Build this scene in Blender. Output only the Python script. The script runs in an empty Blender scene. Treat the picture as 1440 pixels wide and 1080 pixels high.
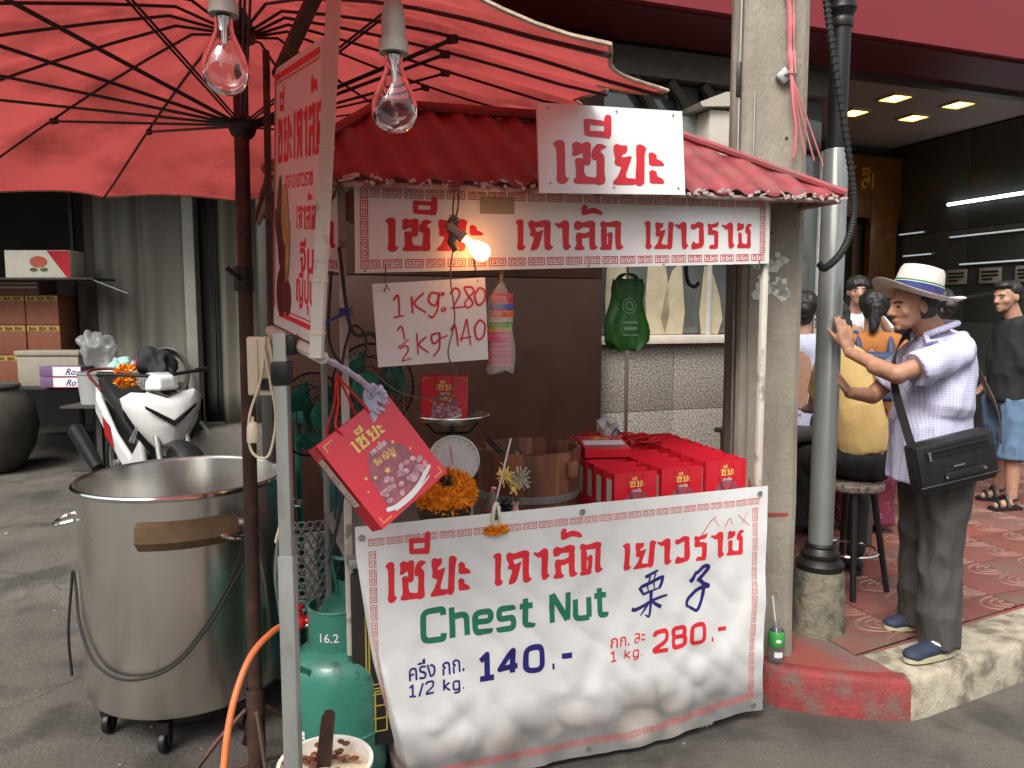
import bpy, bmesh, math, random
from mathutils import Vector, Matrix, noise
from mathutils.geometry import tessellate_polygon
random.seed(7)
PI = math.pi; R = math.radians
S = bpy.context.scene; COL = S.collection

# ---------------------------------------------------------------- camera, world, sun, exposure
cam = bpy.data.cameras.new('camera'); co = bpy.data.objects.new('camera', cam); COL.objects.link(co)
cam.sensor_width = 36; cam.lens = 36*1050/1440; cam.clip_start = .05; cam.clip_end = 300
co.location = (0, 0, 1.65); co.rotation_euler = (R(90-5.45), 0, 0); S.camera = co
w = bpy.data.worlds.new('World'); S.world = w; w.use_nodes = True
wn = w.node_tree; bg = wn.nodes['Background']
sky = wn.nodes.new('ShaderNodeTexSky'); sky.sky_type = 'NISHITA'; sky.sun_disc = False
sky.sun_elevation = R(52); sky.sun_rotation = R(205); sky.dust_density = 5; sky.air_density = 1.6; sky.ozone_density = 1
hs = wn.nodes.new('ShaderNodeHueSaturation'); hs.inputs['Saturation'].default_value = .35
wn.links.new(sky.outputs[0], hs.inputs['Color']); wn.links.new(hs.outputs[0], bg.inputs[0]); bg.inputs[1].default_value = .15
sl = bpy.data.lights.new('sun', 'SUN'); sl.energy = 1.5; sl.angle = R(25); sl.color = (1, .96, .9)
so = bpy.data.objects.new('sun', sl); COL.objects.link(so)
_e, _a = R(52), R(205)
so.rotation_euler = Vector((math.sin(_a)*math.cos(_e), math.cos(_a)*math.cos(_e), math.sin(_e))).to_track_quat('Z', 'Y').to_euler()
S.view_settings.view_transform = 'Standard'; S.view_settings.look = 'None'; S.view_settings.gamma = 1
S.view_settings.exposure = .8; S.view_settings.use_curve_mapping = False
S.cycles.max_bounces = 7; S.cycles.diffuse_bounces = 4; S.cycles.transparent_max_bounces = 12
S.cycles.caustics_reflective = False; S.cycles.caustics_refractive = False; S.cycles.sample_clamp_indirect = 4

# ---------------------------------------------------------------- materials
def rgb(r, g, b):
    f = lambda c: (c/255/12.92 if c <= 10.3 else ((c/255+.055)/1.055)**2.4)
    return (f(r), f(g), f(b))
def mat(name, col, rough=.6, metal=0., var=.12, vs=6., bump=0., bs=60., spec=.5, alpha=1., trans=0., emit=0., col2=None, cover=.5, sharp=.15, cs=3., stretch=None, sheen=0., transl=0., coat=0.):
    m = bpy.data.materials.new(name); m.use_nodes = True; nt = m.node_tree; N = nt.nodes; L = nt.links; p = N['Principled BSDF']
    tc = N.new('ShaderNodeTexCoord'); mp = N.new('ShaderNodeMapping'); L.new(tc.outputs['Object'], mp.inputs[0])
    if stretch: mp.inputs['Scale'].default_value = stretch
    n1 = N.new('ShaderNodeTexNoise'); n1.inputs['Scale'].default_value = vs; n1.inputs['Detail'].default_value = 5; n1.inputs['Roughness'].default_value = .62
    L.new(mp.outputs[0], n1.inputs['Vector'])
    rp = N.new('ShaderNodeValToRGB'); e = rp.color_ramp.elements
    e[0].position = .3; e[1].position = .7
    e[0].color = (*[max(0, c*(1-var)) for c in col], 1); e[1].color = (*[min(1, c*(1+var)) for c in col], 1)
    L.new(n1.outputs['Fac'], rp.inputs[0]); out = rp.outputs[0]
    if col2 is not None:
        n2 = N.new('ShaderNodeTexNoise'); n2.inputs['Scale'].default_value = cs; n2.inputs['Detail'].default_value = 7; n2.inputs['Roughness'].default_value = .6
        L.new(mp.outputs[0], n2.inputs['Vector'])
        r2 = N.new('ShaderNodeValToRGB'); r2.color_ramp.elements[0].position = max(0, 1-cover-sharp/2); r2.color_ramp.elements[1].position = min(1, 1-cover+sharp/2)
        L.new(n2.outputs['Fac'], r2.inputs[0])
        mx = N.new('ShaderNodeMix'); mx.data_type = 'RGBA'; L.new(r2.outputs[0], mx.inputs['Factor']); L.new(out, mx.inputs['A']); mx.inputs['B'].default_value = (*col2, 1)
        out = mx.outputs['Result']
    L.new(out, p.inputs['Base Color'])
    mr = N.new('ShaderNodeMapRange'); mr.inputs['To Min'].default_value = max(0, rough-.08); mr.inputs['To Max'].default_value = min(1, rough+.08)
    L.new(n1.outputs['Fac'], mr.inputs[0]); L.new(mr.outputs[0], p.inputs['Roughness'])
    p.inputs['Metallic'].default_value = metal; p.inputs['Specular IOR Level'].default_value = spec
    p.inputs['Alpha'].default_value = alpha; p.inputs['Transmission Weight'].default_value = trans
    p.inputs['Coat Weight'].default_value = coat
    if sheen: p.inputs['Sheen Weight'].default_value = sheen
    if emit: L.new(out, p.inputs['Emission Color']); p.inputs['Emission Strength'].default_value = emit
    if bump:
        n3 = N.new('ShaderNodeTexNoise'); n3.inputs['Scale'].default_value = bs; n3.inputs['Detail'].default_value = 4; L.new(mp.outputs[0], n3.inputs['Vector'])
        b = N.new('ShaderNodeBump'); b.inputs['Strength'].default_value = bump; b.inputs['Distance'].default_value = .01
        L.new(n3.outputs['Fac'], b.inputs['Height']); L.new(b.outputs[0], p.inputs['Normal'])
    if transl:
        t = N.new('ShaderNodeBsdfTranslucent'); L.new(out, t.inputs[0]); ms = N.new('ShaderNodeMixShader'); ms.inputs[0].default_value = transl
        L.new(p.outputs[0], ms.inputs[1]); L.new(t.outputs[0], ms.inputs[2]); L.new(ms.outputs[0], N['Material Output'].inputs[0])
    return m
def emis(name, col, st):
    m = bpy.data.materials.new(name); m.use_nodes = True; p = m.node_tree.nodes['Principled BSDF']
    p.inputs['Base Color'].default_value = (*col, 1); p.inputs['Emission Color'].default_value = (*col, 1); p.inputs['Emission Strength'].default_value = st
    return m
K = {}
K['white'] = mat('white_board', (.78, .76, .74), .35, var=.05, vs=3, col2=(.6, .54, .47), cover=.3, sharp=.3, cs=2.5)
K['whitepaint'] = mat('white_paint', (.60, .57, .50), .5, col2=(.30, .24, .18), cover=.4, sharp=.08, cs=9)
K['red'] = mat('print_red', (.58, .018, .03), .4, var=.06)
K['bred'] = mat('banner_red', (.75, .03, .045), .45, var=.04)
K['pink'] = mat('border_red', (.62, .11, .10), .45, var=.08)
K['green'] = mat('print_green', (.02, .19, .10), .45, var=.05)
K['navy'] = mat('print_navy', (.022, .016, .16), .45, var=.05)
K['steel'] = mat('brushed_steel', (.76, .74, .69), .25, metal=.95, var=.16, vs=5, stretch=(1, 1, .2), bump=.05, bs=40, col2=(.52, .49, .43), cover=.42, sharp=.3, cs=5)
K['chrome'] = mat('chrome', (.75, .75, .74), .15, metal=1, var=.03)
K['grey_steel'] = mat('galvanised_steel', (.33, .34, .32), .45, metal=.6, var=.2, vs=12, col2=(.22, .18, .13), cover=.35, sharp=.15, cs=10, stretch=(1, 1, .3))
K['rust'] = mat('rusty_brown_steel', (.055, .028, .02), .6, metal=.3, var=.35, vs=15, col2=(.13, .055, .03), cover=.4, cs=12)
K['black'] = mat('black_plastic', (.012, .012, .013), .4, var=.2)
K['blackm'] = mat('black_metal', (.014, .012, .012), .45, metal=.2, var=.3)
K['rubber'] = mat('rubber', (.02, .02, .02), .7, bump=.1)
K['cream'] = mat('cream_plastic', (.66, .58, .42), .4, var=.06, col2=(.4, .33, .24), cover=.3, cs=12)
K['wood'] = mat('tub_wood', (.13, .05, .028), .55, var=.4, vs=18, stretch=(1, 1, .18), bump=.2, bs=50)
K['marigold'] = mat('marigold', (.95, .30, .01), .7, var=.25, vs=60)
K['teal'] = mat('gas_green_paint', (.04, .21, .155), .38, var=.18, vs=5, col2=(.03, .10, .075), cover=.36, sharp=.06, cs=14, coat=.3)
K['bagred'] = mat('bag_red', (.68, .02, .04), .3, var=.04, coat=.25)
K['bagside'] = mat('bag_side_red', (.48, .015, .03), .35, var=.05)
K['gold'] = mat('print_gold', (.85, .62, .16), .35, var=.08)
K['mauve'] = mat('print_mauve', (.33, .10, .13), .4, var=.3, vs=40)
K['nut'] = mat('print_nut', (.55, .32, .36), .4, var=.5, vs=60)
K['pwhite'] = mat('print_white', (.75, .74, .74), .4, var=.05)
K['card'] = mat('sticker', (.62, .60, .50), .5, var=.08)
K['concrete'] = mat('weathered_concrete', (.33, .29, .23), .85, var=.22, vs=9, col2=(.17, .145, .115), cover=.42, sharp=.3, cs=5, bump=.5, bs=90)
K['skin'] = mat('skin', (.40, .205, .13), .48, var=.16, vs=26, bump=.25, bs=160)
K['skin'].node_tree.nodes['Principled BSDF'].inputs['Subsurface Weight'].default_value = .15; K['skin'].node_tree.nodes['Principled BSDF'].inputs['Subsurface Radius'].default_value = (.02, .008, .004)
K['skin2'] = mat('skin_pale', (.43, .24, .165), .5, var=.14, vs=24, bump=.2, bs=140)
K['hair'] = mat('black_hair', (.012, .010, .009), .45, var=.4, vs=60, stretch=(1, 1, .2), bump=.4, bs=120)
K['clear'] = mat('clear_plastic', (.85, .86, .88), .12, trans=.9, var=.02, alpha=.42)
K['rope'] = mat('red_cord', (.6, .012, .02), .6, var=.2, vs=90, bump=.3, bs=250)
K['brass'] = mat('brass', (.55, .38, .12), .35, metal=.8)

# ---------------------------------------------------------------- object helpers
def tag(o, label=None, cat=None, group=None, kind=None):
    if label: o['label'] = label
    if cat: o['category'] = cat
    if group: o['group'] = group
    if kind: o['kind'] = kind
    return o
def thing(name, label, cat, loc=(0, 0, 0), rz=0., group=None, rot=None):
    o = bpy.data.objects.new(name, None); COL.objects.link(o); o.empty_display_size = .05
    o.location = loc; o.rotation_euler = rot if rot else (0, 0, rz)
    o['mw'] = 0; MW[o.name] = Matrix.Translation(Vector(loc)) @ o.rotation_euler.to_matrix().to_4x4(); del o['mw']
    return tag(o, label, cat, group)
MW = {}
def world_of(o):
    if o is None: return Matrix.Identity(4)
    return world_of(o.parent) @ MW.get(o.name, Matrix.Identity(4))
def link(name, me, m, parent=None, label=None):
    me.name = name
    if m is not None: me.materials.clear(); me.materials.append(m)
    o = bpy.data.objects.new(name, me); COL.objects.link(o)
    if parent: o.parent = parent
    if label: o['label'] = label
    return o
def dup(o, loc=None, rz=None, label=None, parent=None):
    c = o.copy(); COL.objects.link(c)
    if parent is not None: c.parent = parent
    if loc is not None: c.location = loc
    if rz is not None: c.rotation_euler = (o.rotation_euler.x, o.rotation_euler.y, rz)
    if label: c['label'] = label
    for ch in [x for x in bpy.data.objects if x.parent == o]: dup(ch, parent=c)
    MW[c.name] = Matrix.Translation(c.location) @ c.rotation_euler.to_matrix().to_4x4() if c.type == 'EMPTY' else Matrix.Identity(4)
    return c
def rotz(a): return Matrix.Rotation(a, 3, 'Z')
class MB:
    def __init__(s): s.v = []; s.f = []
    def add(s, vs, fs):
        b = len(s.v); s.v += [Vector(p) for p in vs]; s.f += [tuple(i+b for i in f) for f in fs]; return s
    def box(s, c, d, rot=None, bev=0.):
        hx, hy, hz = d[0]/2, d[1]/2, d[2]/2; M3 = (rot if isinstance(rot, Matrix) else (Matrix.Rotation(rot, 3, 'Z') if rot else Matrix.Identity(3)))
        c = Vector(c)
        if bev <= 0:
            p = [(x, y, z) for z in (-hz, hz) for y in (-hy, hy) for x in (-hx, hx)]
            return s.add([M3 @ Vector(q)+c for q in p], [(0, 2, 3, 1), (4, 5, 7, 6), (0, 1, 5, 4), (2, 6, 7, 3), (0, 4, 6, 2), (1, 3, 7, 5)])
        bm = bmesh.new(); bmesh.ops.create_cube(bm, size=1)
        for q in bm.verts: q.co = Vector((q.co.x*d[0], q.co.y*d[1], q.co.z*d[2]))
        bmesh.ops.bevel(bm, geom=bm.edges[:], offset=min(bev, min(d)*.45), segments=2, profile=.5, affect='EDGES')
        bm.verts.index_update(); s.add([M3 @ q.co + c for q in bm.verts], [[x.index for x in f.verts] for f in bm.faces]); bm.free(); return s
    def tube(s, pts, r, n=8, caps=True, closed=False):
        pts = [Vector(p) for p in pts]; k = len(pts); rs = r if isinstance(r, (list, tuple)) else [r]*k
        up = Vector((0, 0, 1)); rings = []; prev = None
        for i, p in enumerate(pts):
            if closed: t = pts[(i+1) % k]-pts[i-1]
            else: t = pts[min(i+1, k-1)]-pts[max(i-1, 0)]
            if t.length < 1e-9: t = Vector((0, 0, 1))
            t.normalize()
            if prev is None: a = t.orthogonal().normalized()
            else:
                a = prev - t*prev.dot(t); a = a.normalized() if a.length > 1e-6 else t.orthogonal().normalized()
            prev = a; b = t.cross(a); rings.append([p+(a*math.cos(2*PI*j/n)+b*math.sin(2*PI*j/n))*rs[i] for j in range(n)])
        vs = [q for rg in rings for q in rg]; fs = []
        for i in range(k if closed else k-1):
            for j in range(n): fs.append((i*n+j, i*n+(j+1) % n, ((i+1) % k)*n+(j+1) % n, ((i+1) % k)*n+j))
        if caps and not closed: fs += [tuple(range(n-1, -1, -1)), tuple((k-1)*n+j for j in range(n))]
        return s.add(vs, fs)
    def lathe(s, prof, n=32, c=(0, 0, 0), M3=None, closed=False):
        c = Vector(c); vs = []; fs = []
        for (r, z) in prof:
            for j in range(n):
                q = Vector((r*math.cos(2*PI*j/n), r*math.sin(2*PI*j/n), z)); vs.append((M3 @ q if M3 else q)+c)
        k = len(prof)
        for i in range(k if closed else k-1):
            i2 = (i+1) % k
            for j in range(n): fs.append((i*n+j, i*n+(j+1) % n, i2*n+(j+1) % n, i2*n+j))
        return s.add(vs, fs)
    def disc(s, c, r, n=24, nrm=(0, 0, 1), t=0.):
        q = Vector(nrm).to_track_quat('Z', 'Y').to_matrix()
        if t: return s.lathe([(0, 0), (r, 0), (r, t), (0, t)], n, c, q)
        return s.add([q @ Vector((r*math.cos(2*PI*j/n), r*math.sin(2*PI*j/n), 0))+Vector(c) for j in range(n)], [tuple(range(n))])
    def ell(s, c, r, n=14, m=9, M3=None):
        c = Vector(c); vs = []; fs = []
        for i in range(m+1):
            a = PI*i/m
            for j in range(n):
                b = 2*PI*j/n; q = Vector((r[0]*math.sin(a)*math.cos(b), r[1]*math.sin(a)*math.sin(b), r[2]*math.cos(a))); vs.append((M3 @ q if M3 else q)+c)
        for i in range(m):
            for j in range(n): fs.append((i*n+j, (i+1)*n+j, (i+1)*n+(j+1) % n, i*n+(j+1) % n))
        return s.add(vs, fs)
    def prism(s, pts, axis, t):      # planar polygon (3d pts) extruded by vector axis*t
        a = Vector(axis)*t; pts = [Vector(p) for p in pts]; n = len(pts)
        return s.add(pts+[p+a for p in pts], [tuple(range(n-1, -1, -1)), tuple(range(n, 2*n))]+[(i, (i+1) % n, (i+1) % n+n, i+n) for i in range(n)])
    def grid(s, f, nu, nv):
        return s.add([f(i/nu, j/nv) for j in range(nv+1) for i in range(nu+1)], [(j*(nu+1)+i, j*(nu+1)+i+1, (j+1)*(nu+1)+i+1, (j+1)*(nu+1)+i) for j in range(nv) for i in range(nu)])
    def build(s, name, m, parent=None, world=False, label=None, smooth=True, ang=38, thick=0, fix=False, mod=None):
        me = bpy.data.meshes.new(name); vs = s.v
        if world and parent is not None:
            iv = world_of(parent).inverted(); vs = [iv @ p for p in vs]
        me.from_pydata([tuple(p) for p in vs], [], s.f); bm = bmesh.new(); bm.from_mesh(me)
        if fix: bmesh.ops.remove_doubles(bm, verts=bm.verts, dist=1e-5); bmesh.ops.recalc_face_normals(bm, faces=bm.faces)
        if smooth:
            for f in bm.faces: f.smooth = True
            for e in bm.edges:
                if len(e.link_faces) == 2 and e.calc_face_angle(0) > R(ang): e.smooth = False
        bm.to_mesh(me); bm.free(); o = link(name, me, m, parent, label)
        if thick: md = o.modifiers.new('solid', 'SOLIDIFY'); md.thickness = thick; md.offset = 0
        return o
def bez(ps, n=16):       # catmull-rom through points
    ps = [Vector(p) for p in ps]; P = [ps[0]*2-ps[1]]+ps+[ps[-1]*2-ps[-2]]; out = []
    for i in range(1, len(P)-2):
        for k in range(n):
            t = k/n; a, b, c, d = P[i-1:i+3]
            out.append(.5*((2*b)+(c-a)*t+(2*a-5*b+4*c-d)*t*t+(3*b-a-3*c+d)*t**3))
    return out+[ps[-1]]
TSC = bpy.data.scenes.new('workbench')      # scratch scene for evaluating modifiers, removed at the end
def evaluated(o):
    TSC.collection.objects.link(o); vl = TSC.view_layers[0]; vl.update(); dg = vl.depsgraph
    me = bpy.data.meshes.new_from_object(o.evaluated_get(dg)); TSC.collection.objects.unlink(o); return me
def blob(name, shapes, voxel, m, parent, smooth=3, world=True, wr=0., wf=9., label=None):
    """continuous surface grown over tapered limbs ('c',p0,p1,r0,r1[,flat]) and ellipsoids ('e',c,r[,M3])"""
    b = MB()
    for sh in shapes:
        if sh[0] == 'e': b.ell(sh[1], sh[2], 16, 10, sh[3] if len(sh) > 3 else None)
        else:
            p0, p1 = Vector(sh[1]), Vector(sh[2]); r0, r1 = sh[3], sh[4]; fl = sh[5] if len(sh) > 5 else 1.; ax = Vector(sh[6]) if len(sh) > 6 else Vector((0, 1, 0))
            ends = not (len(sh) > 7 and sh[7]); t = (p1-p0); L = t.length; t.normalize(); a = ax-t*ax.dot(t); a = a.normalized() if a.length > 1e-5 else t.orthogonal().normalized(); c = t.cross(a)
            prof = []
            if ends: prof += [(r0*math.sin(q*PI/8), -r0*math.cos(q*PI/8)*min(1, .8)) for q in range(4)]
            else: prof += [(0, 0)]
            prof += [(r0+(r1-r0)*q/4, L*q/4) for q in range(5)]
            if ends: prof += [(r1*math.cos(q*PI/8), L+r1*math.sin(q*PI/8)*.8) for q in range(1, 5)]
            else: prof += [(0, L)]
            n = 16; vs = []; fs = []
            for (r, z) in prof:
                for j in range(n):
                    g = 2*PI*j/n; vs.append(p0+t*z+c*(r*math.cos(g))+a*(r*fl*math.sin(g)))
            for i in range(len(prof)-1):
                for j in range(n): fs.append((i*n+j, i*n+(j+1) % n, (i+1)*n+(j+1) % n, (i+1)*n+j))
            b.add(vs, fs)
    vs = b.v
    if world and parent is not None:
        iv = world_of(parent).inverted(); vs = [iv @ p for p in vs]
    me = bpy.data.meshes.new(name); me.from_pydata([tuple(p) for p in vs], [], b.f)
    bm = bmesh.new(); bm.from_mesh(me); bmesh.ops.remove_doubles(bm, verts=bm.verts, dist=1e-5); bmesh.ops.recalc_face_normals(bm, faces=bm.faces); bm.to_mesh(me); bm.free()
    o = bpy.data.objects.new(name, me)
    md = o.modifiers.new('r', 'REMESH'); md.mode = 'VOXEL'; md.voxel_size = voxel
    sm = o.modifiers.new('s', 'SMOOTH'); sm.iterations = smooth; sm.factor = .6
    nm = evaluated(o)
    bpy.data.objects.remove(o); bpy.data.meshes.remove(me)
    if wr:
        NL = [v.normal.copy() for v in nm.vertices]
        for v, vn in zip(nm.vertices, NL):
            p = Vector((v.co.x*wf, v.co.y*wf, v.co.z*wf*.45)); q = p+Vector((3.1, 1.7, .4))
            f = 1-abs(noise.noise(p))*2.2 + .5*noise.noise(q*2.3); v.co += vn*wr*(f-.5)
    for f in nm.polygons: f.use_smooth = True
    return link(name, nm, m, parent, label)

# ---------------------------------------------------------------- lettering
def gl(*polys): return polys
SO = [[(0, 92), (12, 99), (23, 93), (34, 99), (45, 95), (44, 80), (43, 50), (38, 44), (26, 44), (26, 62), (24, 73), (16, 68), (5, 64), (0, 67), (3, 82)],
      [(6, 60), (27, 61), (27, 20), (55, 16), (55, 2), (2, 2), (2, 12), (8, 17), (8, 40)],
      [(83, 88), (70, 95), (58, 94), (48, 82), (45, 72), (46, 60), (52, 56), (57, 58), (55, 20), (50, 16), (50, 2), (62, 0), (74, 4), (76, 12), (74, 30), (76, 62), (72, 72), (65, 76), (73, 84)]]
GY = {'เ': (34, [[(-2, 90), (8, 99), (20, 100), (27, 94), (25, 22), (28, 14), (35, 16), (27, 3), (17, 0), (8, 3), (4, 12), (7, 22), (7, 80), (4, 86)]]),
      'ซ': (86, SO),
      'ช': (72, [[(x*.86, y) for x, y in p] for p in [[(0, 90), (10, 99), (24, 92), (38, 95), (38, 78), (26, 70), (14, 68), (3, 64), (0, 70), (4, 80)], SO[1], SO[2]]]+[[[6, 58], [26, 60], [33, 80], [18, 82], [4, 74]]][0:0]),
      'ย': (80, [[(3, 91), (12, 97), (22, 93), (37, 94), (37, 82), (33, 76), (24, 72), (23, 65), (48, 70), (44, 58), (28, 18), (56, 16), (56, 2), (0, 1), (-1, 8), (11, 20), (22, 44), (9, 46), (4, 52), (7, 62), (4, 76)],
                    [(58, 93), (66, 98), (76, 96), (84, 89), (79, 76), (76, 16), (75, 6), (66, -1), (54, 2), (54, 17), (58, 55)]]),
      'ะ': (46, [[(1, 44+24), (0, 76), (9, 81), (22, 73), (20, 65), (32, 60), (39, 53), (38, 48), (1, 48)], [(1, 26), (0, 33), (9, 39), (20, 33), (20, 23), (32, 19), (38, 11), (37, 6), (1, 6)]]),
      'ก': (84, [[(0, 92), (12, 98), (24, 91), (62, 100), (78, 93), (76, 72), (50, 76), (24, 73), (2, 72)], [(2, 76), (23, 76), (27, 60), (38, 62), (52, 68), (48, 52), (34, 4), (6, -2), (22, 44), (4, 48), (10, 62)], [(54, 80), (77, 84), (75, 18), (88, 10), (70, -1), (57, 4), (55, 20)]]),
      'า': (58, [[(0, 92), (12, 86), (34, 100), (50, 93), (47, 20), (58, 13), (42, -1), (28, 4), (26, 66), (24, 74), (13, 72), (4, 82), (-1, 79)]]),
      'ล': (86, [[(2, 68), (0, 90), (14, 98), (30, 91), (60, 100), (78, 93), (76, 73), (30, 76), (22, 67)], [(55, 80), (77, 80), (75, 17), (88, 8), (70, -1), (55, 4)], [(4, 42), (12, 60), (34, 55), (58, 62), (58, 44), (34, 38)], [(6, 46), (28, 46), (30, 14), (40, 8), (34, 0), (4, 0), (2, 9), (10, 16)]]),
      'ด': (86, [[(2, 76), (0, 92), (10, 99), (24, 92), (62, 100), (79, 93), (76, 75), (40, 78)], [(3, 80), (25, 80), (24, 8), (4, 8)], [(0, 0), (0, 9), (10, 18), (42, 18), (44, 4), (38, 0)], [(26, 10), (44, 12), (46, 62), (28, 58), (24, 50), (30, 42)], [(55, 82), (77, 82), (75, 18), (88, 9), (70, -1), (56, 4)]]),
      'ว': (66, [[(0, 74), (1, 92), (12, 88), (34, 100), (57, 93), (57, 76), (34, 79), (12, 70)], [(36, 82), (57, 84), (60, 20), (50, 4), (37, 14)], [(4, -1), (2, 12), (12, 30), (22, 20), (48, 22), (52, 6), (30, 1)]]),
      'ร': (58, [[(0, 78), (2, 95), (16, 90), (40, 96), (52, 102), (46, 82), (28, 78)], [(4, 86), (22, 84), (22, 60), (2, 56)], [(2, 52), (2, 66), (34, 70), (50, 62), (46, 48), (26, 52)], [(30, 58), (49, 60), (48, 10), (44, 0), (30, 4)], [(8, 0), (8, 10), (16, 16), (46, 14), (46, 0)]]),
      ' ': (52, [])}
MARK = {'ี': [[(-64, 116), (-64, 150), (-50, 150), (-50, 116)], [(-64, 138), (-64, 152), (-12, 148), (-12, 136)], [(-64, 112), (-62, 124), (-6, 124), (-4, 108)], [(-18, 108), (-16, 158), (-8, 164), (2, 160), (-1, 108)]],
        'ั': [[(-66, 116), (-67, 142), (-56, 152), (-45, 146), (-48, 136), (-24, 142), (0, 134), (10, 122), (6, 116), (-28, 124), (-52, 116)]]}
def chaikin(p, n=1):
    for _ in range(n):
        q = []
        for i in range(len(p)):
            a, b = p[i], p[(i+1) % len(p)]; q.append((a[0]*.82+b[0]*.18, a[1]*.82+b[1]*.18)); q.append((a[0]*.18+b[0]*.82, a[1]*.18+b[1]*.82))
        p = q
    return p
def tri(poly):
    return [tuple(t) for t in tessellate_polygon([[Vector((x, y, 0)) for x, y in poly]])]
def thai(text, x0, y0, h, w=None):
    """returns list of (pts2d, tris, k) for the brush-cut Thai display letters; h = height of body letters"""
    out = []; cur = 0; k = 0; adv = []
    for ch in text:
        if ch in MARK: ps = [(p, cur) for p in MARK[ch]]
        else:
            wd, pl = GY[ch]; ps = [(p, cur) for p in pl]; 
        for p, cx in ps: out.append(([(x+cx, y) for x, y in p], k)); k += 1
        if ch not in MARK: cur += wd+8
    sc = h/100; sx = sc if w is None else w/cur
    res = []
    for p, k in out:
        q = [(x0+x*sx, y0+y*sc) for x, y in p]; q = chaikin(q)
        res.append((q, tri(q), k % 5))
    return res
_tc = {}
def font2d(text, size, x0=0, y0=0, sx=1., bold=0., shear=0., spacing=1., align='LEFT', width=None):
    key = (text, bold, shear, spacing)
    if key not in _tc:
        cu = bpy.data.curves.new('t', 'FONT'); cu.body = text; cu.size = 1; cu.offset = bold; cu.shear = shear; cu.space_character = spacing; cu.resolution_u = 3
        o = bpy.data.objects.new('t', cu)
        me = evaluated(o); me.calc_loop_triangles()
        _tc[key] = ([(v.co.x, v.co.y) for v in me.vertices], [tuple(t.vertices) for t in me.loop_triangles])
        bpy.data.objects.remove(o); bpy.data.curves.remove(cu); bpy.data.meshes.remove(me)
    vs, ts = _tc[key]
    if not vs: return []
    mn, mxx = min(v[0] for v in vs), max(v[0] for v in vs); wd = mxx-mn
    if width: sx = width/(wd*size)
    ox = -mn if align == 'LEFT' else -mn-wd/2
    return [([(x0+(x+ox)*size*sx, y0+y*size) for x, y in vs], ts, 0)]
def stroke2d(pts, w, k=0, closed=False):
    """flat ribbon(s) along polyline; w width or list"""
    res = []; n = len(pts); ws = w if isinstance(w, (list, tuple)) else [w]*n
    L = []; Rr = []
    for i in range(n):
        a = Vector(pts[(i-1) % n if closed else max(i-1, 0)]); b = Vector(pts[i]); c = Vector(pts[(i+1) % n if closed else min(i+1, n-1)])
        d1 = (b-a).normalized() if (b-a).length > 1e-9 else (c-b).normalized(); d2 = (c-b).normalized() if (c-b).length > 1e-9 else d1
        nn = Vector((-(d1.y+d2.y), d1.x+d2.x)); nn = nn.normalized() if nn.length > 1e-6 else Vector((-d1.y, d1.x))
        cs = max(.5, nn.dot(Vector((-d1.y, d1.x)))); o = nn*(ws[i]/2/cs); L.append(b+o); Rr.append(b-o)
    vs = [tuple(p) for p in L]+[tuple(p) for p in Rr]; ts = []
    for i in range(n if closed else n-1):
        j = (i+1) % n; ts += [(i, n+i, n+j), (i, n+j, j)]
    return (vs, ts, k)
def ring2d(c, r, w, n=14, k=0): return stroke2d([(c[0]+r*math.cos(2*PI*i/n), c[1]+r*math.sin(2*PI*i/n)) for i in range(n)], w, k, True)
def disc2d(c, rx, ry=None, n=12, k=0, rot=0):
    ry = ry or rx; cr, sr = math.cos(rot), math.sin(rot)
    return ([(c[0]+rx*math.cos(2*PI*i/n)*cr-ry*math.sin(2*PI*i/n)*sr, c[1]+rx*math.cos(2*PI*i/n)*sr+ry*math.sin(2*PI*i/n)*cr) for i in range(n)], [(0, i, i+1) for i in range(1, n-1)], k)
def rect2d(x0, y0, x1, y1, k=0): return ([(x0, y0), (x1, y0), (x1, y1), (x0, y1)], [(0, 1, 2), (0, 2, 3)], k)
def star2d(c, r, a0=.3, k=0):
    p = [(c[0]+(r if i % 2 == 0 else r*.42)*math.cos(a0+i*PI/5), c[1]+(r if i % 2 == 0 else r*.42)*math.sin(a0+i*PI/5)) for i in range(10)]
    return (p, tri(p), k)
def meander(x, y, w, h, lw, vert=False):
    """one key-fret unit: frame with two hooks"""
    P = [[(0, 0), (1, 0), (1, 1), (0, 1), (0, 0)]]
    P += [[(.14, 0.22), (.14, .76), (.4, .76), (.4, .28), (.27, .28), (.27, .5)], [(.56, .22), (.56, .76), (.86, .76), (.86, .28), (.7, .28), (.7, .5)]]
    if vert: f = lambda p: (x+p[1]*w, y+p[0]*h)
    else: f = lambda p: (x+p[0]*w, y+p[1]*h)
    return [stroke2d([f(p) for p in q], lw) for q in P]
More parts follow.
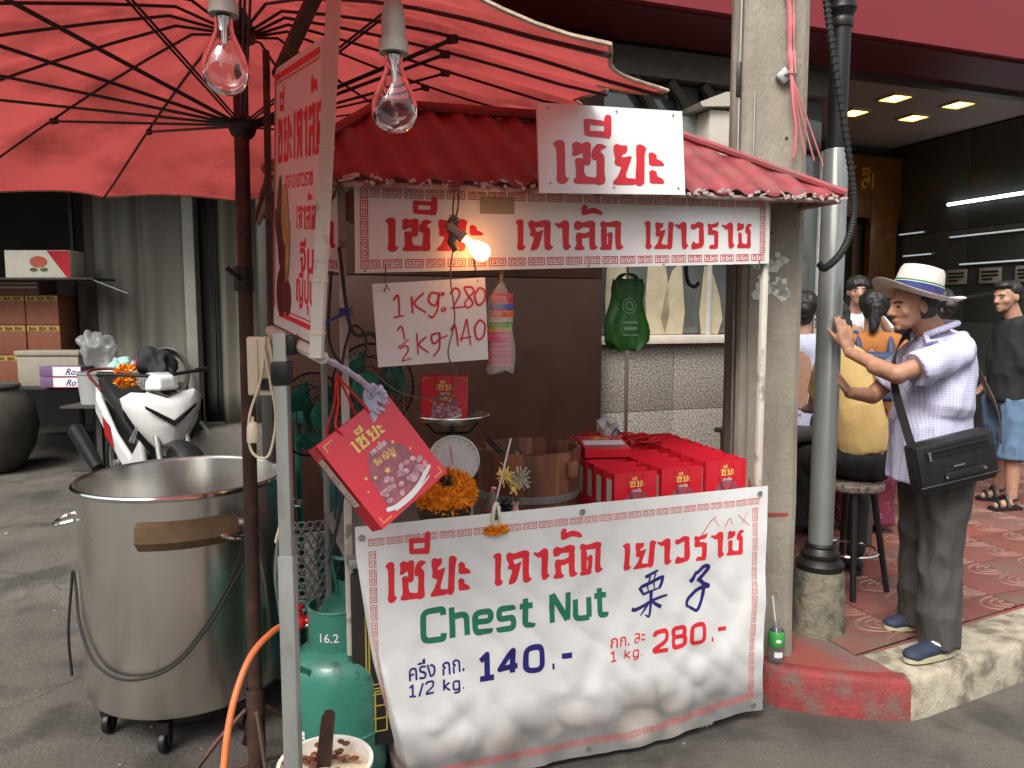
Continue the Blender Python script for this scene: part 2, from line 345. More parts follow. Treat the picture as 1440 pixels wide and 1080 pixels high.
def draw(name, shapes, m, parent, mp, off=.0012, step=.00012, cut=None, label=None, kind=None):
    """mp(x,y,o)->3d local point; cut=(dx,dy,x0,y0) slices shapes on a grid first so they follow a draped surface"""
    b = MB()
    for vs, ts, k in shapes:
        if cut:
            bm = bmesh.new(); bv = [bm.verts.new((x, y, 0)) for x, y in vs]
            for t in ts:
                try: bm.faces.new([bv[i] for i in t])
                except ValueError: pass
            xs = [v[0] for v in vs]; ys = [v[1] for v in vs]; dx, dy, X0, Y0 = cut
            for i in range(math.ceil((min(xs)-X0)/dx), math.floor((max(xs)-X0)/dx)+1):
                bmesh.ops.bisect_plane(bm, geom=bm.verts[:]+bm.edges[:]+bm.faces[:], plane_co=(X0+i*dx, 0, 0), plane_no=(1, 0, 0))
            for i in range(math.ceil((min(ys)-Y0)/dy), math.floor((max(ys)-Y0)/dy)+1):
                bmesh.ops.bisect_plane(bm, geom=bm.verts[:]+bm.edges[:]+bm.faces[:], plane_co=(0, Y0+i*dy, 0), plane_no=(0, 1, 0))
            bm.verts.index_update(); vs = [(v.co.x, v.co.y) for v in bm.verts]; ts = [[v.index for v in f.verts] for f in bm.faces]; bm.free()
        b.add([mp(x, y, off+k*step) for x, y in vs], ts)
    o = b.build(name, m, parent, label=label, smooth=False)
    return o
def rnd(pts, r, closed=False):
    out = []; n = len(pts)
    for i, p in enumerate(pts):
        if not closed and i in (0, n-1): out.append(p); continue
        a, b, c = Vector(pts[i-1]), Vector(p), Vector(pts[(i+1) % n]); q = min(r, (a-b).length*.48, (c-b).length*.48); A = b+(a-b).normalized()*q; C = b+(c-b).normalized()*q
        for t in (0, .25, .5, .75, 1): out.append(tuple(A*(1-t)**2+b*2*t*(1-t)+C*t*t))
    return out
WG = {'C': (.78, [([(.78, .80), (.78, 1), (0, 1), (0, 0), (.78, 0), (.78, .20)], .26)]), 'h': (.60, [([(0, 1), (0, 0)], 0), ([(0, .70), (.60, .70), (.60, 0)], .22)]), 'e': (.62, [([(.03, .37), (.62, .37), (.62, .70), (0, .70), (0, 0), (.60, 0), (.60, .09)], .2)]),
      's': (.60, [([(.58, .61), (.58, .70), (0, .70), (0, .36), (.60, .36), (.60, 0), (0, 0), (0, .09)], .15)]), 't': (.46, [([(.16, .96), (.16, 0), (.46, 0), (.46, .07)], .17), ([(-.08, .70), (.46, .70)], 0)]), 'N': (.70, [([(0, 0), (0, 1)], 0), ([(0, 1), (.70, 0)], 0), ([(.70, 0), (.70, 1)], 0)]),
      'u': (.62, [([(0, .70), (0, 0), (.62, 0)], .22), ([(.62, .70), (.62, 0)], 0)]), '1': (.42, [([(-.06, .78), (.22, 1), (.22, 0)], .01), ([(-.08, 0), (.5, 0)], 0)]), '4': (.76, [([(.56, 0), (.56, 1), (0, .27), (.78, .27)], .02)]), '2': (.68, [([(0, .80), (0, 1), (.68, 1), (.68, .55), (0, .12), (0, 0), (.70, 0)], .2)]),
      '.': (.06, [([(0, 0), (.10, 0)], 0)]), '-': (.42, [([(0, .44), (.44, .44)], 0)]), '/': (.36, [([(0, -.05), (.40, 1.03)], 0)]), 'k': (.50, [([(0, 1), (0, 0)], 0), ([(.50, .70), (.06, .36)], 0), ([(.06, .36), (.54, 0)], 0)]), ' ': (.30, []),
      '0': (.70, [([(0, 0), (0, 1), (.70, 1), (.70, 0)], -.28)]), '8': (.68, [([(.04, .52), (.04, 1), (.64, 1), (.64, .52)], -.17), ([(0, 0), (0, .52), (.68, .52), (.68, 0)], -.2)]), 'g': (.56, [([(0, 0), (0, .70), (.56, .70), (.56, 0)], -.2), ([(.56, .70), (.56, -.26), (.04, -.26)], .2)])}
def wide(text, x0, y0, h, width, lw=.17):
    """squared wide sans letters drawn as strokes"""
    tot = sum(WG[c][0]+.34 for c in text)-.34; sx = (width-h*lw)/(tot*h); cur = 0; out = []; k = 0
    for c in text:
        for pts, r in WG[c][1]:
            closed = r < 0; q = rnd(pts, abs(r), closed) if r else pts
            out.append(stroke2d([(x0+h*lw/2+(cur+x)*h*sx, y0+h*lw/2+y*h*(1-lw)) for x, y in q], h*lw, k % 4, closed)); k += 1
        cur += WG[c][0]+.34
    return out
def flat(o, ux, uy=(0, 0, 1)):     # plane mapper: origin, x axis, y axis; normal = x cross y
    o, ux, uy = Vector(o), Vector(ux).normalized(), Vector(uy).normalized(); n = ux.cross(uy)
    return lambda x, y, k: o+ux*x+uy*y+n*k
def quad(A, B, C, D, w, h):        # bilinear plate mapper A bl, B br, C tr, D tl ; x in 0..w, y in 0..h
    A, B, C, D = map(Vector, (A, B, C, D)); n = (B-A).cross(D-A).normalized()
    return lambda x, y, k: A*(1-x/w)*(1-y/h)+B*(x/w)*(1-y/h)+C*(x/w)*(y/h)+D*(1-x/w)*(y/h)+n*k

# ---------------------------------------------------------------- frames
YAW = .36205; CO = Vector((-.511, 2.351, 0)); CU = Vector((math.cos(YAW), math.sin(YAW), 0)); CV = Vector((-math.sin(YAW), math.cos(YAW), 0))
def CW(u, v, z): return CO+CU*u+CV*v+Vector((0, 0, z))
YB = R(19); BU = Vector((math.cos(YB), math.sin(YB), 0)); BV = Vector((-math.sin(YB), math.cos(YB), 0))
def BW(u, v, z): return BU*u+BV*v+Vector((0, 0, z))

# ---------------------------------------------------------------- the ground
mroad = mat('road_concrete', (.105, .095, .083), .78, var=.28, vs=2.2, col2=(.045, .04, .036), cover=.4, sharp=.18, cs=1.1, bump=.6, bs=45)
nt = mroad.node_tree; _p = nt.nodes['Principled BSDF']; _old = _p.inputs['Base Color'].links[0].from_socket
_tc2 = nt.nodes.new('ShaderNodeTexCoord')
_n = nt.nodes.new('ShaderNodeTexNoise'); _n.inputs['Scale'].default_value = 3.3; _n.inputs['Detail'].default_value = 8; nt.links.new(_tc2.outputs['Object'], _n.inputs['Vector'])
_r = nt.nodes.new('ShaderNodeValToRGB'); _r.color_ramp.elements[0].position = .5; _r.color_ramp.elements[1].position = .64
nt.links.new(_n.outputs[0], _r.inputs[0])
_s = nt.nodes.new('ShaderNodeTexNoise'); _s.inputs['Scale'].default_value = 160; nt.links.new(_tc2.outputs['Object'], _s.inputs['Vector'])
_sr = nt.nodes.new('ShaderNodeValToRGB'); _sr.color_ramp.elements[0].position = .35; _sr.color_ramp.elements[1].position = .72
_sr.color_ramp.elements[0].color = (.55, .55, .55, 1); _sr.color_ramp.elements[1].color = (1.5, 1.5, 1.45, 1); nt.links.new(_s.outputs[0], _sr.inputs[0])
_m = nt.nodes.new('ShaderNodeMix'); _m.data_type = 'RGBA'; _m.blend_type = 'MULTIPLY'; _m.inputs['Factor'].default_value = .75
nt.links.new(_old, _m.inputs['A']); nt.links.new(_sr.outputs[0], _m.inputs['B'])
_m2 = nt.nodes.new('ShaderNodeMix'); _m2.data_type = 'RGBA'; nt.links.new(_r.outputs[0], _m2.inputs['Factor']); nt.links.new(_m.outputs['Result'], _m2.inputs['A']); _m2.inputs['B'].default_value = (.048, .043, .037, 1)
_wn = nt.nodes.new('ShaderNodeTexNoise'); _wn.inputs['Scale'].default_value = 4; _wn.inputs['Detail'].default_value = 6; nt.links.new(_tc2.outputs['Object'], _wn.inputs['Vector'])
_wm = nt.nodes.new('ShaderNodeMix'); _wm.data_type = 'VECTOR'; _wm.inputs['Factor'].default_value = .22; nt.links.new(_tc2.outputs['Object'], _wm.inputs['A']); nt.links.new(_wn.outputs['Color'], _wm.inputs['B'])
_cv = nt.nodes.new('ShaderNodeTexVoronoi'); _cv.feature = 'DISTANCE_TO_EDGE'; _cv.inputs['Scale'].default_value = .5; nt.links.new(_wm.outputs['Result'], _cv.inputs['Vector'])
_cr = nt.nodes.new('ShaderNodeMapRange'); _cr.inputs['From Min'].default_value = .0; _cr.inputs['From Max'].default_value = .0035; _cr.inputs['To Min'].default_value = .45; nt.links.new(_cv.outputs['Distance'], _cr.inputs[0])
_mc = nt.nodes.new('ShaderNodeMix'); _mc.data_type = 'RGBA'; _mc.blend_type = 'MULTIPLY'; _mc.inputs['Factor'].default_value = 1; nt.links.new(_m2.outputs['Result'], _mc.inputs['A']); nt.links.new(_cr.outputs[0], _mc.inputs['B'])
nt.links.new(_mc.outputs['Result'], _p.inputs['Base Color'])
def ground_z(x, y):
    a = min(1, max(0, (y-3.7)/1.3)) if x < .2 else 0.
    return .17*a*a*(3-2*a)*min(1, max(0, (.2-x)/1.2))
g = MB(); xs = [-60, -30, -15, -9]+[-7+i*.2 for i in range(41)]+[1.5, 2.2, 4, 8, 15, 30, 60]; ys = [-60, -30, -10, -3]+[i*.2 for i in range(46)]+[12, 20, 40]
g.add([(x, y, ground_z(x, y)-(.03 if (x > 1.4 and y > 3.5) else 0)) for y in ys for x in xs], [(j*len(xs)+i, j*len(xs)+i+1, (j+1)*len(xs)+i+1, (j+1)*len(xs)+i) for j in range(len(ys)-1) for i in range(len(xs)-1)])
tag(g.build('road', mroad, ang=80), 'grey concrete street stained with oil and water', kind='structure')
# kerb outline (world), red painted corner then bare concrete
cor = [(.95, 3.14), (1.03, 3.08), (1.13, 2.99), (1.258, 2.945), (1.388, 2.912), (1.5, 2.897), (1.615, 2.893)]
bare = [(1.615, 2.893), (1.70, 2.925), (2.0, 3.075), (2.31, 3.233), (3.4, 3.79), (6.0, 5.1), (9.5, 6.9)]
def kerb_strip(name, pts, wd, m, lab, z=.17):
    b = MB(); k = len(pts); inn = []
    for i in range(k):
        a = Vector(pts[max(i-1, 0)]); c = Vector(pts[min(i+1, k-1)]); d = (c-a).normalized(); inn.append(Vector(pts[i])+Vector((-d.y, d.x))*wd)
    prof = lambda i: [Vector((*(Vector(pts[i])-(inn[i]-Vector(pts[i])).normalized()*.012), -.05)), Vector((*pts[i], z-.02)), Vector((*(Vector(pts[i])+(inn[i]-Vector(pts[i])).normalized()*.012), z-.004)), Vector((*(Vector(pts[i])+(inn[i]-Vector(pts[i])).normalized()*.035), z)), Vector((*inn[i], z)), Vector((*inn[i], -.05))]
    vs = []; fs = []
    nsub = 6; P = []
    for i in range(k-1):
        for q in range(nsub): P.append([prof(i)[j].lerp(prof(i+1)[j], q/nsub) for j in range(6)])
    P.append(prof(k-1))
    for row in P: vs += [p+Vector((0, 0, .004*noise.noise(p*6))) + Vector((noise.noise(p*9)*.006, noise.noise(p*8)*.006, 0)) if 0 < j < 4 else p for j, p in enumerate(row)]
    for i in range(len(P)-1):
        for j in range(5): fs.append((i*6+j, (i+1)*6+j, (i+1)*6+j+1, i*6+j+1))
    fs += [tuple(range(6)), tuple((len(P)-1)*6+j for j in range(5, -1, -1))]
    b.add(vs, fs); return tag(b.build(name, m, ang=60, fix=True), lab, kind='structure')
mredk = mat('kerb_red_paint', (.21, .03, .03), .7, var=.3, vs=7, col2=(.13, .085, .07), cover=.45, sharp=.14, cs=6, bump=.5, bs=70)
mkerb = mat('kerb_concrete', (.36, .32, .24), .85, var=.2, vs=14, col2=(.15, .13, .095), cover=.47, sharp=.16, cs=8, bump=.6, bs=70)
kerb_strip('kerb', cor, .065, mredk, 'rounded street corner kerb painted red')
kerb_strip('kerb', bare, .24, mkerb, 'bare pale concrete kerb running right from the red corner')
mpave = mat('corner_concrete', (.14, .115, .10), .8, var=.25, vs=7, col2=(.24, .06, .045), cover=.55, sharp=.25, cs=2.6, bump=.4, bs=60)
b = MB(); pp = [(.8, 3.3), (.98, 3.185), (1.07, 3.125), (1.155, 3.045), (1.275, 3.0), (1.395, 2.97), (1.5, 2.958), (1.612, 2.955), (1.56, 3.1), (1.70, 3.2), (2.2, 3.42), (9.3, 7.2), (8, 12), (-2, 9), (.3, 4.5)]
b.prism([(x, y, -.04) for x, y in pp], (0, 0, 1), .204)
tag(b.build('pavement', mpave, smooth=False), 'concrete bed of the pavement behind the kerb', kind='structure')
lt = MB(); rl = random.Random(11)
for k in range(420):
    x, y = rl.uniform(-3.5, 2.4), rl.uniform(1.9, 5.2)
    if (x > .9 and y > 2.75) : continue
    z = ground_z(x, y); q = rl.uniform(.003, .012)*(1 if rl.random() < .93 else 2.2); a = rl.uniform(0, 6)
    lt.add([(x+q*math.cos(a+t)*rl.uniform(.5, 1), y+q*math.sin(a+t)*rl.uniform(.5, 1), z+.002) for t in (0, 1.6, 3.1, 4.6)]+[(x, y, z+.002+q*rl.uniform(.3, .8))], [(0, 1, 4), (1, 2, 4), (2, 3, 4), (3, 0, 4)])
tag(lt.build('street_grit', mat('grit', (.20, .17, .13), .9, var=.6, vs=3, col2=(.42, .40, .36), cover=.35, cs=2.5), smooth=False), 'small grit and scraps scattered over the street', kind='stuff')
# red pavement slabs with raised fan rings
mt = [mat('paving_red', (.19, .062, .05), .6, var=.2, vs=7, col2=(.13, .07, .055), cover=.4, sharp=.3, cs=5, bump=.3, bs=90),
      mat('paving_red_worn', (.20, .072, .058), .65, var=.2, vs=7, col2=(.15, .10, .08), cover=.5, sharp=.3, cs=5, bump=.3, bs=90),
      mat('paving_red_fresh', (.215, .062, .046), .55, var=.15, vs=7, col2=(.17, .07, .05), cover=.35, sharp=.3, cs=5, bump=.3, bs=90)]
def tile_mesh(m):
    t = MB(); t.box((0, 0, -.012), (.388, .388, .03), bev=.004); nb = len(t.f)
    for cx, cy, rs in ((.188, -.095, (.085, .055, .028)), (.188, .095, (.085, .055, .028)), (0, 0, ())):
        for rr in rs:
            n = 12; P = []
            for k in range(n+1):
                a = R(90+180*k/n); d = Vector((math.cos(a)*1.9, math.sin(a), 0)); dn = Vector((math.cos(a), math.sin(a), 0)); c = Vector((cx, cy, 0))+d*rr
                P += [c-dn*.008+Vector((0, 0, .0028)), c-dn*.004+Vector((0, 0, .007)), c+dn*.004+Vector((0, 0, .007)), c+dn*.008+Vector((0, 0, .0028))]
            t.add(P, [(k*4+q, k*4+q+1, k*4+q+5, k*4+q+4) for k in range(n) for q in range(3)])
    o = t.build('paving_slab', m); me = o.data; me.materials.append(mridge)
    for p in me.polygons:
        if p.index >= nb: p.material_index = 1
    bpy.data.objects.remove(o); return me
mridge = mat('worn_ridge', (.27, .155, .12), .7, var=.25, vs=20, col2=(.17, .08, .06), cover=.5, sharp=.4, cs=9)
TM = [tile_mesh(m) for m in mt]
paving = thing('paving', None, None); paving['kind'] = 'structure'; paving['label'] = 'red pavement of square slabs with raised fan rings'
kn = Vector((-math.sin(R(27)), math.cos(R(27)), 0)); kp = Vector((1.66, 2.905, 0))+kn*.262
for i in range(24):
    for j in range(-2, 7):
        u = 1.42+.4*i; v = 2.98+.4*j; c = BW(u, v, 0)
        corners = [BW(u+a*.194, v+bb*.194, 0) for a in (-1, 1) for bb in (-1, 1)]
        dk = [(q-kp).dot(kn) for q in corners]
        if max(dk) < .02 or c.x < 1.45 or c.x > 8.5: continue
        left = c.x < 1.9 and c.y < 3.45
        if c.x < 1.5: continue
        me = TM[random.choice((0, 0, 1, 1, 2))]
        if min(dk) < 0:
            bm = bmesh.new(); bm.from_mesh(me); M4 = Matrix.Translation(c) @ Matrix.Rotation(YB, 4, 'Z'); inv = M4.inverted()
            bmesh.ops.bisect_plane(bm, geom=bm.verts[:]+bm.edges[:]+bm.faces[:], plane_co=inv @ kp, plane_no=inv.to_3x3() @ kn, clear_inner=True)
            if not bm.faces: bm.free(); continue
            m2 = me.copy(); bm.to_mesh(m2); bm.free(); me = m2
        o = bpy.data.objects.new('paving_slab', me); COL.objects.link(o); o.parent = paving
        o.location = (c.x, c.y, .1705+random.uniform(-.0015, .0015)); o.rotation_euler = (random.uniform(-.004, .004), random.uniform(-.004, .004), YB)

# ---------------------------------------------------------------- right hand shop building (street frame)
mmaroon = mat('maroon_polished_stone', (.038, .017, .012), .42, var=.2, vs=3, spec=.2)
mgran = mat('speckled_granite', (.27, .235, .175), .7, var=.1, vs=4, bump=.2, bs=150)
_nt = mgran.node_tree; _v = _nt.nodes.new('ShaderNodeTexNoise'); _v.inputs['Scale'].default_value = 75; _v.inputs['Detail'].default_value = 2; _t = _nt.nodes.new('ShaderNodeTexCoord'); _nt.links.new(_t.outputs['Object'], _v.inputs[0])
_c = _nt.nodes.new('ShaderNodeValToRGB'); _c.color_ramp.elements[0].position = .42; _c.color_ramp.elements[0].color = (.12, .105, .09, 1); _c.color_ramp.elements[1].position = .56; _c.color_ramp.elements[1].color = (.33, .31, .265, 1)
_nt.links.new(_v.outputs[0], _c.inputs[0]); _nt.links.new(_c.outputs[0], _nt.nodes['Principled BSDF'].inputs['Base Color'])
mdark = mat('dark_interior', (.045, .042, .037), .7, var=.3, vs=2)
mglassb = mat('black_gloss_panel', (.055, .06, .058), .14, var=.1, spec=.6)
msoff = mat('soffit_panel', (.34, .30, .26), .6, var=.06)
mfas = mat('awning_red', (.19, .012, .018), .5, var=.06)
mfas2 = mat('awning_maroon', (.10, .010, .012), .5, var=.1)
mbeam = mat('grey_beam', (.13, .13, .115), .6, var=.2)
mglz = mat('window_glass', (.10, .11, .105), .06, var=.1, spec=.8)
mgold = mat('gold_stone', (.17, .075, .02), .35, var=.3, vs=6, metal=.2)
shop = thing('shop_building', 'shopfront with red awning band, maroon stone pier and granite base', 'building', BW(0, 0, 0), YB)
def bb(name, u0, u1, v0, v1, z0, z1, m, par=None, bev=.004, lab=None):
    return MB().box(((u0+u1)/2, (v0+v1)/2, (z0+z1)/2), (u1-u0, v1-v0, z1-z0), bev=bev).build(name, m, par or shop, label=lab)
# maroon pier: stone panels with joints
bb('stone_panel', .1, 2.48, 5.12, 5.2, .15, 1.9, mmaroon); bb('stone_panel', .1, 2.48, 5.12, 5.2, 1.906, 3.66, mmaroon)
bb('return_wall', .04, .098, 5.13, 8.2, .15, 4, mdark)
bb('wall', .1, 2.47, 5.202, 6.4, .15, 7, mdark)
for k in range(3):
    bb('granite_panel', 2.484+k*.72, 2.484+k*.72+.716, 5.28, 5.36, .15, .86, mgran); bb('granite_panel', 2.484+k*.72, 2.484+k*.72+.716, 5.28, 5.36, .864, 1.40, mgran)
bb('window_sill', 2.484, 4.66, 5.2, 5.4, 1.405, 1.47, mat('cream_sill', (.55, .50, .42), .5))
win = bb('shop_window', 2.484, 4.66, 5.36, 5.4, 1.47, 3.0, mdark, lab='shop window over the granite base with pale cut-outs for reflections and hand-like shapes')
bb('pane', 2.50, 3.52, 5.335, 5.345, 1.48, 2.98, mglz, win); bb('pane', 3.56, 4.64, 5.335, 5.345, 1.48, 2.98, mglz, win)
for u in (2.49, 3.54, 4.64): bb('mullion', u-.02, u+.02, 5.30, 5.333, 1.47, 3.02, mat('mullion_white', (.5, .5, .47), .4) if u < 3 else bpy.data.materials['mullion_white'], win)
# pale leaf shaped cut-outs standing in for window reflections and hand-like shapes
mfin = mat('pale_reflection', (.42, .36, .24), .6, var=.15)
fin = MB()
for u, s_, h_ in ((2.62, 1, 1.0), (3.30, -1, .62), (3.48, 1, .6), (2.98, 1, .95)):
    pts = [(u+s_*(.0), 0), (u+s_*.16, 0), (u+s_*.2, .2*h_), (u+s_*.17, .5*h_), (u+s_*.10, .82*h_), (u+s_*.02, h_*.93), (u+s_*.0, .6*h_), (u-s_*.02, .3*h_)]
    fin.prism([(x, 5.318, 1.475+z) for x, z in pts], (0, 1, 0), .012)
fin.build('reflection_shape', mfin, win, fix=True)
# upper frontage under the awning
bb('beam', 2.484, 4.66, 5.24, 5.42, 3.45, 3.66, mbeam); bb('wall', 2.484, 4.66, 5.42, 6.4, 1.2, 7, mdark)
bb('upper_pane', 2.50, 3.42, 5.34, 5.36, 3.03, 3.44, mglz); bb('upper_pane', 3.46, 4.64, 5.34, 5.36, 3.03, 3.44, mglz)
cv = MB()
for u in (2.8, 3.12, 3.42):
    cv.tube(bez([(u, 5.28, 3.44), (u+.14, 5.27, 3.25), (u+.22, 5.27, 3.05), (u+.22, 5.28, 2.6)], 6), [.045]*19, 8)
cv.build('curved_bracket', mat('olive_steel', (.07, .065, .045), .5), shop)
# glass box sign and white cabinet above the cart roof
gb = thing('glass_case', 'small greenish glass case left of the white cabinet', 'case', BW(3.05, 5.05, 2.75), YB)
MB().box((0, 0, .18), (.34, .16, .36)).build('pane', mat('green_glass', (.25, .30, .27), .15, var=.1, spec=.6), gb); 
f = MB(); f.box((.175, -.08, .18), (.015, .015, .38)); f.box((-.175, -.08, .18), (.015, .015, .38)); f.box((0, -.08, .365), (.365, .016, .016)); f.build('frame', K['chrome'], gb)
ac = thing('roof_cabinet', 'cream metal cabinet with sloping cap above the cart roof', 'cabinet', BW(3.42, 4.95, 2.62), YB)
MB().box((0, 0, .25), (.5, .3, .5), bev=.01).build('body', mat('cream_cabinet', (.50, .45, .38), .5, var=.1), ac)
MB().prism([(-.34, -.19, .5), (.3, -.19, .56), (.3, -.19, .62), (-.14, -.19, .62), (-.36, -.19, .53)], (0, 1, 0), .38).build('cap', bpy.data.materials['cream_cabinet'], ac, smooth=False)
MB().box((.06, -.165, .42), (.26, .04, .12), bev=.006).box((.06, -.19, .365), (.28, .05, .015)).build('vent_hood', bpy.data.materials['cream_cabinet'], ac)
# awning band: bright fascia, maroon underside, soffit
aw = bb('awning_fascia', -1.5, 12, 4.58, 4.64, 3.70, 6.5, mfas, bev=0)
bb('awning_underside', -1.5, 12, 4.642, 5.22, 3.68, 3.72, mfas2, bev=0); bb('fascia_trim', 4.0, 12, 5.222, 5.32, 3.64, 3.74, mat('dark_trim', (.06, .055, .05), .4), bev=0)
bb('upper_wall', -1.5, 12, 4.645, 4.9, 3.73, 9, mbeam, bev=0)  # unseen facade above the awning, carried up to block light from behind
bb('soffit', 4.66, 12, 5.322, 9, 3.72, 3.8, msoff, bev=0)
# recessed entrance
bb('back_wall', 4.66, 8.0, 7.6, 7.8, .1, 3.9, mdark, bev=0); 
portal = thing('entrance_portal', 'gold brown stone portal with gilt Thai lettering at the back', 'portal', BW(6.9, 7.46, .17), YB)
MB().box((-.82, 0, 1.3), (.30, .1, 2.6), bev=.01).box((.55, 0, 1.6), (.42, .1, 3.2), bev=.01).build('pillar', mgold, portal)
MB().box((0, .01, 3.02), (1.9, .1, .75), bev=.01).build('lintel', mgold, portal)
draw('lettering', font2d('นาวาวน์ สิทาส', .34, -.72, 3.0, bold=.02, width=1.45), mat('gilt', (.75, .42, .06), .3, metal=.5), portal, flat((0, -.043, 0), (1, 0, 0)), off=.006)
for x in (-.55, -.2, .16): MB().box((x, .03, 1.28), (.07, .05, 2.55), bev=.005).build('door_stile', mat('brown_wood', (.09, .045, .02), .5) if x < -.5 else bpy.data.materials['brown_wood'], portal)
sw = bb('side_wall', 7.75, 7.95, 4.2, 7.6, .1, 4.2, mdark, bev=0)
for k in range(3):
    for z0, z1 in ((.2, 1.55), (1.556, 2.6), (2.606, 3.7)): bb('gloss_panel', 7.70, 7.75, 7.58-(k+1)*1.12, 7.58-k*1.12-.008, z0, z1, mglassb, bev=.003)
# lit ceiling lamps
ml = emis('warm_lamp', (1, .62, .12), 5)
for k, (x, y) in enumerate([(3.69, 7.42), (4.435, 7.65), (3.53, 7.95), (4.255, 8.15), (5.6, 8.6)]):
    t = thing('ceiling_light', ['square yellow ceiling light, front left of the five', 'square yellow ceiling light, front right over the hat man', 'square yellow ceiling light nearest the lamp post', 'square yellow ceiling light second in the back row', 'square yellow ceiling light at far right by the gloss wall'][k], 'ceiling light', (x, y, 3.715), YB, 'square ceiling lights')
    MB().box((0, 0, 0), (.20, .20, .02), bev=.004).build('diffuser', ml, t); f = MB()
    for a in range(4): f.box(rotz(a*PI/2) @ Vector((.115, 0, -.001)), (.025, .25, .03), rotz(a*PI/2))
    f.build('frame', K['cream'], t)
mrefl = emis('reflection_glow', (.85, .95, 1), 5); mrefl2 = emis('reflection_glow_dim', (.7, .85, .9), .28)  # glowing strips that stand in for tube reflections in the gloss wall
for k, (v, z, L_, mm, lab) in enumerate([(6.15, 2.9, 1.1, mrefl, 'bright reflection of a fluorescent tube high on the black gloss wall'), (5.0, 2.75, .9, mrefl, 'white tube reflection cut by the right edge of the view'), (6.2, 2.52, .9, mrefl2, 'dim upper thin reflection below the bright one'), (6.1, 2.2, .8, mrefl2, 'dim lower thin reflection below the bright one'), (7.2, 2.62, .35, mrefl2, 'short dim reflection near the inner corner of gloss wall'), (7.1, 2.35, .4, mrefl2, 'lower short dim reflection near the inner corner of gloss wall')]):
    t = thing('tube_reflection', lab, 'tube reflection', BW(7.66, v, z), YB, 'tube reflections on the gloss wall')
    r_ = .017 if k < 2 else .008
    MB().tube([(0, -L_/2, 0), (0, L_/2, 0)], r_, 8).build('tube', mm, t); MB().box((.02, 0, 0), (.02, L_+.06, .03), bev=.004).build('reflection_backing', K['cream'] if k < 2 else K['grey_steel'], t)
# small lit counter cases in the shop and the shop counter
ct = thing('glass_counter', 'dark glass shop counter with steel top at the back', 'counter', BW(6.5, 7.0, .17), YB)
MB().box((.35, 0, .5), (1.5, .5, 1.0), bev=.01).build('body', mat('dark_green_panel', (.012, .016, .014), .4), ct); MB().box((.35, 0, 1.02), (1.55, .55, .03), bev=.005).build('top', K['grey_steel'], ct)
MB().box((.35, -.1, 1.33), (1.5, .02, .55)).build('pane', mglassb, ct); f = MB(); f.tube([(-.4, -.1, 1.6), (1.1, -.1, 1.6)], .012); f.tube([(-.4, -.1, 1.03), (-.4, -.1, 1.6)], .012); f.build('rail', K['chrome'], ct)
pb = thing('notice_box', 'cream box with a keyhole at the right edge of the view', 'box', BW(6.0, 4.35, 1.78), YB)
MB().box((.2, 0, .15), (.5, .16, .33), bev=.015).build('box', K['cream'], pb); MB().box((0.03, -.083, .1), (.02, .01, .05)).build('keyhole', K['black'], pb)
for k in range(3):
    t = thing('lit_plaque', ['left of three small pale plaques on the gloss wall', 'middle of three small pale plaques on the gloss wall', 'right of three small pale plaques on the gloss wall'][k], 'plaque', BW(7.68, 6.55-k*.42, 1.98), YB, 'pale plaques on the gloss wall')
    MB().box((0, 0, .08), (.02, .26, .17), bev=.003).build('plate', mat('plaque', (.3, .3, .26), .4), t)
    MB().box((-.012, 0, .08), (.006, .2, .02)).box((-.012, 0, .12), (.006, .2, .02)).box((-.012, .03, .04), (.006, .12, .02)).build('lettering', K['black'], t)

opp = thing('opposite_light_blocker', 'unseen plain building added across the street to shape the light', 'building', (0, -13, 0))  # unseen, added to cut low light; gap and pale walls feed reflections
MB().box((-18, -3, 4.5), (30, 6, 9)).box((16, -3, 4), (26, 6, 8)).build('wall', mat('pale_render', (.42, .40, .36), .8), opp)

# ---------------------------------------------------------------- left hand alley (dark store front)
mshut = mat('curtain_grey', (.19, .18, .15), .7, var=.2, vs=3, stretch=(1, 1, .2)); mshut2 = mat('curtain_pale', (.36, .34, .28), .7, var=.2, vs=3, stretch=(1, 1, .2))
store = thing('dark_storefront', 'dark store with grey folding shutters behind the motorbike', 'building', (0, 0, 0))
def lb(name, x0, x1, y0, y1, z0, z1, m, bev=.006, par=None): return MB().box(((x0+x1)/2, (y0+y1)/2, (z0+z1)/2), (x1-x0, y1-y0, z1-z0), bev=bev).build(name, m, par or store)
lb('back_wall', -9, 0, 9.4, 9.6, 0, 5, mdark, 0); lb('roof', -9, -1.1, 6.2, 9.6, 3.3, 5.5, mdark, 0); lb('side_wall', -9, -8.8, 4, 9.5, 0, 5, mdark, 0)  # the roof is unseen, added to keep daylight out of the alley
lb('pillar', -4.47, -4.2, 7.9, 8.2, .1, 3.3, mat('brown_pillar', (.075, .055, .042), .7)); lb('post', -3.18, -3.07, 7.3, 7.42, .1, 3.3, mat('pale_post', (.24, .235, .21), .6, var=.15))
lb('shelf_post', -4.62, -4.58, 7.9, 7.94, .1, 3.3, mdark); lb('platform', -3.4, .6, 7.25, 9, .1, .5, mat('platform_cement', (.13, .12, .105), .8, var=.2, bump=.3), .02)
lb('threshold', -5.6, -3.4, 8.2, 9, .1, .3, mdark, .01)
def folds(x0, x1, m, amp=.035, wl=.13, y=7.7, z0=.5, z1=3.3, nm='shutter_curtain'):
    MB().grid(lambda i, j: (x0+(x1-x0)*i, y+amp*math.sin((x0+(x1-x0)*i)/wl*2*PI+1.3*noise.noise(Vector((i*6, j*.7, x0))))+.02*noise.noise(Vector((i*9, j*2, 3))), z0+(z1-z0)*j), 160, 8).build(nm, m, store, ang=180, thick=.006)
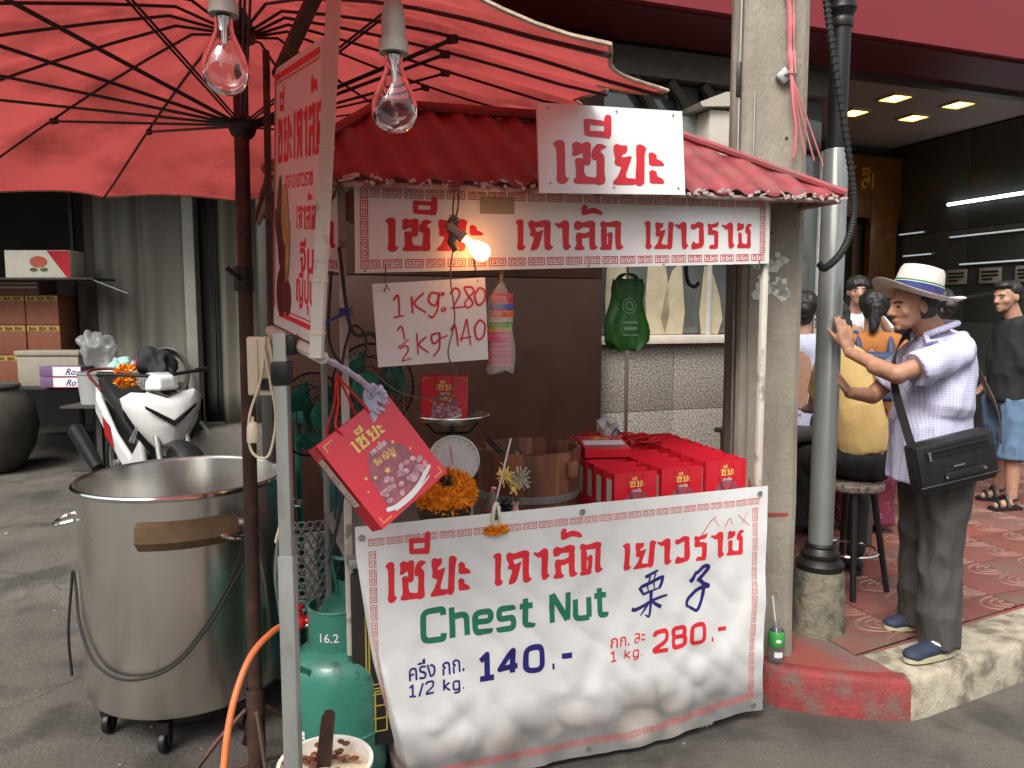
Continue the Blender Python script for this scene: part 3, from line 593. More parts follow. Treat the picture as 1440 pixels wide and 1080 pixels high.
folds(-4.3, -3.22, mshut, .03, .26, 7.78); folds(-3.02, -1.4, mshut2, .06, .24, 7.75); folds(-3.22, -3.02, mdark, .01, .1, 7.85); folds(-1.4, .6, mshut2, .025, .2, 7.8)

# ---------------------------------------------------------------- the big red umbrella
def canopy_material(name, col):
    m = mat(name, col, .75, var=.1, vs=3, col2=tuple(c*.42 for c in col), cover=.42, sharp=.22, cs=2.4, transl=.46, bump=.7, bs=6)
    return m
mcan = canopy_material('umbrella_cloth', (.50, .082, .075))
UX, UY, NR = -.86, 2.45, 16
um = thing('market_umbrella', 'huge red cloth umbrella with dark ribs shading the left side of the cart', 'umbrella', (UX, UY, 0))
def can_z(r, a):
    x = r*math.cos(a); return 2.62-.38*(r/1.5)**1.25+.045*x/1.5+ftab(a, 1)*(r/1.3)**2
RIMT = [(1.36, -.115), (1.16, -.04), (1.2, .07), (1.3, .2), (1.4, .15), (1.5, .05), (1.52, 0), (1.55, 0), (1.6, -.02), (1.62, -.02), (1.6, -.0), (1.55, 0), (1.52, 0), (1.5, -.0), (1.52, -.01), (1.5, -.115)]
def ftab(a, j):
    x = (math.degrees(a)+24)/22.5 % NR; i = int(x) % NR; f = x-int(x); f = f*f*(3-2*f); return RIMT[i][j]*(1-f)+RIMT[(i+1) % NR][j]*f
def rim(a): return ftab(a, 0)
RA = [R(-24+22.5*k) for k in range(NR)]
cn = MB(); ns, nr_ = 10, 14; vs = [(0, 0, 2.64)]; ring = []
for i in range(NR):
    for k in range(ns):
        t = k/ns; a = RA[i]+R(22.5)*t; sag = 4*t*(1-t)
        for j in range(1, nr_+1):
            q = j/nr_; r = rim(a)*q*(1-.075*sag*q**2); z = can_z(r, a)-.035*sag*math.sin(q*PI*.9)*q - .02*sag*q + .008*noise.noise(Vector((r*4*math.cos(a), r*4*math.sin(a), 1)))
            vs.append((r*math.cos(a), r*math.sin(a), z))
n = NR*ns; fs = []
for c in range(n):
    d = (c+1) % n; fs.append((0, 1+c*nr_, 1+d*nr_))
    for j in range(nr_-1): fs.append((1+c*nr_+j, 1+c*nr_+j+1, 1+d*nr_+j+1, 1+d*nr_+j))
cn.add(vs, fs); can = cn.build('canopy', mcan, um, ang=60)
# hem with frayed light edge
hem = MB(); edge = [Vector(vs[1+c*nr_+nr_-1]) for c in range(n)]
hem.tube(edge, .005, 6, closed=True); hem.build('hem', mat('frayed_hem', (.5, .36, .27), .8, var=.3, vs=40, bump=.3), can)
for i in range(NR):
    a = RA[i]; rr = rim(a); P = lambda q, dz=0: Vector((rr*q*math.cos(a), rr*q*math.sin(a), can_z(rr*q, a)-.018+dz))
    rib = MB().tube([Vector((.05*math.cos(a), .05*math.sin(a), 2.53))]+[P(q/8, -.012 if q < 8 else 0) for q in range(1, 9)], .0048, 6).build('rib', K['blackm'], um)
    jt = P(.56, -.02); sm = MB(); o_ = Vector((-math.sin(a), math.cos(a), 0))*.006
    sm.tube([Vector((.045*math.cos(a), .045*math.sin(a), 2.25))+o_, jt+o_], .0034, 6).tube([Vector((.045*math.cos(a), .045*math.sin(a), 2.25))-o_, jt-o_], .0034, 6)
    sm.box(jt, (.032, .016, .022), a, bev=.003); sm.build('strut', K['blackm'], rib)
MB().lathe([(0, 2.505), (.048, 2.505), (.052, 2.53), (.042, 2.555), (.02, 2.60), (0, 2.6)], 20).build('hub', K['blackm'], um)
MB().lathe([(.026, 2.205), (.036, 2.215), (.046, 2.24), (.046, 2.255), (.03, 2.268), (.026, 2.275)], 20).build('runner', K['blackm'], um)
MB().tube([(-.022, 0, .02), (-.012, 0, 1.3), (0, 0, 2.6)], .023, 14).build('pole', K['rust'], um)
cl = MB().tube([(-.012, 0, 1.72), (-.012, 0, 1.80)], .031, 12); cl.tube([(-.012, -.03, 1.76), (-.012, -.085, 1.77), (-.03, -.1, 1.79)], .008, 6); cl.build('crank', K['blackm'], um)
ft = MB().lathe([(.03, 0), (.03, .36), (.027, .37)], 14, (-.022, 0, 0))
for a in range(4):
    d_ = Vector((math.cos(a*PI/2+.5), math.sin(a*PI/2+.5), 0)); c_ = Vector((-.022, 0, 0)); ft.tube([c_+d_*.03+Vector((0, 0, .3)), c_+d_*.12+Vector((0, 0, .22)), c_+d_*.30+Vector((0, 0, .012))], .009, 6); ft.tube([c_+d_*.03+Vector((0, 0, .1)), c_+d_*.2+Vector((0, 0, .1))], .006, 6)
ft.build('foot_stand', K['rust'], um)

# ---------------------------------------------------------------- clear bulbs on cords
mbulb = bpy.data.materials.new('bulb_glass'); mbulb.use_nodes = True; _g = mbulb.node_tree.nodes['Principled BSDF']
_g.inputs['Transmission Weight'].default_value = 1; _g.inputs['IOR'].default_value = 1.15; _g.inputs['Roughness'].default_value = .02; _g.inputs['Base Color'].default_value = (.96, .95, .95, 1); _g.inputs['Coat Weight'].default_value = .6; _g.inputs['Specular IOR Level'].default_value = 1
def bulb(loc, top, lab, s=1., lit=False, tilt=0., nm='light_bulb'):
    """loc = socket bottom; glass hangs below"""
    t = thing(nm, lab, 'light bulb', loc, rot=(0, tilt, 0), group='clear light bulbs'); sk = MB(); sk.lathe([(0, .075*s), (.012*s, .075*s), (.017*s, .06*s), (.0185*s, .045*s), (.0185*s, .016*s), (.0225*s, .014*s), (.0225*s, -.004), (.0, -.004)], 20)
    sk.build('socket', mat('socket_porcelain', (.40, .36, .31), .45, var=.15) if 'socket_porcelain' not in bpy.data.materials else bpy.data.materials['socket_porcelain'], t)
    pr = [(.0135, -.004), (.0135, -.018), (.0155, -.03), (.022, -.045), (.031, -.064), (.0355, -.082), (.0345, -.098), (.027, -.112), (.015, -.12), (0, -.1225)]
    pin = [(max(0, r-.0011), z+(.0011 if i > 6 else 0)) for i, (r, z) in enumerate(pr)]
    if lit: MB().lathe([(r*s, z*s) for r, z in pr], 28).build('glass', emis('lit_glass', (1, .42, .12), 8), t)
    else:
        MB().lathe([(r*s, z*s) for r, z in pr]+[(r*s, z*s) for r, z in pin[::-1]], 32).build('glass', mbulb, t)
        MB().lathe([(0, -.05*s), (.004*s, -.046*s), (.005*s, -.02*s), (.009*s, -.006*s)], 12).tube([(-.002, 0, -.045*s), (-.014*s, 0, -.07*s)], .0006, 5).tube([(.002, 0, -.045*s), (.014*s, 0, -.07*s)], .0006, 5).tube([(-.014*s, 0, -.07*s), (0, .008*s, -.074*s), (.014*s, 0, -.07*s)], .0005, 5).build('filament_stem', K['chrome'], t)
    if top: c = MB().tube([(0, 0, .07*s), (.001, 0, (top-loc[2])*.5), (0, 0, top-loc[2])], .0032, 6); c.build('cord', K['cream'], t)
    return t
bulb((-.445, 1.2, 2.110), 2.36, 'large clear bulb hanging from the umbrella at upper left', 1.0)
bulb((-.2, 1.31, 2.09), 2.34, 'large clear bulb hanging from the umbrella above the cart roof', 1.1)

# ---------------------------------------------------------------- stock pot
pot = thing('stock_pot', 'huge dented stainless steel cooking pot on casters left of the cart', 'pot', (-1.335, 2.985, 0))
RP = .385
def sag(r, z): return (r, z)
body = MB().lathe([(0, .15), (RP-.035, .15), (RP-.012, .16), (RP, .185), (RP, .975), (RP+.012, .985), (RP+.012, .995), (RP-.003, .997), (RP-.008, .985), (RP-.008, .2), (0, .19)], 72)
body.build('body', K['steel'], pot)
rimb = MB(); rimb.tube([(RP*1.02*math.cos(2*PI*i/64), RP*1.02*math.sin(2*PI*i/64), .99) for i in range(64)], .009, 8, closed=True); rimb.build('rim', K['chrome'], pot)
for a in (200, 20, 320):
    d_ = Vector((math.cos(R(a)), math.sin(R(a)), 0)); s_ = Vector((-d_.y, d_.x, 0)); z = .83 if a != 200 else .84
    MB().tube(bez([d_*RP+s_*.07+Vector((0, 0, z+.02)), d_*(RP+.05)+s_*.065+Vector((0, 0, z+.01)), d_*(RP+.075)+s_*.03+Vector((0, 0, z)), d_*(RP+.075)-s_*.03+Vector((0, 0, z)), d_*(RP+.05)-s_*.065+Vector((0, 0, z+.01)), d_*RP-s_*.07+Vector((0, 0, z+.02))], 5), .009, 8).build('handle', K['chrome'], pot)
# brown scorched tray bracket on the front
def arc(r, a0, a1, z, n=18): return [Vector((r*math.cos(R(a0+(a1-a0)*k/n)), r*math.sin(R(a0+(a1-a0)*k/n)), z)) for k in range(n+1)]
tr = MB(); A_ = [arc(RP+.003, 270, 320, .905), arc(RP+.026, 270, 320, .893), arc(RP+.030, 270, 320, .835), arc(RP+.003, 270, 320, .80)]
n_ = 19; tr.add([p for r_ in A_ for p in r_], [(j*n_+i, j*n_+i+1, ((j+1) % 4)*n_+i+1, ((j+1) % 4)*n_+i) for j in range(4) for i in range(n_-1)]+[tuple(j*n_ for j in range(4)), tuple(j*n_+n_-1 for j in range(3, -1, -1))])
tr.build('scorched_bracket', mat('scorched_metal', (.23, .155, .085), .5, metal=.5, var=.25, vs=9, col2=(.10, .06, .035), cover=.35, cs=6), pot, ang=30, fix=True)
MB().lathe([(.25, .10), (.30, .10), (.30, .15), (.25, .15)], 40, closed=True).build('base_ring', K['blackm'], pot)
for a in (215, 330, 90, 275):
    c_ = Vector((.31*math.cos(R(a)), .31*math.sin(R(a)), 0)); w_ = MB(); w_.lathe([(0, -.013), (.038, -.013), (.042, -.008), (.042, .008), (.038, .013), (0, .013)], 20, c_+Vector((0, 0, .043)), Matrix.Rotation(PI/2, 3, 'Y') @ Matrix.Rotation(0, 3, 'X')); w_.box(c_+Vector((0, 0, .10)), (.05, .045, .05), bev=.005); w_.box(c_+Vector((.019, 0, .065)), (.004, .03, .07)); w_.box(c_+Vector((-.019, 0, .065)), (.004, .03, .07))
    w_.build('caster', K['blackm'], pot)
pc = lambda a, z, e=.012: Vector((-1.335, 2.985, 0))+Vector(((RP+e)*math.cos(R(a)), (RP+e)*math.sin(R(a)), z))
cab = thing('black_cable', 'black power cable sagging across the front of the steel pot', 'cable', pc(205, .6))
MB().tube(bez([pc(200, .22, .05), pc(203, .40, .05), pc(205, .58, .03), pc(206, .655, .02), pc(209, .60), pc(222, .47), pc(240, .36), pc(262, .325), pc(285, .37), pc(303, .5), pc(318, .65), pc(330, .8, .05)], 8), .0055, 7).build('cable', K['rubber'], cab, world=True)

# ---------------------------------------------------------------- the cart
roofm = mat('roof_red_sheet', (.26, .045, .052), .5, metal=.05, var=.3, vs=6, col2=(.22, .09, .08), cover=.42, sharp=.2, cs=7, bump=.15, bs=30)
cart = thing('street_cart', 'chestnut vendor cart with red corrugated hip roof and white posts', 'cart', CW(0, 0, 0), YAW)
CWD, CDP = 1.61, .62
for (u, v, nm) in ((-.01, .05, 0), (CWD-.02, .0, 1), (-.01, CDP, 2)):
    MB().box((u, v, 1.1), (.024, .024, 1.92), bev=.004).build('post', K['whitepaint'] if nm != 2 else K['grey_steel'], cart)
MB().box((CWD/2, CDP/2, .845), (CWD+.04, CDP+.04, .03), bev=.004).build('counter_top', K['grey_steel'], cart)
fr = MB()
for z in (.55, .16):
    for v in (0, CDP): fr.box((CWD/2+.12, v, z), (CWD-.25, .025, .025))
    for u in (CWD,): fr.box((u, CDP/2, z), (.025, CDP, .025))
fr.box((CWD/2+.12, CDP/2, .17), (CWD-.3, CDP-.05, .01)); fr.box((CWD/2+.14, CDP, .5), (CWD-.28, .008, .66)); fr.build('frame', K['blackm'], cart)
for u in (.62, 1.35):
    wb = MB(); M3 = Matrix.Rotation(PI/2, 3, 'X'); wb.lathe([(.10, -.015), (.125, -.02), (.135, 0), (.125, .02), (.10, .015)], 32, (u, .12, .135), M3, closed=True); wh = wb.build('wheel', K['rubber'], cart)
    sp = MB().lathe([(0, -.03), (.02, -.03), (.02, .03), (0, .03)], 16, (u, .12, .135), M3)
    for k in range(8): sp.tube([(u, .12, .135), (u+.11*math.cos(k*PI/4), .12, .135+.11*math.sin(k*PI/4))], .004, 5)
    sp.build('spokes', K['grey_steel'], wh)
# corrugated hip roof
def eave(u): return 2.045+.045*(u/1.9)
U0, U1, V0 = -.24, 1.88, -.10
def roof_face(kind):
    b = MB(); n = 180; rows = 8; A = []
    rd = .5; rise = .335
    for j in range(rows+1):
        q = j/rows
        for i in range(n+1):
            t = i/n
            if kind == 'front':
                a0 = U0; a1 = U1; u = a0+(a1-a0)*t; hip = .42; lo = U0+hip*q; hi = U1-hip*1.35*q; ue = min(max(u, lo), hi); v = V0+rd*q; z = eave(ue)+rise*q; uu = ue
                ph = ue/.112*2*PI
            elif kind == 'right':
                v0 = V0+.0; v1 = 1.1; lo = V0+rd*q; hi = 1.05-rd*q; v = min(max(v0+(v1-v0)*t, lo), hi); uu = U1-.42*1.35*q; z = eave(uu)+.0+rise*q; ph = v/.112*2*PI
            elif kind == 'left':
                v0 = V0; v1 = 1.1; lo = V0+rd*q; hi = 1.05-rd*q; v = min(max(v0+(v1-v0)*t, lo), hi); uu = U0+.42*q; z = eave(uu)+rise*q; ph = v/.112*2*PI
            else:
                lo = U0+.42*q; hi = U1-.42*1.35*q; u = U0+(U1-U0)*t; uu = min(max(u, lo), hi); v = 1.05-rd*q; z = eave(uu)+rise*q; ph = uu/.112*2*PI
            s = math.sin(ph); z += .014*(abs(s)**.6)*(1 if s > 0 else -.35) + .006*noise.noise(Vector((uu*5, v*5, 2)))
            A.append((uu, v, z))
    b.add(A, [(j*(n+1)+i, j*(n+1)+i+1, (j+1)*(n+1)+i+1, (j+1)*(n+1)+i) for j in range(rows) for i in range(n)])
    return b
for kd in ('front', 'right', 'left', 'back'):
    roof_face(kd).build('roof_sheet', roofm, cart, ang=70, fix=True, thick=.003)
rg = MB()
rz_ = lambda u: eave(u)+.335+.02
rg.tube([(U0+.42, .4, rz_(.1)), (U1-.567, .4, rz_(1.4))], .022, 8); rg.tube([(U1-.567, .4, rz_(1.4)), (U1, V0, eave(U1)+.016)], .017, 8); rg.tube([(U0+.42, .4, rz_(.1)), (U0, V0, eave(U0)+.016)], .017, 8)
rg.build('ridge_cap', roofm, cart)
ra = MB(); ra.tube([(U0+.02, V0+.015, eave(U0)-.012), (U1-.02, V0+.015, eave(U1)-.012)], .010, 8); ra.tube([(U1-.02, V0+.01, eave(U1)-.012), (U1-.02, 1.03, eave(U1)-.012)], .010, 8); ra.tube([(U0+.02, V0+.01, eave(U0)-.012), (U0+.02, 1.03, eave(U0)-.012)], .010, 8)
for u in (0, CWD-.02): ra.tube([(u, V0+.01, eave(u)-.012), (u, CDP, eave(u)-.012)], .009, 8)
ra.build('eave_frame', mat('flaking_paint_frame', (.40, .30, .26), .7, var=.4, vs=40, col2=(.16, .05, .04), cover=.45, cs=20), cart)
fl = MB()      # curls of flaking white paint on the eave
for k in range(120):
    u = random.uniform(U0, U1); q = random.random(); fl.box((u, V0-.004, eave(u)+random.uniform(-.012, .012)), (random.uniform(.006, .03), .003, random.uniform(.004, .012)), Matrix.Rotation(random.uniform(-.6, .6), 3, 'Y'))
tag(fl.build('paint_flakes', mat('paint_flake', (.52, .43, .38), .7, var=.2), cart), kind='stuff')

# ---------------------------------------------------------------- signs on the cart
def screws(par, pts, r=.004, m='blackm'):
    for p in pts: MB().disc(p, r, 8, (0, -1, 0), .002).build('screw', K[m], par)
# long name board
LS = thing('name_board', 'long white name board with red key border and Thai name under the roof', 'sign', CW(0, 0, 0), YAW)
A_, B_, C_, D_ = (.018, -.026, 1.772), (1.588, -.026, 1.838), (1.580, -.026, 2.080), (.020, -.026, 2.040)
SW, SH = 1.565, .262
pl = MB(); pl.prism([A_, B_, C_, D_], (0, 1, 0), .006); pl.build('board', K['white'], LS, smooth=False)
mp = quad(A_, B_, C_, D_, SW, SH)
sh = []
for i in range(22): sh += meander(.018+i*.0698, SH-.034, .057, .024, .0028); 
for i in range(22): sh += meander(.018+i*.0698, .014, .057, .024, .0028)
for i in range(3): sh += meander(.018, .045+i*.062, .022, .055, .0028, True); sh += meander(SW-.042, .045+i*.062, .022, .055, .0028, True)
draw('key_border', sh, K['red'], LS, mp)
for q in (thai('เซียะ', .095, .062, .105, .34), thai('เกาลัด', .530, .062, .105, .415), thai('เยาวราช', 1.02, .062, .105, .475)): draw('lettering', q, K['red'], LS, mp)
draw('tape_patch', [rect2d(.405, .183, .525, .235)], mat('tape', (.34, .27, .18), .5), LS, mp, off=.002)
screws(LS, [mp(x, y, .0015) for x, y in ((.03, .006), (.8, .006), (1.52, .006), (1.1, .006), (.4, .255))], .003, 'blackm')
# square name board on the roof
TS = thing('roof_board', 'small white board on the roof front with large red Thai word', 'sign', CW(0, 0, 0), YAW)
A_, B_, C_, D_ = (.590, -.135, 2.032), (1.135, -.135, 2.055), (1.130, -.112, 2.340), (.588, -.112, 2.318)
MB().prism([A_, B_, C_, D_], (0, 1, 0), .008).build('board', K['white'], TS, smooth=False); mp = quad(A_, B_, C_, D_, .57, .286)
draw('lettering', thai('เซียะ', .055, .028, .142, .455), K['red'], TS, mp)
screws(TS, [mp(x, y, .0015) for x, y in ((.04, .27), (.30, .272), (.53, .27), (.04, .03), (.28, .022), (.54, .022))], .0035, 'grey_steel')
# side return board behind the tall board
SS = thing('corner_board', 'short white return board with red Thai letters on the left end of the cart', 'sign', CW(0, 0, 0), YAW)
A_, B_, C_, D_ = (-.20, .03, 1.80), (-.03, -.01, 1.775), (-.03, -.01, 2.03), (-.20, .03, 2.03)
MB().prism([A_, B_, C_, D_], (0, 1, 0), .006).build('board', K['white'], SS, smooth=False); mp = quad(A_, B_, C_, D_, .18, .255)
sh = []
for i in range(3): sh += meander(.0+i*.062, .225, .05, .022, .003)+meander(.0+i*.062, .01, .05, .022, .003)
draw('key_border', sh, K['red'], SS, mp); draw('lettering', thai('ลัด', .01, .07, .085, .12)+thai('เ', .145, .07, .085), K['red'], SS, mp)

# ---------------------------------------------------------------- banner
BN = thing('banner', 'creased white vinyl banner covering the cart front with chestnut prices', 'banner', CW(0, 0, 0), YAW)
WB, ZB0, ZB1 = 1.612, .048, .972
NU, NV = 96, 56; DU, DV = WB/NU, (ZB1-ZB0)/NV
ties = [(1.30, .19), (.30, .26), (.80, .27)]
def cloth(u, z):
    t = (ZB1-z)/(ZB1-ZB0); d = 0.
    d += .010*math.sin(u*9+z*4+1)*t + .014*noise.noise(Vector((u*2.2, z*2.6, 1.3)))*min(1, t*2.5)
    d += .011*noise.noise(Vector(((u-z*.55)*9, z*2.2, 5.)))*min(1, t*3)
    d += .008*(1-abs(noise.noise(Vector(((u+z*.8)*7, z*3, 9.))))*3)*min(1, t*2)
    d += .004*noise.noise(Vector((u*22, z*16, 2.)))*min(1, t*2)
    for cx, cz in ties:
        dx, dz = u-cx, z-cz; r = math.hypot(dx, dz)+1e-4; a = math.atan2(dz, dx)
        d += .0055*math.sin(a*3+cx*5+2*noise.noise(Vector((a, cx, 1))))*math.exp(-((r-.06)/.09)**2)*min(1, r/.05); d += .012*math.exp(-(r/.035)**2)
    for cx in (.25, .86, 1.5): d += .006*math.exp(-((u-cx-(ZB1-z)*.35)/.035)**2)*math.exp(-t*2.5)
    return d
def cloth3(u, z):
    d = cloth(u, z); fold = .19*((ZB1-z)/.92)**1.15-.012
    w_ = 0 if u > fold else fold-u
    uu = u if w_ == 0 else fold-w_*.25; dd = w_*.9
    sagz = .012*math.sin(u/WB*PI)*(.972-z)  # hem hangs a touch lower in the middle
    return Vector((uu, -.034+d*.8-.018*((ZB1-z)/.92)+dd, z-sagz*1.2+.008*math.sin(u*5)*(1 if z < .3 else 0)*(.3-z)*3))
NODE = [[cloth3(i*DU, ZB0+j*DV) for j in range(NV+1)] for i in range(NU+1)]
def bil(u, z, k):
    x = min(max(u/DU, 0), NU-1e-6); y = min(max((z-ZB0)/DV, 0), NV-1e-6); i, j = int(x), int(y); fx, fy = x-i, y-j
    a, b, c, d = NODE[i][j], NODE[i+1][j], NODE[i+1][j+1], NODE[i][j+1]
    p = a+(b-a)*fx+(d-a)*fy if fx+fy <= 1 else c+(d-c)*(1-fx)+(b-c)*(1-fy)
    nn = (b-a).cross(d-a); nn = nn.normalized() if nn.length > 1e-9 else Vector((0, -1, 0))
    return p+nn*k*.8
mban = mat('banner_vinyl', (.80, .80, .79), .38, var=.04, vs=2, col2=(.72, .70, .66), cover=.35, sharp=.4, cs=3)
# printed chestnut photograph across the foot of the banner (grey brown nuts)
nt = mban.node_tree; p_ = nt.nodes['Principled BSDF']; old = p_.inputs['Base Color'].links[0].from_socket
tc = nt.nodes.new('ShaderNodeTexCoord'); sx = nt.nodes.new('ShaderNodeSeparateXYZ'); nt.links.new(tc.outputs['Object'], sx.inputs[0])
mpn = nt.nodes.new('ShaderNodeMapping'); mpn.inputs['Scale'].default_value = (5.2, 0, 6.8); nt.links.new(tc.outputs['Object'], mpn.inputs[0])
vo = nt.nodes.new('ShaderNodeTexVoronoi'); vo.feature = 'SMOOTH_F1'; vo.inputs['Smoothness'].default_value = .12; vo.inputs['Scale'].default_value = 1; vo.inputs['Randomness'].default_value = .75; nt.links.new(mpn.outputs[0], vo.inputs['Vector'])
cr = nt.nodes.new('ShaderNodeValToRGB'); es = cr.color_ramp.elements; es[0].position = .05; es[0].color = (.66, .63, .60, 1); es[1].position = .6; es[1].color = (.085, .06, .045, 1)
e2 = es.new(.28); e2.color = (.42, .37, .33, 1); e3 = es.new(.45); e3.color = (.24, .19, .155, 1); nt.links.new(vo.outputs['Distance'], cr.inputs[0])
nz = nt.nodes.new('ShaderNodeTexNoise'); nz.inputs['Scale'].default_value = 3; nt.links.new(tc.outputs['Object'], nz.inputs[0])
ad = nt.nodes.new('ShaderNodeMath'); ad.operation = 'MULTIPLY_ADD'; ad.inputs[1].default_value = -.22; nt.links.new(nz.outputs[0], ad.inputs[0]); nt.links.new(sx.outputs['Z'], ad.inputs[2])
xg = nt.nodes.new('ShaderNodeMath'); xg.operation = 'MULTIPLY_ADD'; xg.inputs[1].default_value = -.02; nt.links.new(sx.outputs['X'], xg.inputs[0]); nt.links.new(ad.outputs[0], xg.inputs[2])
mr = nt.nodes.new('ShaderNodeMapRange'); mr.inputs['From Min'].default_value = .17; mr.inputs['From Max'].default_value = .02; mr.inputs['To Min'].default_value = 0; mr.inputs['To Max'].default_value = .75; nt.links.new(xg.outputs[0], mr.inputs[0])
ve = nt.nodes.new('ShaderNodeTexVoronoi'); ve.feature = 'DISTANCE_TO_EDGE'; ve.inputs['Scale'].default_value = 1; ve.inputs['Randomness'].default_value = .75; nt.links.new(mpn.outputs[0], ve.inputs['Vector'])
vr = nt.nodes.new('ShaderNodeMapRange'); vr.inputs['From Max'].default_value = .11; vr.inputs['To Min'].default_value = .28; vr.interpolation_type = 'SMOOTHSTEP'; nt.links.new(ve.outputs['Distance'], vr.inputs[0])
mm = nt.nodes.new('ShaderNodeMix'); mm.data_type = 'RGBA'; mm.blend_type = 'MULTIPLY'; mm.inputs['Factor'].default_value = 1; nt.links.new(cr.outputs[0], mm.inputs['A']); nt.links.new(vr.outputs[0], mm.inputs['B'])
mx = nt.nodes.new('ShaderNodeMix'); mx.data_type = 'RGBA'; nt.links.new(mr.outputs[0], mx.inputs['Factor']); nt.links.new(old, mx.inputs['A']); nt.links.new(mm.outputs['Result'], mx.inputs['B']); nt.links.new(mx.outputs['Result'], p_.inputs['Base Color'])
bv = MB(); bv.add([NODE[i][j] for j in range(NV+1) for i in range(NU+1)], [t for j in range(NV) for i in range(NU) for t in ((j*(NU+1)+i, j*(NU+1)+i+1, (j+1)*(NU+1)+i), (j*(NU+1)+i+1, (j+1)*(NU+1)+i+1, (j+1)*(NU+1)+i))])
bo = bv.build('sheet', mban, BN, ang=180)
CUT = (DU, DV, 0, ZB0)
def slant(shapes, x0, y0, sl):
    return [([(x, y+(x-x0)*sl) for x, y in v], t, k) for v, t, k in shapes]
Z = lambda z: 1.65-(1.65-z)*.907
sh = []
for i in range(26): x = .042+i*.0592; sh += slant(meander(x, .906, .049, .021, .0026), .04, 0, -.001)
for i in range(26): sh += meander(.042+i*.0592, .105-.015*math.sin(i/26*PI), .049, .021, .0026)
for i in range(13): sh += meander(.042, .135+i*.0585, .021, .049, .0026, True); sh += meander(1.545, .135+i*.0585, .021, .049, .0026, True)
draw('key_border', sh, K['pink'], BN, bil, cut=CUT)
for tl in (thai('เซียะ', .094, Z(.612), .138, .306), thai('เกาลัด', .464, Z(.622), .117, .43), thai('เยาวราช', .965, Z(.612), .105, .550)): draw('thai_name', tl, K['bred'], BN, bil, cut=CUT)
draw('english_word', wide('Chest', .206, Z(.440), .122, .415), K['green'], BN, bil, cut=CUT); draw('english_word', wide('Nut', .672, Z(.440), .122, .236), K['green'], BN, bil, cut=CUT)
# brush written characters, traced as tapering strokes
def br(pts, w0, w1=None, k=0):
    q = [Vector((x, y, 0)) for x, y in pts]; q = bez(q, 4) if len(q) > 2 else q; n = len(q); w1 = w1 or w0*.7
    return stroke2d([(p.x, p.y) for p in q], [((w0+(w1-w0)*i/(n-1))*(.8 if i in (0, n-1) else 1)) for i in range(n)], k)
def cj(pts, k, w0=24, w1=None): return br([((x-500)/285*.178+.0, (785-y)/285*.165) for x, y in pts], w0/285*.17, (w1 or w0*.6)/285*.17, k)
zi1 = [cj([(588, 530), (640, 512), (682, 500)], 0, 24), cj([(622, 528), (612, 575)], 1, 20), cj([(662, 515), (648, 565)], 2, 18), cj([(550, 590), (562, 615), (580, 645)], 3, 26), cj([(556, 592), (640, 566), (705, 548), (712, 556), (700, 592), (684, 618)], 4, 24, 20), cj([(578, 640), (630, 628), (682, 616)], 0, 18), cj([(604, 580), (614, 632)], 1, 16), cj([(648, 568), (656, 622)], 2, 16),
       cj([(494, 720), (520, 728), (600, 702), (700, 672), (742, 668)], 3, 26, 14), cj([(632, 630), (628, 700), (616, 765), (604, 784), (584, 768)], 4, 26, 10), cj([(606, 704), (582, 735), (550, 772)], 0, 22, 8), cj([(636, 690), (662, 716), (700, 740)], 1, 16, 28)]
def cz(pts, k, w0=24, w1=None): return br([((x-860)/175*.112, (750-y)/280*.178) for x, y in pts], w0/280*.19, (w1 or w0*.6)/280*.19, k)
zi2 = [cz([(888, 560), (905, 540), (925, 498)], 0, 30, 18), cz([(918, 510), (945, 500), (975, 478), (1000, 472), (1012, 488), (985, 520), (948, 548)], 1, 22, 26), cz([(935, 545), (960, 560), (985, 590), (985, 640), (970, 690), (938, 738), (910, 728), (875, 705)], 2, 26, 16), cz([(872, 706), (860, 690), (872, 660), (910, 632), (960, 610), (1030, 600)], 3, 18, 26), cz([(975, 575), (1005, 590), (1028, 604)], 4, 16, 24)]
mv = lambda L_, x, y: [([(a+x, b+y) for a, b in v], t, k) for v, t, k in L_]
draw('chinese_character', mv(zi1, 1.008, Z(.412)), K['navy'], BN, bil, cut=CUT); draw('chinese_character', mv(zi2, 1.243, Z(.392)), K['navy'], BN, bil, cut=CUT)
draw('half_price', wide('140', .41, Z(.262), .102, .245, .2), K['navy'], BN, bil, cut=CUT); draw('price_dash', wide('.-', .675, Z(.262), .102, .09, .2), K['navy'], BN, bil, cut=CUT)
draw('half_unit', font2d('ครึ่ง กก.', .075, .163, Z(.318), bold=.012, width=.195)+wide('1/2 kg.', .163, Z(.256), .045, .19, .15), K['navy'], BN, bil, cut=CUT)
draw('full_price', wide('280', 1.093, Z(.250), .090, .24, .19), K['bred'], BN, bil, cut=CUT); draw('price_dash', wide('.-', 1.353, Z(.250), .090, .085, .19), K['bred'], BN, bil, cut=CUT)
draw('full_unit', font2d('กก. ละ', .065, .912, Z(.313), bold=.008, width=.148)+wide('1 kg.', .912, Z(.256), .040, .135, .14), K['bred'], BN, bil, cut=CUT)
scr = [br([(1.30, .80), (1.34, .85), (1.37, .875)], .004), br([(1.36, .865), (1.385, .835)], .003), br([(1.41, .83), (1.43, .86), (1.445, .835)], .004), br([(1.47, .87), (1.50, .845), (1.53, .82)], .003), br([(1.49, .83), (1.52, .875)], .003)]
draw('pen_scribble', scr, K['pink'], BN, bil, cut=CUT)
for u, z in ((.02, .935), (.80, .945), (1.572, .945), (.83, .075), (1.57, .075)):
    MB().lathe([(.004, 0), (.011, 0), (.011, .003), (.004, .003)], 14, bil(u, z, .003), Vector((0, -1, 0)).to_track_quat('Z', 'Y').to_matrix()).build('grommet', K['grey_steel'], BN)
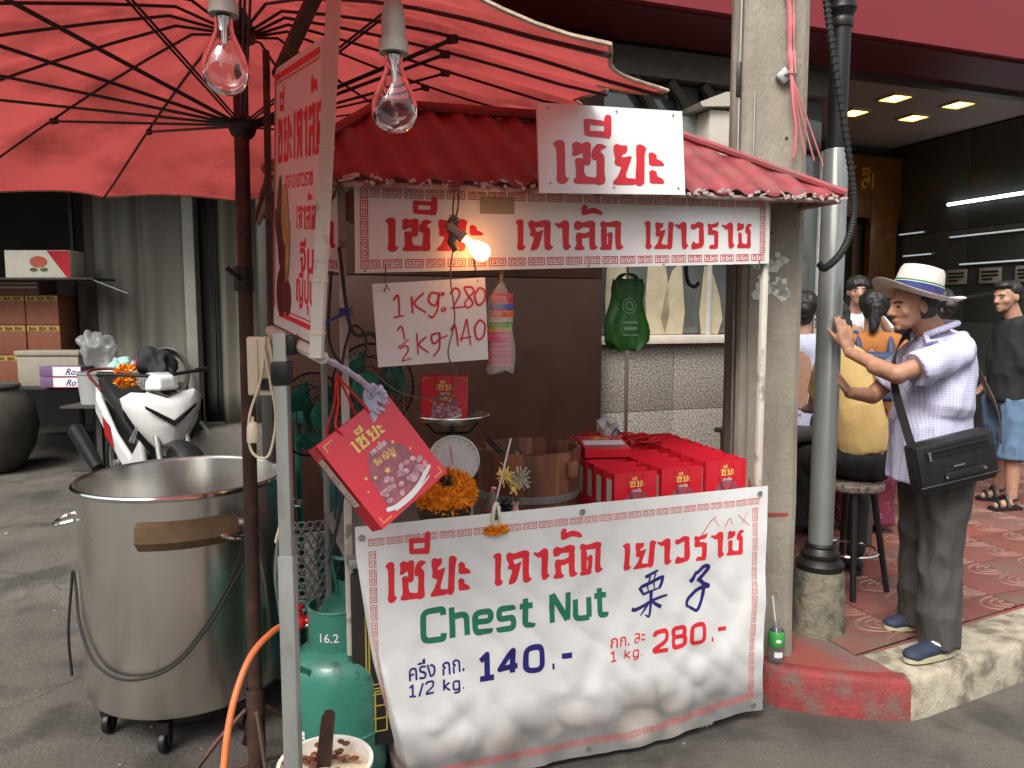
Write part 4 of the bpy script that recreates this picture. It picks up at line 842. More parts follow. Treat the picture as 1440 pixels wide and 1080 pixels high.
# black board with golden fretwork behind the banner
BB_ = thing('fret_board', 'black board with yellow Chinese fretwork showing behind the banner edge', 'board', CW(0, 0, 0), YAW)
MB().box((.30, .02, .50), (.62, .012, .60), bev=.001).build('board', mat('black_board', (.018, .014, .012), .5, var=.3), BB_)
mp = flat((-.01, .0135, .2), (1, 0, 0)); ln = []
for k, p in enumerate([[(.045, .52), (.045, .20), (.15, .20)], [(.055, .52), (.055, .215), (.15, .215)], [(.035, .05), (.035, .14), (.11, .14), (.11, .05), (.035, .05)], [(.035, .095), (.11, .095)], [(.072, .05), (.072, .19), (.13, .19), (.13, .11)], [(.10, .17), (.16, .17), (.16, .08)], [(.06, .12), (.06, .18), (.095, .18)]]):
    ln.append(stroke2d(p, .005, k % 5)) 
draw('fretwork', ln, mat('fret_gold', (.42, .34, .06), .5), BB_, mp)
# hand written price board
PB = thing('price_board', 'white board with hand written red kilo prices hanging by wires', 'sign', CW(0, 0, 0), YAW)
A_, B_, C_, D_ = (.080, -.05, 1.480), (.444, -.05, 1.497), (.435, -.045, 1.765), (.066, -.045, 1.739)
MB().prism([A_, B_, C_, D_], (0, 1, 0), .006).build('board', K['white'], PB, smooth=False); mp = quad(A_, B_, C_, D_, 155, 113)
def hw(pts, k=0, w=3.2): return br([(x-520, 513-y) for x, y in pts], w, w*.8, k)
H_ = [hw([(546, 424), (553, 418), (553, 446)]), hw([(545, 447), (560, 445)], 1), hw([(571, 420), (571, 443)], 0, 4), hw([(588, 416), (574, 430), (590, 443)], 1), hw([(606, 418), (598, 417), (594, 428), (602, 434), (608, 424), (608, 418), (606, 438), (598, 450), (592, 446)], 2), hw([(612, 417), (616, 419), (612, 421), (612, 417)], 0, 2.5), hw([(613, 437), (617, 440), (612, 443), (611, 438)], 1, 2.5),
      hw([(624, 420), (632, 412), (638, 420), (626, 440)]), hw([(625, 439), (646, 438)], 1), hw([(655, 412), (645, 412), (650, 424), (656, 434), (648, 440), (645, 432), (658, 418), (654, 411)], 2, 2.8), hw([(666, 413), (659, 424), (663, 437), (672, 432), (674, 419), (667, 413)], 3),
      hw([(548, 465), (555, 460), (558, 478)], 0, 2.6), hw([(548, 488), (564, 478)], 1, 2.6), hw([(551, 490), (558, 486), (562, 492), (552, 507)], 2, 2.6), hw([(552, 507), (566, 504)], 3, 2.4),
      hw([(575, 470), (575, 500)], 0, 3), hw([(588, 476), (577, 486), (590, 498)], 1, 3), hw([(604, 472), (595, 475), (597, 486), (606, 480), (606, 472), (605, 492), (596, 504)], 2, 3), hw([(606, 480), (618, 476)], 3, 3), hw([(622, 470), (629, 463), (632, 492)], 0), hw([(646, 455), (636, 486)], 1), hw([(634, 482), (652, 480)], 2), hw([(646, 456), (650, 492)], 3), hw([(664, 458), (657, 468), (660, 484), (669, 480), (672, 464), (664, 457)], 4)]
draw('handwriting', H_, mat('marker_red', (.62, .03, .05), .4), PB, mp)
wr = MB(); wr.tube([(.108, -.045, 1.735), (.112, -.03, 1.80)], .0018, 5).tube([(.10, -.056, 1.715), (.11, -.056, 1.735), (.118, -.056, 1.72)], .002, 5); wr.tube([(.41, -.045, 1.75), (.40, -.032, 1.83)], .0018, 5); wr.build('hanging_wire', K['blackm'], PB)

# ---------------------------------------------------------------- concrete pole, lamp post
cp = thing('utility_pole', 'thick weathered concrete utility pole between cart and lamp post', 'pole', (.965, 3.17, .0), R(-9))
hh = 4.6
def taper(b, x0, x1, y0, y1, z0, z1, k=.93):
    P = []
    for z, s_ in ((z0, 1), (z1, k)):
        for x, y in ((x0, y0), (x1, y0), (x1, y1), (x0, y1)): P.append((x*s_, y*s_, z))
    return b.add(P, [(0, 3, 2, 1), (4, 5, 6, 7), (0, 1, 5, 4), (1, 2, 6, 5), (2, 3, 7, 6), (3, 0, 4, 7)])
b = MB(); 
prof = [(-.005, .0), (.01, -.015), (.238, -.015), (.258, .0), (.258, .42), (.0, .44), (-.005, .425), (-.005, .33), (.06, .22), (.06, .13), (-.005, .08)]
NS = 26; vs = []
for i in range(NS+1):
    z = -.05+(hh+.05)*i/NS; s_ = 1-.06*i/NS
    for (x, y) in prof: vs.append((x*s_-.02*(i/NS)+.005*noise.noise(Vector((x*9, y*9, z*3))), y*s_+.004*noise.noise(Vector((x*9+5, y*9, z*4))), z))
n = len(prof); b.add(vs, [(i*n+j, i*n+(j+1) % n, (i+1)*n+(j+1) % n, (i+1)*n+j) for i in range(NS) for j in range(n)]+[tuple(range(n-1, -1, -1)), tuple(NS*n+j for j in range(n))])
mpole = mat('pole_concrete', (.33, .30, .245), .9, var=.2, vs=5, col2=(.20, .175, .135), cover=.5, sharp=.35, cs=4.5, bump=.55, bs=70, stretch=(1, 1, .5))
b.build('shaft', mpole, cp, ang=25)
for x, z, r_ in ((.10, 1.45, .007), (.055, .62, .009), (.075, .60, .009), (.057, .59, .008), (.078, .635, .007), (.16, 2.36, .006), (.05, 2.0, .006), (.115, 1.98, .005)): MB().disc((x, -.0165, z), r_, 10, (0, -1, 0), .002).build('bolt_hole', K['black'], cp)
MB().tube([(.03, -.022, 2.55), (.035, -.022, 1.0), (.028, -.022, .7)], .0035, 6).tube([(-.02, .05, 4.2), (-.022, .055, 2.5), (-.01, .06, .3)], .006, 6).build('conduit', K['grey_steel'], cp)
MB().box((-.024, .052, 2.62), (.022, .022, .14), bev=.003).build('black_tape', K['black'], cp)
pt = MB()    # torn poster remains
for k in range(26):
    x, z = random.uniform(.03, .19), random.uniform(1.72, 1.9); q = random.uniform(.008, .03)
    pt.prism([(x+q*math.cos(t+k)*random.uniform(.6, 1.2), -.017, z+q*math.sin(t+k)*random.uniform(.6, 1.2)) for t in (0, 1.1, 2.2, 3.2, 4.3, 5.3)], (0, -1, 0), .0008)
pt.build('torn_paper', mat('old_paper', (.6, .58, .54), .8, var=.2), cp, smooth=False)
MB().prism([(.05, -.0155, .70), (.075, -.0155, .69), (.08, -.0155, .80), (.062, -.0155, .93), (.05, -.0155, .95), (.056, -.0155, .80)], (0, -1, 0), .001).prism([(.08, -.0155, .775), (.22, -.0155, .785), (.22, -.0155, .80), (.08, -.0155, .795)], (0, -1, 0), .001).build('red_smear', mat('red_smear', (.28, .05, .04), .8, var=.3), cp)
MB().box((.14, -.03, 2.60), (.05, .03, .05), Matrix.Rotation(.8, 3, 'Y'), bev=.006).tube([(.14, -.05, 2.6), (.175, -.055, 2.62)], .006, 6).build('bracket', K['grey_steel'], cp)
rb = thing('pink_ribbon', 'frayed pink plastic ribbon tied round the concrete pole bracket', 'ribbon', (1.115, 3.115, 2.6)); b = MB()
for k in range(7):
    o = Vector((random.uniform(-.01, .01), random.uniform(-.01, 0), 0))
    b.tube(bez([o+Vector((-.02+random.uniform(-.02, .02), 0, .42)), o+Vector((-.005, -.01, .25)), o+Vector((0, -.015, .1)), o+Vector((.005, -.03, 0))], 6), [.005*(1+.5*math.sin(i)) for i in range(19)], 5)
for k in range(4): b.tube(bez([(0, -.03, 0), (.01+.01*k, -.03, -.1), (.02+.02*k, -.03, -.2), (.03+.028*k*1.3, -.035, -.3-.02*k)], 6), .0035, 5)
b.tube(bez([(0, -.03, 0), (.01, -.035, -.12), (.025, -.035, -.22), (.02, -.03, -.33)], 6), .007, 5)
b.build('ribbon', mat('pink_plastic', (.68, .20, .22), .4, var=.2, transl=.2), rb)
lp = thing('lamp_post', 'black cast iron lamp post with grey pipe sleeve on a concrete drum', 'lamp post', (1.44, 3.40, .165))
mplinth = mat('mossy_concrete', (.20, .18, .13), .9, var=.25, vs=16, col2=(.075, .075, .055), cover=.45, sharp=.2, cs=14, bump=.7, bs=60)
MB().lathe([(0, 0), (.125, 0), (.118, .05), (.112, .27), (.105, .295), (.09, .302), (0, .302)], 36).build('plinth', mplinth, lp)
MB().lathe([(.0, .30), (.105, .302), (.108, .325), (.09, .345), (.082, .35), (.088, .362), (.088, .375), (.072, .39), (.066, .40), (.07, .41), (.066, .42), (.058, .42)], 36).build('iron_base', K['blackm'], lp)
MB().lathe([(.054, .418), (.054, 2.20), (.052, 2.205), (.048, 2.20), (.048, .42)], 32).build('pipe_sleeve', mat('grey_pipe', (.30, .31, .30), .3, metal=.55, var=.12, vs=5), lp)
MB().lathe([(.042, 2.1), (.042, 2.72), (.048, 2.725), (.052, 2.745), (.048, 2.76), (.045, 2.765), (.050, 2.78), (.062, 2.80), (.056, 2.83), (.06, 2.85), (.085, 2.89), (.095, 2.95), (.08, 3.02), (.05, 3.06), (.045, 3.1), (.045, 4.5), (0, 4.5)], 28).build('column', K['blackm'], lp)
cbk = thing('braided_cable', 'thick black taped cable looping down beside the lamp post', 'cable', (1.37, 3.22, 2.0)); b = MB()
cpts = bez([(1.29, 3.22, 2.98), (1.33, 3.22, 2.75), (1.40, 3.24, 2.45), (1.46, 3.27, 2.2), (1.47, 3.27, 2.05), (1.42, 3.24, 1.92), (1.33, 3.2, 1.84), (1.30, 3.2, 1.86)], 10)
b.tube(cpts, .013, 8)
for i in range(0, len(cpts)-1): b.tube([cpts[i], cpts[i].lerp(cpts[i+1], .35)], .0165, 8)
b.build('cable', K['rubber'], cbk, world=True)

# ---------------------------------------------------------------- tall side sign, post, socket box
TB = thing('tall_sign', 'tall white Thai sign with chestnut picture in a dirty white frame at left', 'sign', (-.46, 1.75, 1.5))
A_, B_, C_, D_ = (-.668, 2.10, 1.62), (-.457, 1.75, 1.573), (-.428, 1.75, 2.269), (-.645, 2.10, 2.307)
n_ = (Vector(B_)-Vector(A_)).cross(Vector(D_)-Vector(A_)).normalized()
iv = world_of(TB).inverted()
A_, B_, C_, D_ = [iv @ Vector(p) for p in (A_, B_, C_, D_)]
MB().prism([A_, B_, C_, D_], n_, -.005).build('board', K['white'], TB, smooth=False); mp = quad(A_, B_, C_, D_, .412, .73)
draw('border_lines', [rect2d(.01, .695, .40, .712), rect2d(.01, .684, .40, .688), rect2d(.06, .03, .40, .044), rect2d(.06, .05, .40, .054), rect2d(.008, .05, .016, .70)], K['bred'], TB, mp)
draw('lettering', thai('ซียะเกาลัด', .04, .46, .13, .40)+font2d('ตลาดเยาวราช', .06, .12, .39, bold=.02, width=.24)+thai('เกาลัด', .225, .28, .062, .17)+font2d('จีน', .10, .26, .175, bold=.03, width=.12)+font2d('ญี่ปุ่น', .10, .23, .095, bold=.03, width=.16), K['bred'], TB, mp)
draw('chestnut_picture', [disc2d((.10, .24), .055, .12, 16, 0, .2), disc2d((.085, .10), .05, .07, 14, 1), disc2d((.15, .09), .035, .05, 14, 2)], mat('nut_brown', (.13, .02, .018), .4, var=.4, vs=30), TB, mp, off=.0016)
draw('leaf_picture', [disc2d((.06, .36), .02, .07, 12, 0, -.2), disc2d((.045, .28), .018, .06, 12, 1, .3)], mat('leaf_dark', (.03, .07, .05), .4, var=.3), TB, mp, off=.0022)
draw('husk_picture', [disc2d((.12, .32), .035, .085, 14, 0, .1), disc2d((.15, .22), .02, .09, 14, 1, -.1)], mat('husk', (.45, .33, .12), .4, var=.3, vs=30), TB, mp, off=.0026)
MB().tube([(-.392, 1.735, 2.40), (-.455, 1.735, 1.546)], .019, 4, caps=True).build('front_bar', K['whitepaint'], TB, world=True, smooth=False)
MB().tube([(-.68, 2.11, 1.60), (-.445, 1.75, 1.545)], .016, 8).build('bottom_bar', K['whitepaint'], TB, world=True)
MB().tube([(-.68, 2.11, 1.58), (-.67, 2.11, 2.36)], .010, 8).tube([(-.64, 2.12, 2.30), (-.47, 1.88, 2.42)], .02, 8).build('back_bar', K['rust'], TB, world=True)
for z in (2.02, 1.72, 1.60): MB().tube([(-.392-.0738*(2.40-z), 1.735, z), (-.392-.0738*(2.40-z), 1.735, z+.006)], .0215, 4).build('cable_tie', K['cream'], TB, world=True, smooth=False)
gp = thing('sign_post', 'square grey steel post with a wider lower sleeve carrying the tall sign', 'post', (-.575, 1.86, 0))
MB().box((0, 0, .8), (.032, .032, 1.6), bev=.002).build('post', K['grey_steel'], gp); MB().box((0, 0, .52), (.039, .039, 1.03), bev=.002).build('sleeve', K['grey_steel'], gp); MB().box((0, 0, .008), (.14, .14, .016), bev=.002).build('base_plate', K['grey_steel'], gp)
MB().box((.01, .02, 1.57), (.05, .05, .05), bev=.006).box((.0, .0, 1.50), (.045, .045, .06), bev=.006).build('joint_block', K['black'], gp)
sb = thing('socket_box', 'cream electrical socket box tied to the grey post with looped cable', 'socket box', (-.64, 1.90, 1.44))
MB().box((0, 0, .075), (.062, .035, .15), bev=.006).box((-.012, -.019, .075), (.022, .006, .14), bev=.002).build('box', K['cream'], sb); MB().box((.015, -.02, .03), (.02, .006, .03)).build('outlet', K['black'], sb)
MB().tube(bez([(.02, -.02, .15), (.01, -.03, .05), (-.02, -.04, -.05), (-.02, -.04, -.13), (.005, -.04, -.155), (.03, -.04, -.14), (.045, -.035, -.05), (.03, -.03, .05), (.02, -.03, .12)], 8), .0035, 7).tube(bez([(.03, -.02, .13), (.045, -.03, .02), (.055, -.035, -.12), (.05, -.03, -.3), (.03, -.02, -.38)], 8), .004, 7).tube(bez([(.03, -.02, .13), (.05, -.03, .02), (.064, -.035, -.12), (.06, -.03, -.28), (.035, -.02, -.37)], 8), .004, 7).build('looped_cable', K['cream'], sb)
MB().tube([(-.012, -.04, -.05), (-.012, -.04, -.065)], .004, 8).lathe([(0, -.115), (.014, -.115), (.016, -.11), (.015, -.075), (.009, -.065), (0, -.06)], 16, (-.012, -.04, 0)).build('plug', K['cream'], sb)
bh = thing('plastic_strip', 'white and lilac plastic strip knotted at the corner of the tall sign', 'plastic strip', (-.45, 1.74, 1.55)); b = MB()
b.tube(bez([(0, 0, 0), (.02, .1, -.03), (.045, .25, -.08), (.07, .33, -.13)], 6), [.006+.004*abs(math.sin(i)) for i in range(19)], 6)
for k in range(9):
    a = k*2.4; b.tube(bez([(.07, .33, -.13), (.07+.025*math.cos(a), .32, -.13+.03*math.sin(a)), (.075+.03*math.cos(a+.8), .31, -.15+.03*math.sin(a+.8))], 4), [.008, .012, .010, .011, .009, .01, .011, .006, .003], 5)
b.tube(bez([(.07, .33, -.13), (.06, .32, -.17), (.065, .32, -.215)], 5), [.012]*6+[.016]*4+[.008], 6)
b.build('strip', mat('lilac_plastic', (.50, .47, .62), .4, var=.3, vs=60), bh)

# ---------------------------------------------------------------- printed paper bags
def bag_print(mp, w, h, parent, s=1., detail=True):
    draw('dark_print', [([(w*.2, h*.10), (w*.82, h*.10), (w*.78, h*.5), (w*.64, h*.64), (w*.38, h*.64), (w*.24, h*.45)], tri([(w*.2, h*.10), (w*.82, h*.10), (w*.78, h*.5), (w*.64, h*.64), (w*.38, h*.64), (w*.24, h*.45)]), 0)], K['mauve'], parent, mp, off=.0006)
    draw('name_print', thai('เซียะ', w*.30, h*.70, h*.13, w*.44), K['gold'], parent, mp, off=.0012)
    draw('small_print', thai('เกาลัด', w*.42, h*.60, h*.045, w*.22), K['pwhite'], parent, mp, off=.0012)
    if detail:
        draw('subtitle_print', font2d('จีน ญี่ปุ่น', h*.09, w*.38, h*.495, bold=.02, width=w*.28), K['gold'], parent, mp, off=.0012)
        for x, y, r_ in [(.2, .47, .025), (.29, .42, .03), (.45, .40, .045), (.62, .47, .035), (.70, .58, .028), (.82, .42, .02), (.13, .36, .016)]: draw('star_print', [star2d((w*x, h*y), r_*w, x*9)], K['gold'], parent, mp, off=.0014)
        rr = random.Random(3); nuts = []
        for i in range(34):
            x = rr.uniform(.24, .86); yy = .13+rr.random()*(.24-.9*(x-.56)**2)
            nuts.append(disc2d((w*x, h*yy), w*.038, w*.028, 10, i % 9, rr.uniform(-1, 1)))
        draw('nut_print', nuts, K['nut'], parent, mp, off=.0010)
        draw('bowl_print', [br([(w*.16, h*.115), (w*.3, h*.075), (w*.6, h*.085), (w*.88, h*.17)], w*.05, w*.05), br([(w*.24, h*.05), (w*.5, h*.045), (w*.8, h*.09)], w*.018, w*.018, 1)], K['pwhite'], parent, mp, off=.0026)
        gd = bpy.data.materials.get('gold_dim') or mat('gold_dim', (.75, .3, .1), .4)
        for x, y, dx, dy in ((.05, .955, .12, -.07), (.95, .955, -.12, -.07), (.05, .04, .12, .07), (.95, .04, -.12, .07)): draw('corner_print', [stroke2d([(w*(x+dx), h*y), (w*x, h*y), (w*x, h*(y+dy))], w*.018)], gd, parent, mp, off=.0011)
def make_bag(nm, lab, loc, rz, w, h, d, rot=None, group=None, detail=True, handles='folded', fullprint=True):
    t = thing(nm, lab, 'paper bag', loc, rz, group, rot)
    MB().add([(-w/2, -d/2, 0), (w/2, -d/2, 0), (w/2, d/2, 0), (-w/2, d/2, 0), (-w/2, -d/2, h), (w/2, -d/2, h), (w/2, d/2, h), (-w/2, d/2, h), (-w/2+.004, 0, h-.004), (w/2-.004, 0, h-.004), (-w/2+.001, 0, h*.35), (w/2-.001, 0, h*.35)],
             [(0, 1, 5, 4), (2, 3, 7, 6), (0, 3, 2, 1), (0, 4, 8, 10), (10, 8, 7, 3), (0, 10, 3), (1, 11, 9, 5), (11, 2, 6, 9), (1, 2, 11)]).build('paper_body', K['bagred'], t, smooth=False, thick=.0012)
    mp = flat((-w/2, -d/2-.0008, 0), (1, 0, 0))
    if fullprint: bag_print(mp, w, h, t, detail=detail)
    ms = flat((-w/2-.0018, d/2, 0), (0, -1, 0)); L_ = [rect2d(d*.22, h*.30, d*.78, h*.86)]
    draw('side_label', L_, K['card'], t, ms, off=.0016)
    if detail: draw('label_print', [stroke2d([(d*.32, h*y), (d*.68, h*y)], h*.008) for y in (.34, .38, .42, .46, .78)]+[ring2d((d*.5, h*.62), d*.15, h*.012, 6)], K['mauve'], t, ms, off=.0024)
    if handles == 'folded':
        MB().tube(bez([(-w*.17, -d/2-.002, h-.005), (-w*.18, -d/2-.005, h*.72), (-w*.10, -d/2-.006, h*.50), (0, -d/2-.006, h*.44), (w*.10, -d/2-.006, h*.50), (w*.18, -d/2-.005, h*.72), (w*.17, -d/2-.002, h-.005)], 4), .0022, 5).build('handle', K['rope'], t)
    return t
GB = 'small red paper bags lined up on the counter'
proto = None; labs = {}
ords = ['front', 'second', 'third', 'fourth', 'fifth', 'sixth', 'seventh', 'eighth', 'ninth']
def bag_col(u, n, zt, cname, w=.183, h=.190, d=.070, pitch=.082, v0=.05, dz=.002):
    global proto
    for k in range(n):
        lab = f'{ords[k]} red paper bag of the {cname} column on the counter'
        hgt = h+zt
        if k == 0:
            t = make_bag('paper_bag', lab, CW(u, v0+d/2, .861), YAW+random.uniform(-.03, .03), w, hgt, d, group=GB, detail=False)
            src = make_bag('paper_bag', lab, CW(u, v0+pitch+d/2, .861), YAW, w, hgt, d, group=GB, fullprint=False, detail=False, handles='none') if n > 1 else None
            if src: src['label'] = f'{ords[1]} red paper bag of the {cname} column on the counter'
        elif k >= 2:
            dup(src, loc=CW(u+random.uniform(-.006, .006), v0+pitch*k+d/2, .861+dz*k), rz=YAW+random.uniform(-.04, .04), label=lab)
bag_col(1.065, 6, .0, 'left'); bag_col(1.270, 6, .004, 'middle'); bag_col(1.475, 7, .018, 'right', w=.193, dz=.003)
fb = make_bag('lying_bag', 'flat red paper bag with white side label lying on top of the others', CW(1.07, .28, 1.082), 0, .19, .20, .035, rot=(R(-84), R(0), YAW-.25), detail=False, handles='none')
MB().box((0, -.02, .09), (.17, .002, .06)).build('white_label', K['pwhite'], fb)
hp = thing('handle_heap', 'heap of twisted red cord handles on the bags at the back', 'cord', CW(1.22, .50, 1.075), YAW); b = MB()
for k in range(26):
    cx, cy, cz_ = random.uniform(-.15, .15), random.uniform(-.08, .08), random.uniform(0, .045); a0 = random.uniform(0, 6); r_ = random.uniform(.03, .06)
    b.tube([(cx+r_*math.cos(a0+t*.6)*1.3, cy+r_*math.sin(a0+t*.6), cz_+.012*math.sin(t+a0)) for t in range(9)], .0035, 5)
b.build('cords', K['rope'], hp)
pp_ = thing('crumpled_label', 'crumpled clear wrapper with a coloured label on the bags', 'wrapper', CW(1.16, .46, 1.105), YAW); 
MB().grid(lambda i, j: Vector(((i-.5)*.10, .02*math.sin(i*7)*math.cos(j*5), .07*j+.012*math.sin(i*11+j*4)+(.03*(1-i)))), 10, 8).build('wrapper', mat('pale_film', (.62, .62, .6), .3, transl=.3), pp_, ang=20, thick=.001)
MB().tube([(.01, -.02, .02), (.03, -.022, .05)], .003, 5).tube([(.03, -.022, .05), (.05, -.022, .03)], .004, 5).build('blue_stripe', K['navy'], pp_)

# the big bag hanging by its cords
_dir = Vector((math.cos(R(36.5)), 0, math.sin(R(36.5)))); hbm = Matrix.Rotation(R(-36.5), 4, 'Y') @ Matrix.Rotation(R(20), 4, 'Z')
bw_, bh_, bd_ = .25, .285, .085
hbag = make_bag('hanging_bag', 'large printed red paper bag hanging tilted by red cords at the banner corner', (0, 0, 0), 0, bw_, bh_, bd_, handles='none')
ctr = Vector((-.372, 2.06, 1.235)); eul = (Matrix.Rotation(R(4), 3, 'Z') @ Matrix.Rotation(R(-36.5), 3, 'Y') @ Matrix.Rotation(R(32), 3, 'Z'))
hbag.location = ctr-eul @ Vector((0, 0, bh_/2)); hbag.rotation_euler = eul.to_euler(); MW[hbag.name] = Matrix.Translation(hbag.location) @ eul.to_4x4()
iv = MW[hbag.name].inverted(); knot = iv @ Vector((-.50, 2.12, 1.475)); b = MB()
for y in (-bd_/2, bd_/2):
    for x in (-.05, .05): b.tube(bez([(x, y, bh_-.02), (x*1.0, y*1.02, bh_+.012), Vector((x, y, bh_)).lerp(knot, .5)+Vector((0, 0, -.004)), knot], 5), .0036, 7)
b.build('handle', K['rope'], hbag)

# ---------------------------------------------------------------- other things on the counter
ZC = .861
sc = thing('kitchen_scale', 'round dial kitchen scale with a steel pan on the counter', 'scale', CW(.40, .22, ZC), YAW-.2)
MB().box((0, 0, .012), (.17, .15, .024), bev=.006).prism([(-.075, .0, .02), (.075, .0, .02), (.06, 0, .25), (.03, 0, .31), (-.03, 0, .31), (-.06, 0, .25)], (0, 1, 0), .09).build('body', K['cream'], sc, ang=25)
M3 = Vector((0, -1, 0)).to_track_quat('Z', 'Y').to_matrix()
dl = MB().lathe([(0, 0), (.092, 0), (.096, .012), (.09, .02), (.086, .014), (0, .014)], 40, (0, 0, .25), M3).build('dial', mat('dial_white', (.62, .62, .60), .3), sc)
b = MB()
for k in range(24): a = k*PI/12; b.box((.078*math.cos(a), -.0155, .25+.078*math.sin(a)), (.008, .001, .0018), Matrix.Rotation(-a, 3, 'Y'))
b.build('tick_marks', K['black'], dl); MB().box((-.008, -.018, .275), (.003, .002, .07), Matrix.Rotation(-.15, 3, 'Y')).build('needle', K['bred'], dl)
MB().tube([(0, .04, .30), (0, .04, .385)], .012, 8).tube([(-.06, .04, .345), (.06, .04, .345)], .006, 6).tube([(-.06, .04, .345), (-.10, .04, .385)], .005, 6).tube([(.06, .04, .345), (.10, .04, .385)], .005, 6).build('pan_arm', K['blackm'], sc)
MB().lathe([(0, .383), (.09, .385), (.125, .408), (.14, .414), (.139, .417), (.122, .411), (.088, .39), (0, .388)], 40, (0, .04, 0)).build('pan', K['steel'], sc)
make_bag('display_box', 'square printed red bag standing in the pan of the scale', CW(.378, .25, ZC+.39), YAW-.35, .165, .172, .06, detail=True)
mg = thing('marigold_garland', 'thick ring of orange marigold garland in a basket on the counter', 'garland', CW(.335, .115, ZC), YAW)
MB().lathe([(0, 0), (.07, 0), (.10, .12), (.096, .12), (.066, .006), (0, .006)], 24).build('basket', mat('basket_dark', (.05, .035, .02), .7, bump=.5, bs=120), mg)
def petals(name, parent, c, Rr, rr, n, m, sq=1., size=.012, tilt=0.):
    b = MB(); rd = random.Random(5)
    for k in range(n):
        a = rd.uniform(0, 2*PI); p = rd.uniform(0, 2*PI); d = Vector((math.cos(a)*math.cos(p), math.sin(a)*math.cos(p), math.sin(p))); q = rr*rd.uniform(.75, 1.05)
        o = Vector((Rr*math.cos(a), Rr*math.sin(a)*sq, 0))+d*q; t1 = d.orthogonal().normalized(); t1 = Matrix.Rotation(rd.uniform(0, 6), 3, d) @ t1; t2 = d.cross(t1); s_ = size*rd.uniform(.6, 1.2)
        M_ = Matrix.Rotation(tilt, 3, 'X'); pts = [o-t1*s_*.5-d*s_*.4, o+t2*s_*.5, o+d*s_*.8, o+t1*s_*.55-d*s_*.2]
        b.add([M_ @ x+Vector(c) for x in pts], [(0, 1, 2), (0, 2, 3), (0, 3, 1)])
    return tag(b.build(name, m, parent, smooth=False), kind='stuff')
petals('petals', mg, (0, -.0, .165), .068, .045, 1500, K['marigold'], size=.016, tilt=.35)
MB().lathe([(.02, -.03), (.05, -.045), (.10, -.03), (.105, 0), (.09, .03), (.05, .035), (.03, .01)], 24, (0, 0, .165), Matrix.Rotation(.35, 3, 'X'), closed=True).build('garland_core', K['marigold'], mg)
b = MB()
for k in range(14): b.ell((random.uniform(-.018, .018), -.03+random.uniform(-.01, .01), .195+random.uniform(-.015, .03)), (.008, .008, .008), 8, 6)
b.build('dark_beads', K['black'], mg)
g2 = thing('small_garland', 'small marigold and white flower garland hanging over the banner top', 'garland', CW(.475, -.035, .96), YAW)
petals('petals', g2, (0, 0, -.045), .030, .012, 420, K['marigold'], sq=.5, size=.011)
b = MB().tube(bez([(-.012, 0, -.04), (-.014, -.006, 0), (-.005, 0, .035), (.008, .01, .04), (.012, -.004, .0), (.014, 0, -.04)], 5), [.006+.002*(i % 2) for i in range(26)], 7); b.build('jasmine_string', mat('jasmine', (.62, .62, .5), .6, var=.2, vs=80), g2)
for s_ in (-1, 1): MB().ell((.006*s_, .0, .0), (.008, .008, .014), 8, 6).build('leaf_wrap', mat('leaf_green', (.09, .12, .03), .5) if s_ < 0 else bpy.data.materials['leaf_green'], g2)
rbt = thing('red_drink_bottle', 'small clear bottle of red drink with a pink straw', 'bottle', CW(.505, .09, ZC), YAW)
MB().lathe([(0, 0), (.026, 0), (.029, .01), (.029, .085), (.026, .105), (.014, .135), (.012, .155), (.011, .155), (.012, .13), (.024, .1), (.027, .085), (.027, .012), (0, .006)], 28).build('glass', K['clear'], rbt)
MB().lathe([(0, .006), (.0265, .008), (.0268, .088), (0, .09)], 24).build('drink', mat('red_drink', (.62, .01, .06), .15, emit=0), rbt)
draw('label', [rect2d(-.016, .05, .016, .08)], K['gold'], rbt, lambda x, y, k: Vector((.0296*math.sin(x/.0296), -.0296*math.cos(x/.0296)-k, y-.01)), off=.0008)
MB().tube([(-.012, -.004, .02), (.075, .01, .34)], .0036, 8).build('straw', mat('straw_pink', (.75, .62, .62), .4), rbt)
wb_ = MB(); wb_.tube([(.0, 0, .155), (-.004, -.01, .17), (.012, 0, .165)], .006, 6); wb_.build('wrap', mat('pink_film', (.7, .3, .35), .4), rbt)
vs_ = thing('flower_vase', 'small vase with dry golden and silver flowers beside the red bottle', 'vase', CW(.595, .10, ZC), YAW)
MB().lathe([(0, 0), (.016, 0), (.022, .03), (.02, .06), (.012, .085), (.016, .105), (.014, .105), (.01, .085), (0, .08)], 20).build('vase', mat('vase_pink', (.65, .35, .32), .3, var=.3, vs=30), vs_)
b = MB(); b2 = MB(); b3 = MB()
for bb_, cx, cz_, n, s_ in ((b, -.04, .20, 40, .045), (b2, .02, .19, 46, .05), (b, .0, .16, 30, .03)):
    for k in range(n):
        d = Vector((random.gauss(0, 1), random.gauss(0, .6), random.gauss(.3, 1))).normalized(); bb_.tube([Vector((cx, 0, cz_)), Vector((cx, 0, cz_))+d*s_*random.uniform(.5, 1)], [.0012, .003], 4)
for x, z in ((-.04, .19), (.02, .18), (0, .15)): b3.tube([(0, 0, .08), (x, 0, z)], .0015, 5)
b.build('golden_flowers', K['gold'], vs_); b2.build('silver_flowers', mat('silver_flower', (.50, .46, .36), .4, metal=.3), vs_); b3.build('stems', K['blackm'], vs_)
dk = thing('incense_pot', 'dark glass cluster of beads between red bottle and vase', 'ornament', CW(.555, .085, ZC), YAW); b = MB()
for k in range(50): b.ell((random.uniform(-.018, .018), random.uniform(-.015, .015), .02+random.uniform(0, .105)), (.008, .008, .009), 6, 5)
b.tube([(0, 0, 0), (0, 0, .12)], .014, 8); b.build('beads', mat('dark_glass', (.012, .02, .018), .15), dk)
